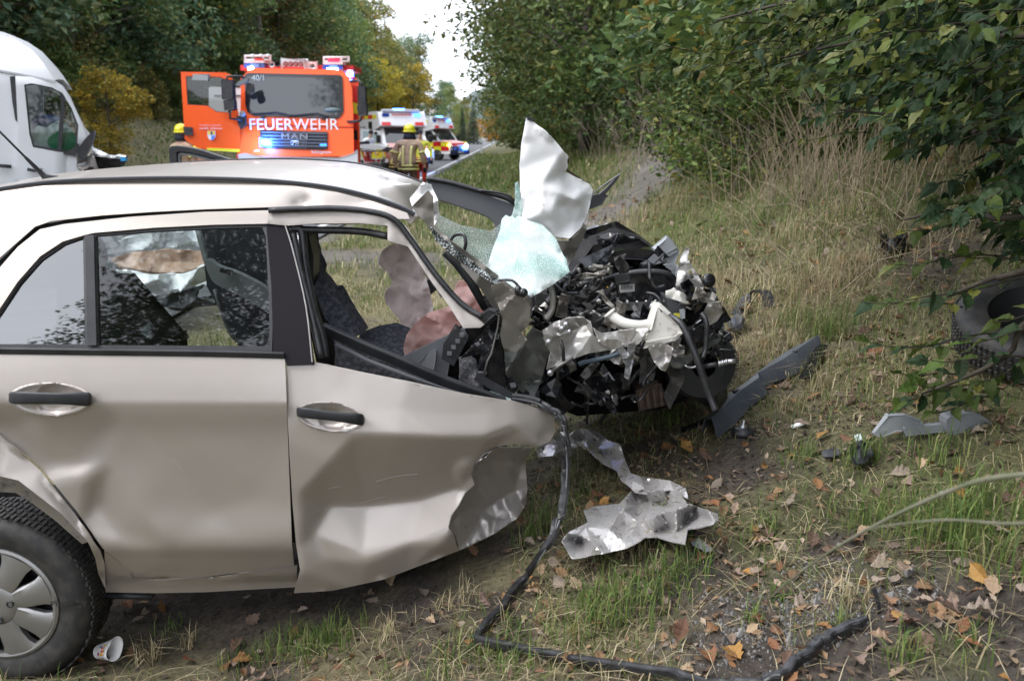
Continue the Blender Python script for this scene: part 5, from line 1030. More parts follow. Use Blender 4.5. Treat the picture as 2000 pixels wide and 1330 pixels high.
for k in range(12): mb.ell(P(rnd.uniform(1180, 1325), rnd.uniform(588, 640), rnd.uniform(3.2, 3.28)), [rnd.uniform(.004, .013) for _ in range(3)], 8, 6)
o = mb.build('fittings', alu, car); o['kind'] = 'stuff'
mb = MB()
for k in range(14): mb.box(P(rnd.uniform(1258, 1300), rnd.uniform(595, 632), rnd.uniform(3.2, 3.25)), [rnd.uniform(.01, .03) for _ in range(3)], rnd.uniform(0, 3), rnd.uniform(0, 3), 0)
mb.build('alternator', alu, car, smooth=False)
MB().strip([P(1186, 560, 3.25), P(1190, 566, 3.25), P(1182, 578, 3.25)], .006, .006).build('yellow_clip', M('yellow plastic', (.6, .38, .05), .5), car, smooth=False)
# washer bottle with its filler neck
wb = slab('washer_bottle', [(1262, 654), (1272, 640), (1288, 606), (1296, 608), (1330, 640), (1333, 648), (1318, 664), (1262, 674)], 2.98, .10, whp, car, bev=.012)
MB().tube([P(a, b, q) for a, b, q in smooth_poly([(1191, 612, 3.02), (1205, 624, 3.01), (1225, 633, 3.0), (1255, 636, 3.0), (1285, 628, 3.03)], 5, False)], [.022, .0205] + [.019] * 16 + [.02, .021, .022], 14).build('filler_neck', whp, wb)
MB().tube([P(1189, 609.5, 3.021), P(1192, 613, 3.02)], [.0245, .0245], 14).build('neck_rim', whp, wb)
MB().strip([P(1262, 668, 2.97), P(1318, 658, 2.97), P(1331, 650, 2.975)], .008, .006).build('bottle_seam', whp, wb, smooth=False)
# crumpled chassis rail and slam panel
scrap('chassis_rail', [(1060, 660), (1095, 640), (1140, 622), (1152, 628), (1160, 655), (1175, 668), (1215, 664), (1262, 650), (1248, 672), (1200, 682), (1150, 690), (1100, 708), (1068, 722), (1075, 690)], 2.98, .045, 36, 25, M('scuffed pale metal', (.45, .435, .42), .4, .45, dirt=(.1, .09, .08), dirtlo=.57, dirts=9), car, res=4)
scrap('rail_flange', [(1060, 645), (1085, 628), (1112, 620), (1140, 620), (1150, 632), (1120, 645), (1080, 660), (1066, 676)], 2.92, .03, 16, 26, paintd, car, res=4)
scrap('rail_plate', [(1158, 640), (1175, 650), (1262, 640), (1272, 646), (1240, 668), (1190, 684), (1172, 676)], 2.90, .025, 22, 27, paintd, car, res=4)
for a, b in [(1098, 642), (1106, 634), (1112, 648), (1072, 668), (1075, 728)]: MB().lathe(P(a, b, 2.89), (0, -1, .4), [(0, .014), (.006, .014), (.0075, 0), (.011, 0), (.011, -.008)], 10).build('bolt', alu, car)
scrap('hanging_bracket', [(1200, 672), (1216, 676), (1225, 690), (1228, 668), (1242, 664), (1238, 700), (1232, 726), (1228, 742), (1218, 736), (1222, 715), (1210, 690)], 2.95, .025, 14, 28, alu, car, res=3)
scrap('torn_arch', [(1264, 676), (1290, 668), (1315, 680), (1310, 702), (1300, 726), (1290, 722), (1276, 705)], 2.93, .025, 18, 29, paintd, car, res=4)
MB().tube([P(a, b, q) for a, b, q in smooth_poly([(1130, 712, 3.0), (1140, 708, 3.0), (1185, 698, 2.98), (1208, 690, 2.97), (1216, 676, 2.97)], 4, False)], .0085, 8).build('blue_hose', M('blue grey hose', (.05, .075, .10), .5), car)
MB().tube([P(a, b, 2.95) for a, b in [(1074, 728), (1095, 712), (1120, 698)]], .006, 8).build('tie_rod', steel, car)
MB().tube([P(a, b, 2.92) for a, b in [(1095, 665), (1100, 680), (1101, 705)]], .006, 8).build('brake_hose', rub, car)
# right headlamp carrier
scrap('headlamp_carrier', [(1330, 500), (1340, 484), (1347, 486), (1343, 505), (1352, 520), (1368, 545), (1374, 560), (1368, 590), (1352, 606), (1330, 598), (1318, 570), (1322, 540)], 3.25, .025, 26, 30, paintd, car, res=4, holes=[[(1344, 530), (1350, 526), (1356, 542), (1350, 546)], [(1352, 518), (1356, 517), (1360, 526), (1356, 527)]])
scrap('headlamp_tray', [(1300, 568), (1316, 564), (1336, 572), (1350, 590), (1340, 592), (1300, 580)], 3.1, .02, 16, 31, whp, car, res=4, thick=.012)
slab('air_box_lid', [(1278, 488), (1306, 466), (1318, 476), (1326, 492), (1318, 515), (1302, 520)], 3.5, .06, lgry, car, bev=.006)
for k in range(2): MB().strip([P(1302, 494 + 8 * k, 3.495), P(1322, 483 + 8 * k, 3.495)], .006, .004).build('lid_rib', lgry, car, smooth=False)
scrap('wing_edge', [(1296, 518), (1316, 514), (1326, 520), (1320, 545), (1312, 548), (1312, 530)], 3.3, .015, 12, 32, lgry, car, res=3)
slab('battery_tray', [(1306, 588), (1340, 592), (1336, 615), (1310, 612)], 3.14, .15, M('dark grey plastic', (.06, .062, .066), .45), car, bev=.006)
slab('warning_sticker', [(1316, 612), (1328, 612), (1328, 620), (1316, 620)], 3.12, .003, M('yellow sticker', (.62, .56, .08), .5), car)
slab('plug_connector', [(1330, 608), (1336, 606), (1337, 620), (1331, 622)], 3.1, .02, lgry, car, bev=.003)
scrap('front_crossmember', [(1268, 690), (1310, 660), (1350, 640), (1385, 600), (1408, 590), (1416, 640), (1405, 668), (1370, 690), (1330, 720), (1300, 716)], 3.15, .06, 40, 33, greyg, car, res=5)
scrap('corner_scrap', [(1372, 612), (1385, 590), (1404, 590), (1412, 610), (1400, 628), (1384, 636)], 3.05, .03, 16, 34, paintd, car, res=4)
slab('horn_mount', [(1352, 565), (1364, 556), (1376, 558), (1376, 590), (1364, 606), (1352, 604)], 3.3, .06, M('dark brown plastic', (.05, .045, .045), .4), car, bev=.004)
MB().lathe(P(1384, 548, 3.2), (.3, -1, .2), [(0, .012), (.02, .012), (.026, .006), (.026, -.006), (.018, -.014), (0, -.014)], 20).build('horn', blkg, car)
MB().strip([P(1386, 556, 3.2), P(1392, 568, 3.19), P(1402, 588, 3.18)], .01, .008).build('horn_stalk', blk, car, smooth=False)
MB().tube([P(a, b, q) for a, b, q in smooth_poly([(1308, 618, 3.02), (1330, 632, 2.98), (1350, 672, 2.95), (1368, 720, 2.93), (1386, 772, 2.92), (1398, 802, 2.90)], 4, False)], .0125, 8).build('radiator_hose', rub, car)
MB().tube([P(a, b, q) for a, b, q in smooth_poly([(1370, 612, 3.05), (1380, 630, 3.03), (1378, 680, 3.02), (1372, 700, 3.0)], 4, False)], .009, 8).build('bonnet_cable', rub, car)
MB().tube([P(a, b, 2.98) for a, b in smooth_poly([(1338, 714, 0), (1350, 718, 0), (1362, 714, 0), (1364, 705, 0)], 4, False)[:, :2]], .004, 6).build('brake_pipe', alu, car)
mb = MB().tube([P(1374, 716, 3.0), P(1400, 711, 2.98)], .009, 8); mb.build('strut_rod', rub, car)
mb = MB()
for k in range(5): mb.lathe(P(1404 + 3.4 * k, 710.5 - .9 * k, 2.975), (1, -.1, .06), [(.0, -.002), (.011 - .002 * (k % 2), -.002), (.011 - .002 * (k % 2), .004), (0, .004)], 12)
mb.tube([P(1421, 706, 2.97), P(1436, 705, 2.97)], .0085, 10); mb.build('rod_end', alu, car)
# far front wheel lying under the wreck, ribbed liner
fw = P(1372, 712, 3.32); mb = MB().lathe(fw, (.12, -1, .1), [(.05, .02), (.13, .015), (.142, -.01), (.142, -.11), (.10, -.12)], 48)
for k in range(80):
    a = 2 * math.pi * k / 80; u = Vector((math.cos(a), 0, math.sin(a))); mb.box(fw + u * .115 + Vector((0, -.014, 0)), (.05, .006, .0035), 0, 0, -a)
mb.build('ribbed_liner', M('dusty black rubber', (.02, .02, .021), .6, dirt=(.1, .09, .07), dirtlo=.6, dirts=9), car, sharp=40)
MB().prism([P(a, b, 3.4) for a, b in [(1060, 715), (1240, 690), (1300, 715), (1330, 760), (1290, 800), (1130, 812), (1060, 790)]], (0, .7, 0)).build('painted_void_shade', M('painted shade black', (.005, .005, .005), .95, spec=.03), car, smooth=False)  # black block standing in for the deep shade under the engine
slab('subframe', [(1245, 765), (1290, 752), (1305, 790), (1250, 800)], 3.25, .2, rust, car, bev=.006)
for k in range(4): MB().strip([P(1250 + 13 * k, 764 - 3 * k, 3.235), P(1254 + 13 * k, 798 - 2 * k, 3.235)], .012, .012).build('subframe_rib', rust, car, smooth=False)
scrap('underwing_sheet', [(1296, 700), (1340, 715), (1336, 745), (1318, 780), (1308, 800), (1296, 770), (1310, 740)], 3.2, .05, 22, 36, M('dirty grey sheet', (.09, .085, .08), .55, .3), car, res=4)
scrap('oil_shield', [(1180, 745), (1230, 722), (1245, 716), (1248, 730), (1225, 760), (1195, 780)], 3.35, .03, 22, 37, dark, car, res=5)
mb = MB()
for k in range(22):
    a, b = rnd.uniform(1070, 1330), rnd.uniform(600, 770); q = rnd.uniform(3.3, 3.55); mb.tube([P(a, b, q), P(a + rnd.uniform(-40, 40), b + rnd.uniform(-10, 40), q - .05), P(a + rnd.uniform(-60, 60), b + rnd.uniform(0, 70), q)], rnd.uniform(.004, .011), 6)
o = mb.build('wiring', rub, car); o['kind'] = 'stuff'
mb = MB()
for k in range(40): mb.box(P(rnd.uniform(1060, 1390), rnd.uniform(560, 780), rnd.uniform(3.45, 3.6)), [rnd.uniform(.03, .12) for _ in range(3)], rnd.uniform(0, 3), rnd.uniform(0, 3), rnd.uniform(0, 3))
mb.build('crushed_components', M('black crushed parts', (.016, .016, .017), .35, col2=(.05, .048, .045), vs=15), car, smooth=False)

# small torn metal, brackets and leads filling the crushed engine bay
ER = [(1046, 620), (1080, 570), (1130, 520), (1180, 500), (1300, 510), (1345, 560), (1395, 585), (1412, 640), (1400, 720), (1370, 765), (1290, 790), (1140, 800), (1060, 775)]
def inreg():
    while True:
        a, b = rnd.uniform(1045, 1410), rnd.uniform(500, 800)
        if inside(np.array([a]), np.array([b]), ER)[0] and not (1190 < a < 1330 and 525 < b < 602) and (b < 700 or rnd.random() < .3): return a, b
def fragments(name, n, mat, smin, smax, y0, y1, seed):
    r2 = random.Random(seed); mb = MB()
    for _ in range(n):
        a, b = inreg(); Yq = r2.uniform(y0, y1); s = r2.uniform(smin, smax); w = s * r2.uniform(.2, .7); ang = r2.uniform(0, 3.14); ca, sa = math.cos(ang), math.sin(ang); V = []
        for k in range(5):
            for j in (-1, 0, 1): u = (k - 2) * s / 4; v_ = j * w / 2 * r2.uniform(.5, 1.2); V.append(P(a + u * ca - v_ * sa, b + u * sa + v_ * ca, Yq + r2.uniform(-.025, .025)))
        mb.add(V, [(3 * k + j, 3 * k + j + 1, 3 * k + j + 4, 3 * k + j + 3) for k in range(4) for j in (0, 1)])
    o = mb.build(name, mat, car, smooth=False, solid=.004); o['kind'] = 'stuff'
fragments('black_fragments', 52, blkg, 26, 80, 3.05, 3.55, 1); fragments('metal_fragments', 26, paintu, 24, 64, 3.02, 3.5, 2); fragments('bright_fragments', 14, alu, 10, 30, 3.0, 3.45, 3); fragments('pale_fragments', 12, paintd, 16, 48, 2.98, 3.3, 4); fragments('grey_fragments', 40, M('grimy grey', (.07, .068, .066), .5, .3, dirt=(.02, .02, .02)), 24, 70, 3.05, 3.5, 5)
mb = MB()
for k in range(34):
    a, b = inreg(); q = rnd.uniform(3.05, 3.45); pts = [P(a + 14 * j * math.cos(k) + rnd.gauss(0, 7), b + 14 * j * math.sin(k) * .7 + rnd.gauss(0, 7), q + rnd.gauss(0, .02)) for j in range(5)]; mb.tube([tuple(v_) for v_ in smooth_poly([tuple(v_) for v_ in pts], 3, False)], rnd.uniform(.004, .010), 6)
o = mb.build('loose_leads', rub, car); o['kind'] = 'stuff'
mb = MB()
for k in range(22):
    a, b = inreg(); c_ = P(a, b, rnd.uniform(3.0, 3.4)); mb.lathe(c_, (rnd.gauss(0, .4), -1, rnd.gauss(0, .4)), [(0, .01), (.005, .01), (.006, .0), (.01, 0), (.01, -.006)], 8)
o = mb.build('fasteners', steel, car); o['kind'] = 'stuff'

# scratches in the paint of the doors
scm = M('bare scratch', (.44, .41, .39), .5, .2)
for pts, Yfun in [([(690, 988), (720, 978), (752, 970)], soft(fdY, 9)), ([(735, 940), (775, 930), (815, 926)], soft(fdY, 9)), ([(640, 955), (660, 950), (668, 952)], soft(fdY, 9)), ([(335, 896), (345, 904), (356, 918)], sd(0)), ([(610, 1000), (640, 992)], soft(fdY, 9))]:
    q = smooth_poly(pts, 4, False); Yq = np.asarray(Yfun(q[:, 0], q[:, 1])) - .0012; MB().strip([P(a, b, y_) for (a, b), y_ in zip(q, Yq)], .0012, .0011, up=(0, -.2, 1)).build('scratch', scm, fdoor if pts[0][0] > 570 else rdoor, smooth=False)
# ================================================================ DEBRIS ON THE GROUND
# loose rubber door seal: hanging from the door corner down to the grass and along it
def gp(px, py, l=.03): return G(px, py, l) + Vector((0, 0, l))
pts = [P(1000, 775, 2.80), P(1040, 782, 2.78), P(1070, 797, 2.76), P(1095, 815, 2.74), P(1103, 850, 2.73), P(1107, 910, 2.72), P(1103, 965, 2.70), P(1090, 1020, 2.66), P(1062, 1075, 2.6)]
s1 = [tuple(p) for p in pts] + [tuple(gp(a, b, .035)) for a, b in [(1025, 1128), (985, 1180), (950, 1220), (928, 1246)]]
q1 = [tuple(gp(a, b, .035)) for a, b in [(928, 1246), (960, 1254), (1050, 1270), (1130, 1286), (1220, 1300), (1300, 1314), (1380, 1330), (1440, 1335), (1500, 1330)]] + [tuple(gp(a, b, .03)) for a, b in [(1540, 1305), (1580, 1275), (1610, 1248), (1650, 1225), (1690, 1210)]]
seal = thing('rubber_seal', 'long black rubber door seal hanging from the torn door and lying bent through the grass', 'door seal', tuple(gp(928, 1246)))
mb = MB()
for s_ in (s1, q1):
    c = smooth_poly(s_, 6, False); c = c + np.stack([fbm(np.arange(len(c)) * .45, 0 * c[:, 0], 30 + j_, 2) * (.022, .022, .012)[j_] for j_ in range(3)], -1) * (np.arange(len(c)) > 8)[:, None]; mb.strip([tuple(p) for p in c], .026, .015); mb.tube([tuple(Vector(p) + Vector((.004, -.004, .008))) for p in c], .0075, 8)
mb.build('profile', rub, seal, smooth=False, bev=.002)
c = smooth_poly(s1, 6, False); MB().strip([tuple(Vector(p) + Vector((0, -.012, .0))) for p in c], .004, .004).build('lip', gry, seal, smooth=False)
a = gp(1130, 1286, .012); MB().box(a, (.012, .03, .022)).build('joint', rub, seal, smooth=False, bev=.002)
rag = [(1640, 1236), (1672, 1216), (1700, 1208), (1716, 1212), (1714, 1190), (1708, 1160), (1702, 1150), (1712, 1148), (1720, 1180), (1722, 1215), (1700, 1226), (1660, 1240)]
gq = G(1690, 1210); sheet('torn_end', rag, lambda x, y: gq.y + .0 * x - .0004 * (y - 1210), 5, rub, seal, thick=.006)
# crumpled wing sheet lying on the grass
wing = thing('torn_wing', 'crumpled silver wing panel smeared with soil lying on the grass', 'car panel', tuple(G(1260, 1040)))
wm = M('soiled silver sheet', (.62, .60, .59), .30, .55, dirt=(.05, .04, .032), dirtlo=.54, dirts=26, bump=.2, bs=60)
def gsheet(name, poly, lift, cell, amp, seed, mat, parent, res=5, it=0, base=.02, thick=.003):
    """crumpled sheet lying on the ground: outline in photo pixels on the ground, height random in folds"""
    p = np.asarray(poly, float); v, f = trifill(p, res); r2 = np.random.RandomState(seed); x0, y0 = p.min(0); x1, y1 = p.max(0)
    C = [(a + r2.uniform(-.4, .4) * cell, b + r2.uniform(-.4, .4) * cell, base + amp * r2.uniform(-.2, 1)) for a in np.arange(x0 - cell, x1 + cell * 1.5, cell) for b in np.arange(y0 - cell, y1 + cell * 1.5, cell)]
    h = lap(facets(C)(v[:, 0], v[:, 1]), f, len(v), it) + lift(v[:, 0], v[:, 1])
    gg = np.array([[tuple(G(a, b)) for b in (y0, (y0 + y1) / 2, y1)] for a in (x0, (x0 + x1) / 2, x1)])
    def bil(x, y):
        u = np.clip((x - x0) / (x1 - x0), 0, 1) * 2; w = np.clip((y - y0) / (y1 - y0), 0, 1) * 2; iu = np.minimum(u.astype(int), 1); iw = np.minimum(w.astype(int), 1); fu = (u - iu)[:, None]; fw_ = (w - iw)[:, None]
        return gg[iu, iw] * (1 - fu) * (1 - fw_) + gg[iu + 1, iw] * fu * (1 - fw_) + gg[iu, iw + 1] * (1 - fu) * fw_ + gg[iu + 1, iw + 1] * fu * fw_
    g0 = bil(v[:, 0], v[:, 1]); Yg = g0[:, 1]
    # rise towards the camera along the view ray so the outline stays and the height is h
    k = h / HC; Q = np.array([0, 0, HC]) + (g0 - np.array([0, 0, HC])) * (1 - k[:, None])
    return obj(name, Q, f[:, ::-1], mat, parent, solid=thick, off=-1, sharp=14)
W1 = [(1098, 1058), (1112, 1040), (1150, 1020), (1142, 998), (1165, 990), (1212, 985), (1232, 962), (1245, 950), (1270, 962), (1300, 956), (1330, 962), (1345, 985), (1402, 1004), (1404, 1022), (1372, 1030), (1345, 1034), (1340, 1064), (1318, 1060), (1286, 1050), (1262, 1050), (1225, 1072), (1180, 1082), (1118, 1091)]
gsheet('crumpled_skin', W1, lambda x, y: .03 + 0 * x, 29, .13, 41, wm, wing, res=5)
W2 = [(1112, 848), (1128, 838), (1165, 840), (1190, 862), (1212, 868), (1222, 900), (1232, 925), (1252, 932), (1310, 940), (1340, 955), (1345, 975), (1310, 958), (1268, 966), (1240, 962), (1215, 940), (1205, 920), (1180, 905), (1150, 882), (1130, 870)]
gsheet('bent_strip', W2, lambda x, y: .05 + 0 * x, 20, .07, 42, wm, wing, res=4)
W3 = [(1044, 876), (1074, 862), (1090, 850), (1112, 848), (1128, 872), (1100, 878), (1080, 890), (1052, 892)]
gsheet('torn_end', W3, lambda x, y: .12 + 0 * x, 18, .05, 43, wm, wing, res=4)
# long black bumper strip
bst = thing('bumper_strip', 'long broken black plastic trim strip lying in the grass in front of the wreck', 'bumper part', tuple(G(1480, 790)))
def lie(poly, lift): return [Vector(G(a, b)) + Vector((0, 0, l)) for (a, b), l in zip(poly, lift)]
def loft(name, rows, mat, parent, **k):
    n = len(rows[0]); V = [p for r_ in rows for p in r_]; return obj(name, V, [(i * n + j, (i + 1) * n + j, (i + 1) * n + j + 1, i * n + j + 1) for i in range(len(rows) - 1) for j in range(n - 1)], mat, parent, solid=.005, off=-1, sharp=25, **k)
bpm = M('bumper plastic', (.055, .062, .075), .42, col2=(.075, .082, .095), vs=10, bump=.06, bs=250)
rows = []
for (a, b), (c, d), w in [((1372, 850), (1400, 862), 1), ((1392, 826), (1428, 840), 1.1), ((1418, 802), (1464, 800), 1.1), ((1456, 776), (1500, 774), 1), ((1464, 770), (1488, 762), .8), ((1500, 738), (1550, 738), 1), ((1540, 712), (1585, 712), 1), ((1585, 690), (1604, 690), 1)]:
    l = G(a, b); r_ = G(c, d); up = Vector((0, 0, 1)); rows.append([l + up * .015, l.lerp(r_, .12) + up * .075, l.lerp(r_, .55) + up * .085, l.lerp(r_, .68) + up * .07, r_ + up * .012])
loft('strip', rows[:5], bpm, bst); loft('strip', rows[4:], bpm, bst)
for a, b in [(1436, 800), (1552, 722)]: q = G(a, b) + Vector((0, 0, .085)); MB().box(q, (.035, .02, .014), .6).build('clip', blk, bst, smooth=False, bev=.003)
blu = M('blue clip', (.02, .25, .55), .4)
for a, b in [(1398, 806), (1435, 786)]: MB().box(G(a, b) + Vector((0, 0, .03)), (.018, .01, .008), .4).build('blue_clip', blu, bst, smooth=False)
q = [G(1570, 756), G(1606, 690)]; MB().strip([p + Vector((0, 0, .04)) for p in q], .05, .01).build('back_flange', blkg, bst, smooth=False)
MB().strip([G(1330, 850) + Vector((0, 0, .02)), G(1375, 835) + Vector((0, 0, .03)), G(1415, 800) + Vector((0, 0, .03))], .02, .012).build('under_flange', blkg, bst, smooth=False)
q = G(1450, 848); mt = thing('rubber_mount', 'round black rubber mount with a metal stud beside the black trim strip', 'car part', tuple(q)); MB().lathe(q, (0, 0, 1), [(0, .03), (.03, .03), (.045, .02), (.05, .0), (.04, -.01)], 20).build('bush', rub, mt); MB().lathe(q + Vector((0, 0, .03)), (.1, 0, 1), [(0, .03), (.006, .03), (.008, .012), (.016, .01), (.017, 0)], 14).build('stud', alu, mt)
# wheel thrown into the bushes
wq = G(2028, 692); wl_ = thing('thrown_wheel', 'torn off black tyre lying on its side under the hornbeam leaves', 'tyre', tuple(wq)); ax = Vector((-.22, -.30, .92)).normalized(); c0 = wq + Vector((.02, .02, .10))
mb = MB().lathe(c0, ax, [(.19, .07), (.235, .085), (.275, .08), (.30, .055), (.305, .0), (.30, -.055), (.275, -.08), (.2, -.07)], 64); u = ax.orthogonal().normalized(); bq = ax.cross(u)
for k in range(84):
    a = 2 * math.pi * k / 84; d = u * math.cos(a) + bq * math.sin(a); t_ = ax.cross(d)
    for h in (-.04, -.012, .018, .045): p = c0 + d * .3055 + ax * h; mb.add([p + t_ * .007 + ax * .011, p - t_ * .007 + ax * .011, p - t_ * .007 - ax * .011, p + t_ * .007 - ax * .011, p + d * .004 + t_ * .005 + ax * .009, p + d * .004 - t_ * .005 + ax * .009, p + d * .004 - t_ * .005 - ax * .009, p + d * .004 + t_ * .005 - ax * .009], [(4, 5, 6, 7), (0, 1, 5, 4), (1, 2, 6, 5), (2, 3, 7, 6), (3, 0, 4, 7)])
mb.build('tyre', tyrem, wl_, sharp=40); MB().lathe(c0, ax, [(.0, -.02), (.12, -.03), (.16, -.01), (.175, .05), (.19, .06), (.195, .07)], 40).build('rim', M('black rim', (.012, .012, .013), .5), wl_)
MB().tube([c0 + ax * .05 + u * x + bq * y for x, y in [(-.15, -.1), (-.05, -.14), (.06, -.06), (.12, .05)]], .009, 6).build('wire', rub, wl_)
# grey trim among leaves
tq = G(1830, 850); tr = thing('grey_trim', 'broken light grey interior trim with a rounded pad lying under the leaves', 'car trim', tuple(tq))
slab('pad', smooth_poly([(1850, 818), (1880, 810), (1915, 812), (1938, 826), (1936, 845), (1905, 856), (1870, 858), (1852, 846)], 3), tq.y - .03, .05, M('grey pad', (.24, .25, .265), .6, bump=.05, bs=200), tr, bev=.012)
slab('arm', [(1768, 838), (1850, 830), (1852, 842), (1770, 850)], tq.y, .03, lgry, tr, bev=.006)
slab('bracket', [(1708, 848), (1735, 812), (1770, 812), (1800, 824), (1796, 838), (1750, 842), (1722, 852)], tq.y + .02, .02, lgry, tr, bev=.005)
# small pieces
def bit(name, poly, amp, seed, mat, label, cat, cell=16, base=.02, thick=.004):
    q = np.mean(np.asarray(poly), 0); e = thing(name, label, cat, tuple(G(*q))); gsheet('piece', poly, lambda x, y: 0 * x, cell, amp, seed, mat, e, res=4, base=base, thick=thick); return e
bit('plastic_shard', [(1662, 868), (1680, 860), (1700, 868), (1706, 888), (1690, 904), (1668, 906), (1660, 888)], .05, 51, blk, 'torn black plastic piece standing up from the grass beside the grey trim', 'debris', base=.03)
bit('plastic_shard', [(1604, 882), (1630, 872), (1644, 884), (1628, 892), (1608, 892)], .02, 52, blk, 'flat black plastic chip lying left of the upright torn piece', 'debris')
bit('glass_chip', [(1668, 850), (1680, 846), (1684, 856), (1672, 862)], .015, 53, crazed, 'small clear chip of glass lying beside the black torn plastic', 'debris')
e = thing('white_clip', 'small white plastic clip lying on bare soil right of the black strip', 'debris', tuple(G(1560, 838))); MB().tube([G(1546, 840) + Vector((0, 0, .012)), G(1560, 836) + Vector((0, 0, .014)), G(1574, 832) + Vector((0, 0, .012))], [.009, .01, .006], 8).build('piece', paper, e)
bit('black_bracket', [(1418, 628), (1440, 612), (1456, 622), (1452, 640), (1430, 648)], .05, 54, blk, 'black bracket lying in grass just off the wrecked front corner', 'car part', base=.05)
e = thing('black_strap', 'curved black plastic strap standing out of the grass beyond the wrecked front corner', 'car part', tuple(G(1475, 600))); MB().strip([tuple(p) for p in smooth_poly([tuple(G(1438, 625) + Vector((0, 0, .03))), tuple(G(1452, 605) + Vector((0, 0, .05))), tuple(G(1470, 598) + Vector((0, 0, .09))), tuple(G(1492, 600) + Vector((0, 0, .09))), tuple(G(1504, 606) + Vector((0, 0, .02)))], 5, False)], .07, .006).build('band', blk, e, smooth=False)
q = G(1745, 505); e = thing('shock_absorber', 'torn off black suspension strut lying in the dry stems', 'car part', tuple(q)); MB().tube([q + Vector((-.05, 0, .07)), q + Vector((.08, .02, .05)), q + Vector((.2, .05, .02)), q + Vector((.42, .1, .0))], [.05, .035, .03, .022], 12).build('strut', blk, e); mb = MB()
for k in range(12): mb.box(q + Vector((rnd.uniform(-.1, .03), rnd.uniform(-.05, .05), rnd.uniform(.02, .13))), [rnd.uniform(.02, .06) for _ in range(3)], rnd.uniform(0, 3), rnd.uniform(0, 3), 0)
mb.build('mount', blkg, e, smooth=False)
bit('grey_flap', [(1345, 1050), (1370, 1052), (1394, 1074), (1380, 1078), (1352, 1062)], .02, 55, M('grey flap', (.16, .165, .17), .5), 'small grey plastic flap beside the crumpled wing panel', 'debris')
# paper cup
c0 = G(215, 1292); ax = Vector((.84, -.36, .34)).normalized(); b0 = c0 + Vector((-.04, .01, .034)); cup = thing('paper_cup', 'crushed white paper cup with a colourful print lying by the rear wheel', 'cup', tuple(c0))
u = ax.orthogonal().normalized(); bq = ax.cross(u); V = []; n = 32; cd = (Vector((0, 0, HC)) - c0).normalized(); aC = math.atan2(cd.dot(bq), cd.dot(u)); H_ = [(.0, .024), (.02, .0262), (.04, .0285), (.06, .031), (.08, .0335), (.086, .036), (.084, .0345)]
for h, r_ in H_:
    for k in range(n):
        a = 2 * math.pi * k / n; sq = 1 + .22 * (h / .086) * math.cos(2 * a + .4) + .05 * (h / .086) * math.cos(3 * a); V.append(b0 + ax * h + (u * math.cos(a) + bq * math.sin(a)) * r_ * sq)
cupm = M('cup card', (.82, .81, .80), .45); obj('sleeve', V, [(i * n + k, i * n + (k + 1) % n, (i + 1) * n + (k + 1) % n, (i + 1) * n + k) for i in range(len(H_) - 1) for k in range(n)] + [tuple(range(n))], cupm, cup, solid=.001)
for kk, (colr, a0, h0, da, dh) in enumerate([((.75, .18, .04), .1, .05, .25, .02), ((.8, .45, .03), .45, .045, .2, .022), ((.12, .3, .6), .8, .052, .2, .012), ((.75, .5, .05), 1.0, .035, .3, .015), ((.4, .05, .2), .3, .03, .3, .012), ((.75, .2, .05), -.25, .045, .2, .02), ((.1, .25, .55), -.5, .035, .25, .014), ((.8, .5, .04), -.6, .055, .2, .014)]):
    V = []
    for h in (h0, h0 + dh):
        for k in range(5):
            a = aC + a0 - .2 + da * k / 4; r_ = .024 + (.0125 + .0002) * h / .086 + .0012; sq = 1 + .22 * (h / .086) * math.cos(2 * a + .4) + .05 * (h / .086) * math.cos(3 * a); V.append(b0 + ax * h + (u * math.cos(a) + bq * math.sin(a)) * r_ * sq)
    obj('print', V, [(k, k + 1, k + 6, k + 5) for k in range(4)], M('cup print %d' % kk, colr, .5), cup)
# heap of wreckage on the road shoulder, seen through the rear window
hp = thing('crushed_front', 'crushed white bonnet and bumper covered in brown binder lying on the gravel behind the car', 'wreckage', tuple(G(325, 560)))
Yh = 7.6
scrap('brown_covering', [(212, 505), (260, 492), (340, 487), (420, 492), (405, 515), (360, 532), (300, 532), (235, 520)], Yh + .3, .12, 30, 61, M('brown absorbent', (.30, .185, .13), .95, col2=(.42, .30, .23), vs=12, bump=.5), hp, ay=-.5, thick=.03, res=5)
scrap('white_skin', [(228, 528), (300, 536), (360, 534), (408, 516), (412, 545), (350, 572), (280, 582), (245, 560)], Yh, .12, 24, 62, M('van white', (.72, .72, .73), .4, coat=.2, dirt=(.3, .3, .3), dirtlo=.6), hp, thick=.02, res=4)
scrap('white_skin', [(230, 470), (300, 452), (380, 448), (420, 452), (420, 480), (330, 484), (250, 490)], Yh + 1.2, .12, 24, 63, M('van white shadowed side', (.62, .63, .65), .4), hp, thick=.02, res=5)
scrap('black_bumper', [(255, 586), (290, 580), (350, 570), (395, 556), (380, 578), (430, 596), (360, 602), (290, 598)], Yh - .1, .06, 18, 64, blk, hp, thick=.04, res=4)
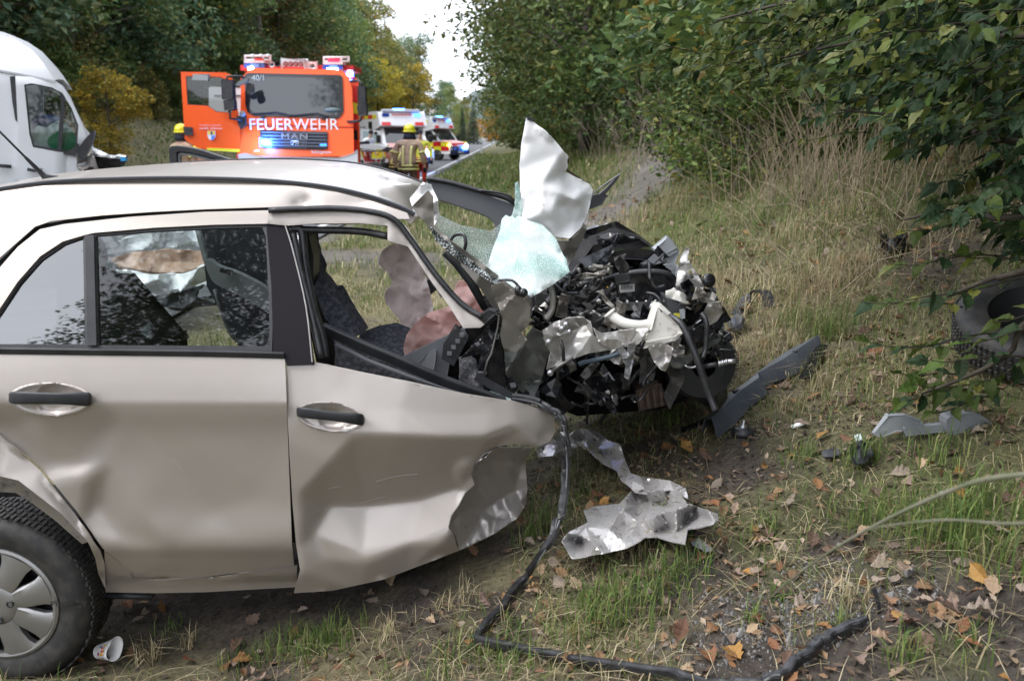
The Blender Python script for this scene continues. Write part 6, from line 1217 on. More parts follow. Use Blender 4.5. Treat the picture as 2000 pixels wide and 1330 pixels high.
# ================================================================ VEHICLES
white = M('vehicle white', (.58, .59, .61), .34, coat=.2, dirt=(.42, .41, .40), dirtlo=.68)
orange = M('luminous red orange', (.90, .098, .006), .42, coat=.15)
redp = M('signal red', (.62, .02, .02), .4, coat=.2); yel = M('luminous yellow', (.72, .66, .03), .45)
dglass = M('dark windscreen', (.012, .015, .017), .03, spec=.8, coat=.5); silver = M('silver trim', (.5, .5, .52), .3, .8)
bluel = M('lit blue lamp', (.1, .3, .9), .3, emit=(.04, .20, 1.0), es=3); bluew = M('blue flash', (.3, .5, 1), .3, emit=(.06, .26, 1.0), es=6); blued = M('unlit blue lamp', (.01, .05, .35), .15, coat=.5)
whl = M('lit white lamp', (.9, .9, .9), .3, emit=(1, .97, .9), es=9); ambl = M('lit amber lamp', (.9, .4, .05), .3, emit=(1, .42, .04), es=8)
letw = M('pale lettering', (.78, .78, .78), .5)
def marks(x0, x1, y, h, Yd, mat, parent, n, seed=1):
    """lettering too small to read in the photograph: word-like row of strokes"""
    r2 = random.Random(seed); mb = MB(); w = (x1 - x0) / n
    for k in range(n):
        if r2.random() < .08: continue
        hh = h * r2.choice((.65, .65, .65, 1)); mb.box(P(x0 + w * (k + .5), y - hh / 2, Yd), (abs((P(x0 + w * .78, y, Yd) - P(x0, y, Yd)).x), .004, abs((P(x0, y, Yd) - P(x0, y - hh, Yd)).z)))
    o = mb.build('lettering', mat, parent, smooth=False); o['kind'] = 'stuff'; return o
# ---- white van standing across the road
YV = 9.3
def YVf(px, py):
    px = np.asarray(px, float); py = np.asarray(py, float); cy = (665 - py) / FPX; k = (px - 1000) / FPX / (CP + cy * SP)
    return (9.3 + .40 * 4.2) / (1 - .40 * k)
def PV(a, b, d=0.): return P(a, b, float(YVf(a, b)) + d)
VL = Vector((-.37, .93, 0))          # across the van, away from the camera
def vs(d): return lambda x, y: YVf(x, y) + d
def vslab(name, poly, d, w, mat, parent=None, bev=0.): return MB().prism([PV(a, b, d) for a, b in poly], VL * w).build(name, mat, parent or van, smooth=False, bev=bev)
van = thing('white_van', 'white high roofed van with smashed nose and deployed airbags standing across the road', 'van', (P(-60, 300, YV).x, YV + 1, .04))
vout = [(-300, 46), (-60, 50), (0, 64), (32, 78), (62, 98), (84, 122), (107, 158), (122, 168), (136, 188), (152, 224), (165, 250), (176, 262), (182, 290), (178, 340), (170, 425), (-300, 425)]
win = [(47, 166), (62, 163), (100, 171), (122, 182), (140, 212), (153, 245), (150, 302), (112, 297), (64, 288), (57, 262)]
cv = lambda y: .22 * sst((170 - y) / 110) ** 1.5
sheet('body', vout, lambda x, y: YVf(x, y) + .06 + cv(y), 12, white, van, holes=[win], thick=.05)
V = []
for a, b in vout[:7]:
    q = PV(a, b, .06 + float(cv(b)))
    for w_, dz in ((0, 0), (.3, .03), (.95, .06), (1.6, .03), (1.85, 0)): V.append(q + VL * w_ + Vector((0, 0, dz)))
obj('roof', V, [(5 * i + k, 5 * i + 5 + k, 5 * i + 6 + k, 5 * i + 1 + k) for i in range(6) for k in range(4)], white, van, solid=.03)
MB().prism([PV(a, b) + VL * 1.95 for a, b in [(-300, 46), (-60, 50), (0, 64), (32, 78), (62, 98), (84, 122), (107, 158), (40, 160), (40, 290), (178, 300), (170, 425), (-300, 425)]], VL * .05).build('far_side', white, van, smooth=False)
MB().prism([PV(a, b, .2) for a, b in [(-300, 335), (165, 335), (165, 350), (-300, 350)]], VL * 1.6).build('floor', dark, van, smooth=False)
vslab('bulkhead', [(-20, 150), (10, 150), (18, 300), (-20, 320)], .3, 1.5, M('van interior grey', (.16, .16, .165), .8))
sheet('cab_door', [(30, 149), (62, 151), (110, 166), (128, 178), (152, 224), (166, 260), (172, 278), (168, 320), (150, 350), (60, 356), (31, 352), (35, 250)], lambda x, y: YVf(x, y) + .02 + .05 * sst((165 - y) / 30) + .12 * sst((x - 110) / 50) * sst((y - 270) / 50), 9, white, van, holes=[win], thick=.05)
sheet('door_gap', [(19, 150), (31, 149), (35, 240), (30, 235), (24, 200)], vs(.05), 8, blk, van, thick=.01)
sheet('window_frame', [(45, 164), (62, 161), (102, 169), (124, 180), (142, 211), (156, 246), (153, 306), (112, 300), (62, 291), (54, 262)], vs(.035), 8, blk, van, holes=[[(50, 168), (64, 166), (98, 173), (116, 182), (119, 200), (112, 292), (66, 284), (60, 262)], [(127, 190), (138, 214), (149, 246), (147, 296), (120, 295)]], thick=.03)
vg = glassmat('van side glass', (.75, .88, .86), .95); sheet('window_glass', [(48, 166), (62, 164), (100, 171), (120, 182), (114, 296), (64, 287), (58, 262)], vs(.05), 12, vg, van, thick=0)
sheet('quarter_glass', [(126, 188), (140, 214), (151, 246), (149, 300), (117, 298)], vs(.05), 12, vg, van, thick=0)
MB().prism([PV(104, 170, .1), PV(122, 180, .1), PV(172, 272, .1), PV(166, 276, .1)], VL * 1.7).build('crazed_windscreen', glassmat('van windscreen', (.8, .9, .88), .95), van, smooth=False)
A2 = [(56, 262), (76, 246), (92, 250), (110, 238), (134, 246), (134, 270), (112, 292), (66, 290)]; sheet('airbag', A2, lambda x, y: YVf(x, y) + .15 + .06 * ridge(x / 9, y / 9, 3), 4, M('white airbag', (.95, .95, .93), .8, transl=.45), van, thick=.02, it=2, curve=2)
A3 = [(92, 275), (105, 262), (130, 252), (146, 262), (148, 285), (130, 294), (100, 290)]; sheet('green_cloth', A3, lambda x, y: YVf(x, y) + .10 + .03 * ridge(x / 8, y / 8, 4), 4, M('green cloth', (.02, .30, .16), .9, bump=.5, bs=60), van, thick=.02, it=1, curve=2)
MB().ell(P(92, 240, 9.9), (.16, .15, .09), 14, 10).build('dash_bag', M('blue cloth', (.06, .10, .28), .8), van)
MB().strip([PV(-6, 324, .02), PV(12, 325, .01), PV(22, 326, .02)], .03, .035).build('handle', blk, van, smooth=False); MB().strip([PV(54, 331, -.01), PV(68, 334, -.02), PV(82, 332, 0)], .03, .03).build('handle', blk, van, smooth=False)
MB().strip([PV(a, b, d) for a, b, d in ((-300, 118, .08), (-60, 130, .08), (0, 139, .07), (60, 150, .06), (108, 160, .04))], .02, .02).build('roof_seam', M('seam grey', (.4, .41, .42), .5), van, smooth=False)
vslab('mirror', smooth_poly([(150, 295), (160, 280), (175, 262), (183, 256), (185, 262), (180, 280), (168, 305), (158, 312)], 3), -.25, .12, blk, bev=.02)
MB().tube([PV(a, b, -.18) for a, b in [(152, 305), (168, 300), (176, 285), (178, 275)]], .02, 6).build('mirror_arm', blk, van)
scrap('smashed_wing', [(150, 300), (172, 280), (182, 300), (188, 320), (196, 340), (180, 380), (150, 380)], 9.2, .12, 14, 72, M('bent grey sheet', (.2, .19, .18), .5, .3), van, res=5)
scrap('bent_bonnet', [(178, 288), (186, 290), (212, 302), (244, 308), (240, 312), (215, 308), (182, 306)], 9.25, .06, 14, 73, white, van, res=4, thick=.03)
vslab('smashed_nose', [(182, 306), (214, 308), (240, 312), (234, 330), (205, 345), (186, 350)], .05, 1.2, dark, bev=.02)
MB().box(P(242, 311, 9.2), (.05, .05, .04)).build('blue_clip', blu, van, smooth=False)
MB().tube([P(182, 325, 9.2), P(190, 332, 9.2), P(198, 345, 9.2)], .015, 6).build('bright_pipe', silver, van)
for a in (-180, 130):
    q = PV(a, 425); q.z = .38; MB().lathe(q, VL, [(0, .05), (.2, .05), (.32, .07), (.34, .11), (.34, .26), (.3, .3)], 28).build('wheel', tyrem, van)
# ---- fire engine
YF = 18.5
ft = thing('fire_engine', 'orange fire engine facing the camera with its driver door open and blue lights on', 'fire engine', (P(580, 300, YF).x, YF + 3, .04))
def slabt(name, poly, Y0, tilt, yref, dY, mat, parent=ft, bev=0., curve=0, **k):
    if curve: poly = smooth_poly(poly, curve)
    return MB().prism([P(a, b, Y0 + tilt * (yref - b) / 100) for a, b in poly], (-.19 * dY, dY, 0)).build(name, mat, parent, smooth=False, bev=bev, **k)
TL = .22
slabt('cab', [(471, 165), (475, 148), (484, 138), (500, 134), (655, 136), (672, 141), (682, 152), (687, 175), (690, 230), (691, 306), (469, 306), (469, 236)], YF, TL, 306, 2.0, orange, bev=.05)
slabt('windscreen_surround', [(478, 147), (484, 143), (664, 147), (669, 151), (671, 218), (663, 230), (655, 232), (496, 227), (484, 220), (479, 205)], YF - .03, TL, 306, .05, blkg, bev=.01)
slabt('windscreen', [(484, 150), (662, 153), (665, 216), (655, 226), (498, 222), (488, 214)], YF - .045, TL, 306, .02, dglass, bev=.004)
letters('call_sign', '40/1', P(492, 158, YF - .055 + TL * 1.48), .16, M('pale sticker', (.55, .62, .6), .5), ft, ax='LEFT')
letters('lettering', 'FEUERWEHR', P(574, 254, YF - .02 + TL * .52), .325, letw, ft, rot=(R(90) - math.atan(.0), 0, R(.8)), sp=1.02, sx=1.0)
gr = slabt('grille', [(508, 255), (640, 258), (640, 291), (630, 293), (514, 290), (509, 284)], YF - .03, TL, 306, .06, blk, bev=.01)
for k in range(5): MB().strip([P(511, 259 + 6.3 * k, YF - .05 + TL * .45 - k * .022), P(638, 261.5 + 6.3 * k, YF - .05 + TL * .45 - k * .022)], .03, .028).build('grille_slat', M('grille grey', (.11, .12, .14), .4), gr, smooth=False)
slabt('badge_plate', [(551, 262), (600, 263), (600, 291), (551, 290)], YF - .055, TL, 306, .03, blkg, gr)
letters('lettering', 'MAN', P(575.5, 272, YF - .075 + TL * .34), .155, silver, gr, sp=1.15, sx=1.55)
MB().tube([P(a, b, YF - .08 + TL * .2) for a, b in [(569, 285), (569, 276), (583, 276), (583, 285), (576, 285), (582, 278), (574, 279), (569, 286)]], .012, 6).build('emblem', silver, gr)
MB().ell(P(517, 278, YF - .08 + .1), (.085, .03, .06), 16, 10).build('blue_flasher', bluew, ft); slabt('flasher_housing', [(507, 270), (530, 271), (530, 287), (507, 286)], YF - .05, TL, 306, .04, bluel, bev=.01)
slabt('blue_flasher', [(625, 279), (638, 279), (638, 286), (625, 286)], YF - .055, TL, 306, .03, M('dim blue lamp', (.02, .2, .8), .3, emit=(.03, .2, .9), es=1.6))
letters('maker_lettering', 'Schlingmann', P(608, 300, YF - .012 + TL * .06), .085, letw, ft, ax='LEFT')
marks(496, 506, 296.5, 3, YF - .012 + .03, letw, ft, 7, 3)
MB().strip([P(470, 244, YF - .008 + TL * .6), P(690, 249, YF - .008 + TL * .58)], .02, .025).build('cab_seam', M('seam orange', (.5, .04, .006), .5), ft, smooth=False)
MB().strip([P(492, 223, YF - .06 + 0.183), P(540, 220, YF - .06 + 0.189), P(560, 224, YF - .06 + 0.177)], .02, .03).build('wiper', blk, ft, smooth=False); MB().strip([P(560, 227, YF - .06 + 0.171), P(620, 222, YF - .06 + 0.183), P(640, 228, YF - .06 + 0.171)], .02, .03).build('wiper', blk, ft, smooth=False)
for a in (513, 632): MB().box(P(a, 230, YF - .05 + .165), (.07, .05, .08)).build('wiper_pivot', blk, ft, smooth=False)
MB().ell(P(650, 216, YF + .2), (.2, .1, .06), 14, 8).build('steering_wheel', M('teal grey', (.1, .14, .15), .5), ft)
for a, b in [(482, 244), (474, 224)]: MB().lathe(P(473, 223, YF - .12), (0, -1, 0), [(0, .02), (.05, .02), (.06, 0), (.06, -.04)], 14).build('marker_lamp', lgry, ft); break
bm_ = slabt('bumper', [(466, 308), (466, 303), (480, 301), (520, 307), (660, 309), (690, 300), (698, 296), (700, 420), (462, 420)], YF - .2, 0, 306, .5, white, bev=.04)
slabt('chassis', [(472, 310), (690, 310), (690, 425), (472, 425)], YF + .2, 0, 306, 5.5, dark)
for a in (484, 676): MB().lathe(Vector((P(a, 300, YF).x, YF + 1.2, .5)), (1, 0, 0), [(0, -.14), (.3, -.14), (.48, -.12), (.5, 0), (.48, .14), (0, .14)], 28).build('wheel', tyrem, ft)
slabt('body', [(470, 150), (690, 150), (700, 156), (704, 320), (462, 320)], YF + 2.3, 0, 306, 4.2, orange, bev=.04)
# striped side edge seen at the right of the cab
for k, (y0, y1, mt_) in enumerate([(168, 200, redp), (200, 222, yel), (222, 254, redp), (254, 272, dark), (272, 300, redp)]): slabt('side_stripe', [(689, y0), (698, y0 + 1), (699, y1 + 3), (690, y1)], YF + .5, 0, 306, .06, mt_)
# roof lamps
def rl(name, a0, b0, a1, b1, Yq, dY, mat, parent=ft, bev=.01): return slab(name, [(a0, b0), (a1, b0), (a1, b1), (a0, b1)], Yq, dY, mat, parent, bev=bev)
YR = YF + .75
rl('roof_bar', 470, 128, 690, 138, YR + .1, 1.0, redp); pk = M('pinkish white', (.72, .60, .60), .5)
for a0, a1, top in ((477, 516, 112), (631, 669, 115)):
    lb = rl('blue_beacon', a0, top + 11, a1, top + 20, YR - .1, .3, blued); rl('beacon_base', a0, top + 7, a1, top + 11, YR - .12, .34, pk)
    rl('beacon_lens', a0 + 13, top + 13, a1 - 10, top + 19, YR - .13, .04, M('pale blue lens %d' % a0, (.12, .25, .6), .2), lb); rl('beacon_lamp', a0 + 8, top + 20, a0 + 16 if a0 < 600 else a1 - 10, top + 24, YR - .15, .06, whl)
    fr_ = MB()
    for p, q in (((a0, top - 2), (a1 + 14, top - 2)), ((a0, top + 6), (a1 + 14, top + 6)), ((a0 + 2, top - 3), (a0 + 2, top + 8)), ((a1 - 2, top - 3), (a1 - 2, top + 8)), ((a1 + 12, top - 2), (a1 + 12, top + 8))): fr_.tube([P(*p, YR), P(*q, YR)], .025, 6)
    fr_.build('roof_rack', pk, ft)
rl('red_lamp', 641, 117, 662, 125, YR - .05, .1, M('red lens', (.7, .02, .08), .3, emit=(.8, .03, .1), es=.5)); rl('red_strip', 498, 115, 514, 120, YR - .04, .06, redp)
for a in (493, 510, 523): MB().ell(P(a, 110, YR), (.05, .05, .04), 10, 8).build('roof_knob', white, ft)
wlp = rl('work_lamp_bar', 551, 117, 595, 135, YR - .1, .2, white, bev=.03); rl('lamp_bar_sill', 553, 131, 593, 135, YR - .12, .05, redp)
for k in range(4): MB().lathe(P(557.5 + 9.8 * k, 124.5, YR - .13), (0, -1, 0), [(0, .0), (.03, .012), (.042, .012), (.05, 0), (.05, -.03)], 14).build('work_lamp', M('brown red lens %d' % k, (.25, .09, .09), .25, coat=.3), wlp)
for a, b, mt_ in ((532, 127, silver), (543, 126, blk), (611, 130, silver)): MB().lathe(P(a, b, YR - .2), (0, -1, 0), [(0, -.06), (.02, -.04), (.03, .02), (.055, .05), (.06, .05), (.045, -.05)], 16).build('siren_horn', mt_, ft)
rl('horn_plate', 596, 121, 618, 136, YR, .1, pk)
MB().ell(P(683, 147, YF + 2.1), (.09, .09, .13), 14, 10).build('rotating_light', bluew, ft); MB().lathe(P(683, 156, YF + 2.1), (0, 0, 1), [(0, 0), (.12, 0), (.12, .06), (0, .06)], 14).build('light_base', M('magenta base', (.5, .02, .15), .4), ft)
def lampglow(loc, e, par):
    l = bpy.data.lights.new('blue_light', 'POINT'); l.color = (.08, .25, 1); l.energy = e; l.shadow_soft_size = .05; o = bpy.data.objects.new('blue_light', l); COL.objects.link(o); o.parent = par; o.location = Vector(loc) - wl(par)
lampglow(P(515, 278, YF - .22), 30, ft); lampglow(P(684, 147, YF + 1.9), 18, ft)
# mirrors
for poly in ([(433, 158), (437, 156), (454, 157), (455, 193), (450, 196), (434, 193)], [(438, 198), (456, 197), (457, 213), (440, 215)]): slab('mirror', poly, YF - .35, .16, blk, ft, bev=.02)
for poly in ([(698, 170), (703, 168), (713, 170), (714, 206), (700, 208)], [(699, 210), (714, 209), (715, 224), (702, 226)]): slab('mirror', poly, YF - .1, .16, blk, ft, bev=.02)
slab('ramp_mirror', smooth_poly([(459, 165), (472, 155), (483, 152), (482, 160), (466, 168)], 3), YF - .3, .1, M('mirror shell grey', (.14, .15, .165), .4), ft, bev=.01); slab('ramp_mirror', smooth_poly([(482, 165), (490, 164), (495, 172), (494, 180), (486, 184), (481, 180)], 3), YF - .2, .08, blk, ft, bev=.01)
for pts in ([(478, 152, YF), (462, 150, YF - .2), (444, 150, YF - .28), (442, 160, YF - .28)], [(684, 160, YF + .2), (700, 158, YF - .0), (706, 164, YF - .02), (706, 172, YF - .02)], [(676, 238, YF + .2), (692, 238, YF), (704, 236, YF - .02), (705, 224, YF - .02)], [(480, 236, YF - .02), (466, 234, YF - .2), (450, 232, YF - .28), (448, 214, YF - .28)]): MB().tube([P(*q) for q in pts], .028, 6).build('mirror_arm', blk, ft)
slab('step_light_bracket', [(462, 228), (478, 226), (480, 244), (470, 252), (464, 240)], YF - .1, .08, blk, ft, bev=.01)
# open driver door
dr = sheet('driver_door', [(353, 141), (440, 142), (450, 146), (456, 160), (462, 205), (468, 236), (470, 297), (405, 293), (384, 288), (366, 277), (361, 272)], lambda x, y: YF - .25 + (x - 350) / 120 * .3, 8, orange, ft, holes=[[(363, 149), (430, 151), (440, 155), (446, 166), (454, 221), (422, 219), (413, 212), (404, 207), (366, 205)]], thick=.09)
sheet('window_seal', [(361, 147), (432, 149), (443, 154), (449, 166), (456, 223), (421, 221), (411, 214), (403, 209), (364, 207)], lambda x, y: YF - .24 + (x - 350) / 120 * .3, 8, blk, dr, holes=[[(364, 150), (430, 152), (440, 156), (445, 166), (453, 220), (422, 218), (413, 211), (404, 206), (367, 204)]], thick=.04)
sheet('door_glass', [(363, 149), (430, 151), (440, 155), (446, 166), (454, 221), (422, 219), (413, 212), (404, 207), (366, 205)], lambda x, y: YF - .21 + (x - 350) / 120 * .3, 14, glassmat('truck door glass', (.6, .7, .68), .7), dr, thick=0)
sheet('yellow_strip', [(404, 294), (404, 289), (470, 292), (470, 298)], lambda x, y: YF - .26 + (x - 350) / 120 * .3, 10, yel, dr, thick=.01)
slab('visor', [(378, 146), (407, 146), (405, 157), (376, 156)], YF - .2, .06, lgry, dr, bev=.01); slab('door_handle', [(359, 249), (374, 250), (375, 264), (361, 264)], YF - .28, .05, blk, dr, bev=.01)
YD = YF - .15
letters('lettering', 'Freiwillige Feuerwehr', P(389.5, 246.8, YF - .165), .062, M('dull pink lettering', (.70, .35, .36), .5), dr, ax='LEFT', sx=.82); marks(389, 434, 253, 4, YF - .16, M('dull lettering', (.70, .35, .36), .5), dr, 17, 5)
cr = slab('crest', [(405, 256), (420, 256), (420.5, 266), (418, 272), (413, 275), (408, 272), (405, 266)], YF - .13, .01, M('crest white', (.62, .66, .8), .5), dr); slab('crest_field', [(405.5, 256.5), (419.5, 256.5), (419.5, 264), (413, 261), (406, 264)], YF - .14, .012, M('crest yellow', (.75, .55, .08), .5), cr)
slab('crest_figure', [(411, 257), (414, 257), (415, 263), (412, 264)], YF - .15, .012, M('crest dark', (.08, .06, .1), .5), cr); slab('crest_band', [(413, 266), (418, 264.5), (418, 270), (412, 274)], YF - .145, .012, M('crest blue', (.08, .2, .6), .5), cr)
lk = slab('side_locker', [(409, 173), (413, 171), (472, 172), (472, 250), (409, 222)], YF + 2.2, .5, white, ft, bev=.02); slab('locker_bar', [(418, 186), (470, 186), (470, 189), (418, 189)], YF + 2.17, .03, M('locker frame', (.12, .1, .1), .5), lk)
# ---- ambulances
awh = M('ambulance white', (.78, .78, .79), .35, coat=.2)
def ambulance(name, label, x, y, rz, opened):
    e = thing(name, label, 'ambulance', (0, 0, 0), 'ambulances')
    def bx(nm, c, d, mt_, par=e, bev=0.): return MB().box(c, d).build(nm, mt_, par, smooth=False, bev=bev)
    MB().prism([(-1.07, 1.9, .5), (-1.07, 1.9, 1.95), (-1.07, 1.15, 2.1), (-1.07, 1.45, 2.74), (-1.07, 6.1, 2.74), (-1.07, 6.1, .5)], (2.14, 0, 0)).build('box_body', awh, e, smooth=False, bev=.05)
    MB().prism([(-.97, 0, .45), (-.97, 0, .95), (-.97, .12, 1.08), (-.97, .85, 1.28), (-.97, 1.45, 2.02), (-.97, 2.1, 2.05), (-.97, 2.1, .45)], (1.94, 0, 0)).build('cab', awh, e, smooth=False, bev=.06)
    MB().prism([(-.95, -.015, .92), (.95, -.015, .92), (.95, .10, 1.10), (-.95, .10, 1.10)], (0, .02, .015)).build('bonnet_edge', redp, e, smooth=False)
    MB().prism([(-.88, .14, 1.115), (.88, .14, 1.115), (.82, .82, 1.30), (-.82, .82, 1.30)], (0, -.01, .015)).build('bonnet_foil', M('pale salmon foil', (.72, .40, .38), .5), e, smooth=False)
    MB().prism([(-.86, .88, 1.31), (.86, .88, 1.31), (.80, 1.42, 1.98), (-.80, 1.42, 1.98)], (0, -.02, .02)).build('windscreen', dglass, e, smooth=False)
    for s in (-1, 1):
        MB().prism([(s * .98, .95, 1.32), (s * .98, 1.45, 1.92), (s * .98, 1.95, 1.95), (s * .98, 1.95, 1.32)], (s * .012, 0, 0)).build('side_window', dglass, e, smooth=False)
        MB().prism([(s * 1.072, 2.4, 1.75), (s * 1.072, 3.05, 1.75), (s * 1.072, 3.05, 2.3), (s * 1.072, 2.4, 2.3)], (s * .01, 0, 0)).build('box_window', blkg, e, smooth=False)
        for k in range(6):
            for r_ in range(2):
                y0 = 1.98 + .69 * k; mt_ = yel if (k + r_) % 2 else redp; MB().prism([(s * 1.072, y0, .72 + .36 * r_), (s * 1.072, y0 + .688, .72 + .36 * r_), (s * 1.072, y0 + .688, 1.078 + .36 * r_), (s * 1.072, y0, 1.078 + .36 * r_)], (s * .006, 0, 0)).build('check', mt_, e, smooth=False)
        for k in range(3):
            for r_ in range(2):
                y0 = .1 + .6 * k; mt_ = yel if (k + r_) % 2 else redp; MB().prism([(s * .972, y0, .62 + .3 * r_), (s * .972, y0 + .598, .62 + .3 * r_), (s * .972, y0 + .598, .918 + .3 * r_), (s * .972, y0, .918 + .3 * r_)], (s * .006, 0, 0)).build('check', mt_, e, smooth=False)
        for k in range(6): MB().prism([(s * 1.072, 1.6 + .75 * k, 2.44), (s * 1.072, 2.33 + .75 * k, 2.44), (s * 1.072, 2.33 + .75 * k, 2.62), (s * 1.072, 1.6 + .75 * k, 2.62)], (s * .006, 0, 0)).build('roof_stripe', (yel, redp)[k % 2], e, smooth=False)
        MB().prism([(s * .55, 1.10, 2.12), (s * .95, 1.10, 2.12), (s * .95, 1.18, 2.27), (s * .55, 1.18, 2.27)], (0, -.012, .006)).build('front_stripe', redp, e, smooth=False)
        bx('mirror', (s * 1.18, .95, 1.5), (.2, .12, .34), blk, bev=.03)
        MB().ell((s * .78, .02, .93), (.13, .07, .14), 14, 10).build('headlamp', whl if s > 0 else silver, e)
        MB().ell((s * .55, -.02, .80), (.12, .06, .10), 14, 10).build('grille_flasher', bluew if s > 0 else blued, e)
        for yy_ in (1.0, 4.7): MB().lathe((s * .9, yy_, .36), (s, 0, 0), [(0, .1), (.14, .1), (.2, .06), (.22, .1), (.34, .09), (.36, .02), (.36, -.15)], 26).build('wheel', tyrem, e)
        mb = MB()
        for k in range(11):
            if k != 6: mb.box((s * 1.076, 5.0 - .13 * k, 2.05), (.006, .09, .07 if k % 3 else .1))
        for k in range(5): mb.box((s * 1.076, 5.0 - .13 * k, 1.82), (.006, .09, .07))
        o = mb.build('lettering', M('grey lettering %d' % s, (.22, .23, .27), .6), e, smooth=False); o['kind'] = 'stuff'
        MB().ell((s * 1.075, 5.45, 1.95), (.012, .16, .16), 14, 10).build('emblem', redp, e); MB().box((s * 1.075, 5.45, 2.2), (.012, .06, .3)).build('emblem_stem', M('emblem pink %d' % s, (.6, .25, .3), .5), e, smooth=False)
    bx('grille', (0, -.02, .78), (1.35, .06, .22), M('grille blue black', (.01, .015, .05), .3)); bx('bumper', (0, -.06, .52), (1.9, .16, .3), M('bumper dark', (.02, .025, .06), .45), bev=.04); bx('grille_lip', (0, -.04, .65), (1.5, .05, .035), redp)
    MB().lathe((0, -.055, .80), (0, -1, 0), [(.07, 0), (.07, .02), (.09, .02), (.09, 0)], 20).build('badge', silver, e); MB().strip([(-.05, -.07, .84), (-.02, -.07, .76), (0, -.07, .81), (.02, -.07, .76), (.05, -.07, .84)], .012, .014).build('badge_letter', silver, e, smooth=False)
    pl = bx('number_plate', (0, -.15, .53), (.52, .02, .11), letw); mb = MB()
    for k in range(8): mb.box((-.2 + .056 * k, -.162, .53), (.034, .004, .06))
    o = mb.build('lettering', M('plate grey', (.3, .3, .33), .6), pl, smooth=False); o['kind'] = 'stuff'
    lb = bx('light_bar', (0, 1.5, 2.80), (1.7, .3, .13), white, bev=.03); bx('blue_beacon', (.72, 1.36, 2.6), (.3, .1, .12), bluel); bx('blue_beacon', (-.72, 1.36, 2.6), (.3, .1, .12), blued); bx('blue_strip', (-.1, 1.45, 2.86), (.5, .2, .07), bluew); bx('red_strip', (0, 1.3, 2.62), (.9, .03, .05), redp)
    if opened:
        d = MB().prism([(-1.0, .95, .6), (-1.0, .95, 1.3), (-1.1, .95, 1.85), (-1.95, .95, 2.0), (-2.0, .95, .6)], (0, .07, 0)).build('open_door', awh, e, smooth=False, bev=.03)
        MB().prism([(-1.1, .945, 1.32), (-1.2, .945, 1.78), (-1.86, .945, 1.88), (-1.86, .945, 1.32)], (0, -.012, 0)).build('door_glass', M('pale door glass', (.42, .52, .54), .1, spec=.6), d, smooth=False); MB().prism([(-1.02, .945, .62), (-1.02, .945, 1.2), (-1.98, .945, 1.2), (-1.98, .945, .62)], (0, -.008, 0)).build('door_foil', yel, d, smooth=False); MB().ell((-1.5, .93, .95), (.14, .012, .06), 14, 8).build('door_badge', silver, d)
    else: MB().ell((.82, .2, 1.02), (.06, .1, .06), 10, 8).build('indicator', ambl, e); MB().ell((-.95, .1, 1.0), (.08, .12, .1), 10, 8).build('indicator', ambl, e); MB().ell((-1.0, 2.2, .62), (.05, .08, .06), 10, 8).build('side_marker', ambl, e)
    lampglow((.55, -.18, .8), 26, e); e.location = (x, y, .04); e.rotation_euler.z = R(rz); e.scale.z = .93; return e
def at(px, py, Y): q = P(px, py, Y); return q.x
ambulance('ambulance', 'ambulance with open driver door and pale bonnet parked nearest behind the fire engine', at(803, 300, 38.5), 38.5, 23, True)
ambulance('ambulance', 'ambulance turned side on with amber indicator, parked behind the first ambulance at the verge', at(897, 300, 56), 56, 58, False)
# ---- people
skin = M('skin', (.55, .36, .27), .6); turn = M('beige turnout cloth', (.42, .31, .21), .85, col2=(.34, .25, .17), vs=10); trous = M('brown turnout trousers', (.12, .07, .05), .85); refl = M('yellow reflective tape', (.58, .58, .20), .5); helm = M('luminous helmet', (.70, .66, .03), .3, coat=.3); navy = M('navy cloth', (.015, .018, .03), .8); boot = M('boot leather', (.012, .012, .012), .5)
whs = M('white shirt', (.78, .78, .80), .8); yv = M('yellow vest', (.66, .68, .08), .7); redt = M('red trousers', (.45, .03, .02), .7); hair = M('dark hair', (.02, .016, .014), .7)
def skinmesh(name, V, E, r_, mat, parent, sub=1):
    me = bpy.data.meshes.new(name); L0 = wl(parent); me.from_pydata([tuple(Vector(v)) for v in V], E, []); me.materials.append(mat); o = bpy.data.objects.new(name, me); COL.objects.link(o); o.parent = parent; WL[o.name] = L0
    o.modifiers.new('skin', 'SKIN'); sv = me.skin_vertices[0].data
    for k, q in enumerate(r_): sv[k].radius = (q, q) if not isinstance(q, tuple) else q; sv[k].use_root = k == 0
    s = o.modifiers.new('sub', 'SUBSURF'); s.levels = sub; s.render_levels = sub; return o
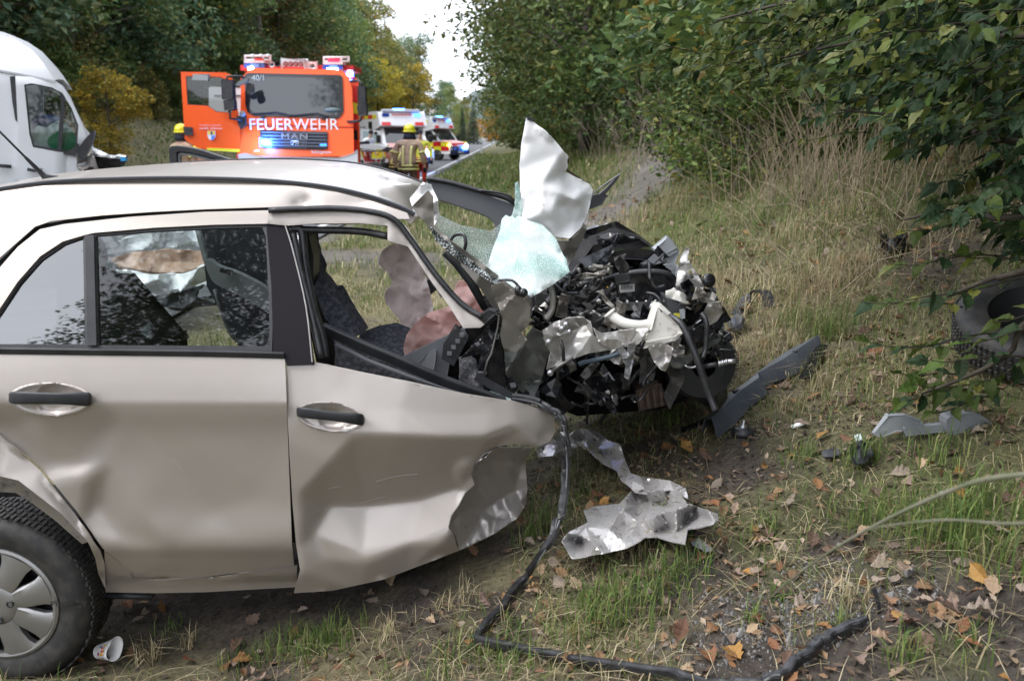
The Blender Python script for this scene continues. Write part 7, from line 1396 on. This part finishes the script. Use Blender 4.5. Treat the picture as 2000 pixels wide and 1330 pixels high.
def person(label, x, y, rz, jacket, legs, head='helmet', lean=0., armout=.0, h=1.0, tape=True):
    z0 = .04 if x < -3.1 else float(gz(x, y)); e = thing('person', label, 'person', (0, 0, 0)); f = lambda z: lean * max(0, z - .95)   # leans towards -Y (the way the figure faces)
    J = lambda a, b, c: (a, b - f(c), c - .25 * lean * max(0, c - .95))
    arms = [(.20, 0, 1.44), (.27, .02, 1.40), (.33, -.02 - armout * .3, 1.13), (.35, -.14 - armout, .90), (.35, -.17 - armout, .80)]
    V = [J(0, 0, .95), J(0, 0, 1.15), J(0, 0, 1.40), J(0, 0, 1.52), J(0, -.02, 1.60), J(0, -.03, 1.70)]; E = [(0, 1), (1, 2), (2, 3), (3, 4), (4, 5)]; rr = [.13, .12, .13, .055, .085, .08]
    for s in (-1, 1):
        b = len(V); V += [J(s * a, q, c) for a, q, c in arms[1:]]; rr += [.055, .042, .032, .035]; E += [(2, b), (b, b + 1), (b + 1, b + 2), (b + 2, b + 3)]
        b = len(V); V += [(s * .10, 0, .86), (s * .11, -.01, .48), (s * .12, .02, .08), (s * .12, -.12, .04)]; rr += [.085, .06, .045, .035]; E += [(0, b), (b, b + 1), (b + 1, b + 2), (b + 2, b + 3)]
    skinmesh('body', V, E, rr, skin, e)
    V = [J(0, 0, .78), J(0, 0, .98), J(0, 0, 1.2), J(0, 0, 1.40), J(0, 0, 1.47)]; E = [(0, 1), (1, 2), (2, 3), (3, 4)]; rr = [(.225, .165), (.20, .15), (.20, .15), (.19, .13), (.09, .09)]
    for s in (-1, 1): b = len(V); V += [J(s * a, q, c) for a, q, c in arms[1:4]]; rr += [.085, .072, .065]; E += [(3, b), (b, b + 1), (b + 1, b + 2)]
    jk = skinmesh('jacket', V, E, rr, jacket, e)
    V = [(0, 0, .92), (-.11, 0, .84), (-.12, -.01, .48), (-.125, .02, .12), (.11, 0, .84), (.12, -.01, .48), (.125, .02, .12)]; skinmesh('trousers', V, [(0, 1), (1, 2), (2, 3), (0, 4), (4, 5), (5, 6)], [.16, .115, .095, .085, .115, .095, .085], legs, e)
    for s in (-1, 1): MB().ell((s * .125, -.06, .06), (.065, .15, .07), 12, 8).build('boot', boot, e)
    hc = Vector(J(0, -.035, 1.70))
    if head == 'helmet':
        hm = MB().ell(hc + Vector((0, .01, .05)), (.135, .16, .13), 18, 12).build('helmet', helm, e); MB().lathe(hc + Vector((0, .01, .02)), (0, 0, 1), [(.14, 0), (.175, -.02), (.172, -.03), (.135, -.015)], 20).build('helmet_brim', helm, hm); MB().lathe(hc + Vector((0, .02, -.03)), (0, 0, -1), [(.12, 0), (.14, .06), (.16, .14), (.10, .16)], 18).build('neck_guard', navy, hm)
    else: MB().ell(hc + Vector((0, .012, .035)), (.095, .11, .10), 14, 10).build('cap' if head == 'cap' else 'hair', navy if head == 'cap' else hair, e)
    if head != 'helmet': MB().ell(hc + Vector((0, -.1, -.005)), (.012, .018, .02), 8, 6).build('nose', skin, e)
    if tape:
        def ring(z, rx, ry, w): return MB().lathe((0, 0, 0), (0, 0, 1), [(1, -w), (1.02, -w), (1.02, w), (1, w)], 24, True), z, rx, ry
        for z, rx, ry in ((.80, .25, .19), (.88, .245, .185)):
            m, *_ = ring(z, rx, ry, .022); V = np.concatenate(m.V); V = np.stack([V[:, 0] * rx * 1.0, V[:, 1] * ry * 1.0, V[:, 2] + z], -1); obj('reflective_tape', V, m.F, refl, jk)
        for s in (-1, 1):
            MB().strip([J(s * .09, .165, .9), J(s * .09, .165, 1.1), J(s * .10, .155, 1.3), J(s * .10, .10, 1.42)], .045, .012, up=(0, 1, 0)).build('reflective_tape', refl, jk, smooth=False)
            a, b = Vector(J(s * .31, -.01 - armout * .15, 1.22)), Vector(J(s * .325, -.02 - armout * .2, 1.16)); MB().lathe(a, b - a, [(.088, 0), (.092, 0), (.092, .05), (.088, .05)], 16, True).build('reflective_tape', refl, jk)
    for s in (-1, 1):
        a = Vector(J(s * .35, -.17 - armout, .80)); gm = navy if tape else skin; g_ = MB().ell(a, (.04, .045, .055), 10, 8)
        for k in range(4): q = a + Vector((s * (-.03 + .018 * k), -.01, -.03)); g_.tube([q, q + Vector((0, -.012, -.04)), q + Vector((0, -.03, -.065 + .006 * abs(k - 1)))], [.012, .011, .008], 6)
        g_.tube([a + Vector((-s * .03, -.02, .0)), a + Vector((-s * .055, -.04, -.03)), a + Vector((-s * .05, -.055, -.05))], [.013, .012, .009], 6); g_.build('glove' if tape else 'hand', gm, e)
    e.location = (x, y, z0); e.rotation_euler.z = R(rz); e.scale = (h, h, h); return e
person('firefighter in beige jacket and yellow helmet seen from behind, looking down', at(797, 300, 21.5), 21.5, 172, turn, trous, lean=.22, h=1.03)
person('stooping firefighter in yellow helmet half hidden left of the one seen from behind', at(776, 300, 23.5), 23.5, 150, turn, trous, lean=.75, h=1.0)
person('paramedic with cap and yellow red clothes just right behind the beige firefighter', at(821, 300, 29), 29, 10, yv, redt, head='cap', h=.98)
person('paramedic in white shirt with dark hair bending over the stretcher', at(717, 300, 37), 37, 60, whs, redt, head='hair', lean=.3, tape=False)
person('paramedic in yellow vest standing right of the white shirted one', at(734, 300, 39), 39, 20, yv, redt, head='hair', lean=.1, h=.95, tape=False)
person('firefighter in yellow helmet at the outer edge of the open orange door', at(356, 300, 19.0), 19.0, 150, turn, trous, h=.97)
person('firefighter crouching behind the open orange door, only sleeves and legs showing below it', at(384, 300, 18.9), 18.9, 200, turn, trous, lean=.9, h=.8)
# ---- stretcher
st = thing('stretcher', 'wheeled stretcher with white pad and dark wheels beside the fire engine', 'stretcher', (at(730, 300, 33), 33, .04)); SY = 33
def PS(a, b): return P(a, b, SY)
slab('pad', smooth_poly([(698, 284), (720, 282), (742, 284), (752, 288), (744, 292), (705, 290)], 3), SY - .3, .6, white, st, bev=.03); slab('blanket', [(703, 279), (716, 277), (718, 284), (702, 284)], SY - .25, .45, navy, st, bev=.03)
fm = MB()
for pts in ([(694, 291), (765, 291)], [(694, 295), (765, 296)], [(700, 292), (712, 318), (745, 318)], [(760, 292), (748, 320)], [(722, 296), (725, 312)], [(694, 291), (694, 300), (706, 318)]): fm.tube([PS(*p) for p in pts], .028, 6)
fm.build('frame', silver, st); slab('rest', [(748, 288), (766, 290), (764, 294), (748, 293)], SY - .25, .5, blk, st, bev=.02)
for a, r_ in ((736, .30), (702, .12), (752, .2)): MB().lathe(Vector((PS(a, 310).x, SY - .35, .04 + r_)), (0, -1, 0), [(0, .03), (.05, .04), (r_ * .7, .03), (r_, .03), (r_, -.05), (0, -.05)], 24).build('wheel', tyrem, st)
# ---- roadside marker posts
for k, (y, lab_) in enumerate([(78, 'white roadside marker post just beyond the second ambulance'), (118, 'far white roadside marker post near the vanishing point')]):
    q = Vector((-2.7, y, float(gz(-2.7, y)))); e = thing('marker_post', lab_, 'marker post', tuple(q)); MB().prism([q + Vector(v) for v in [(-.06, 0, 0), (.06, 0, 0), (.06, 0, 1.0), (-.06, 0, 1.08)]], (0, .1, 0)).build('post', white, e, smooth=False); MB().box(q + Vector((0, .05, .82)), (.126, .106, .16)).build('band', blk, e, smooth=False)
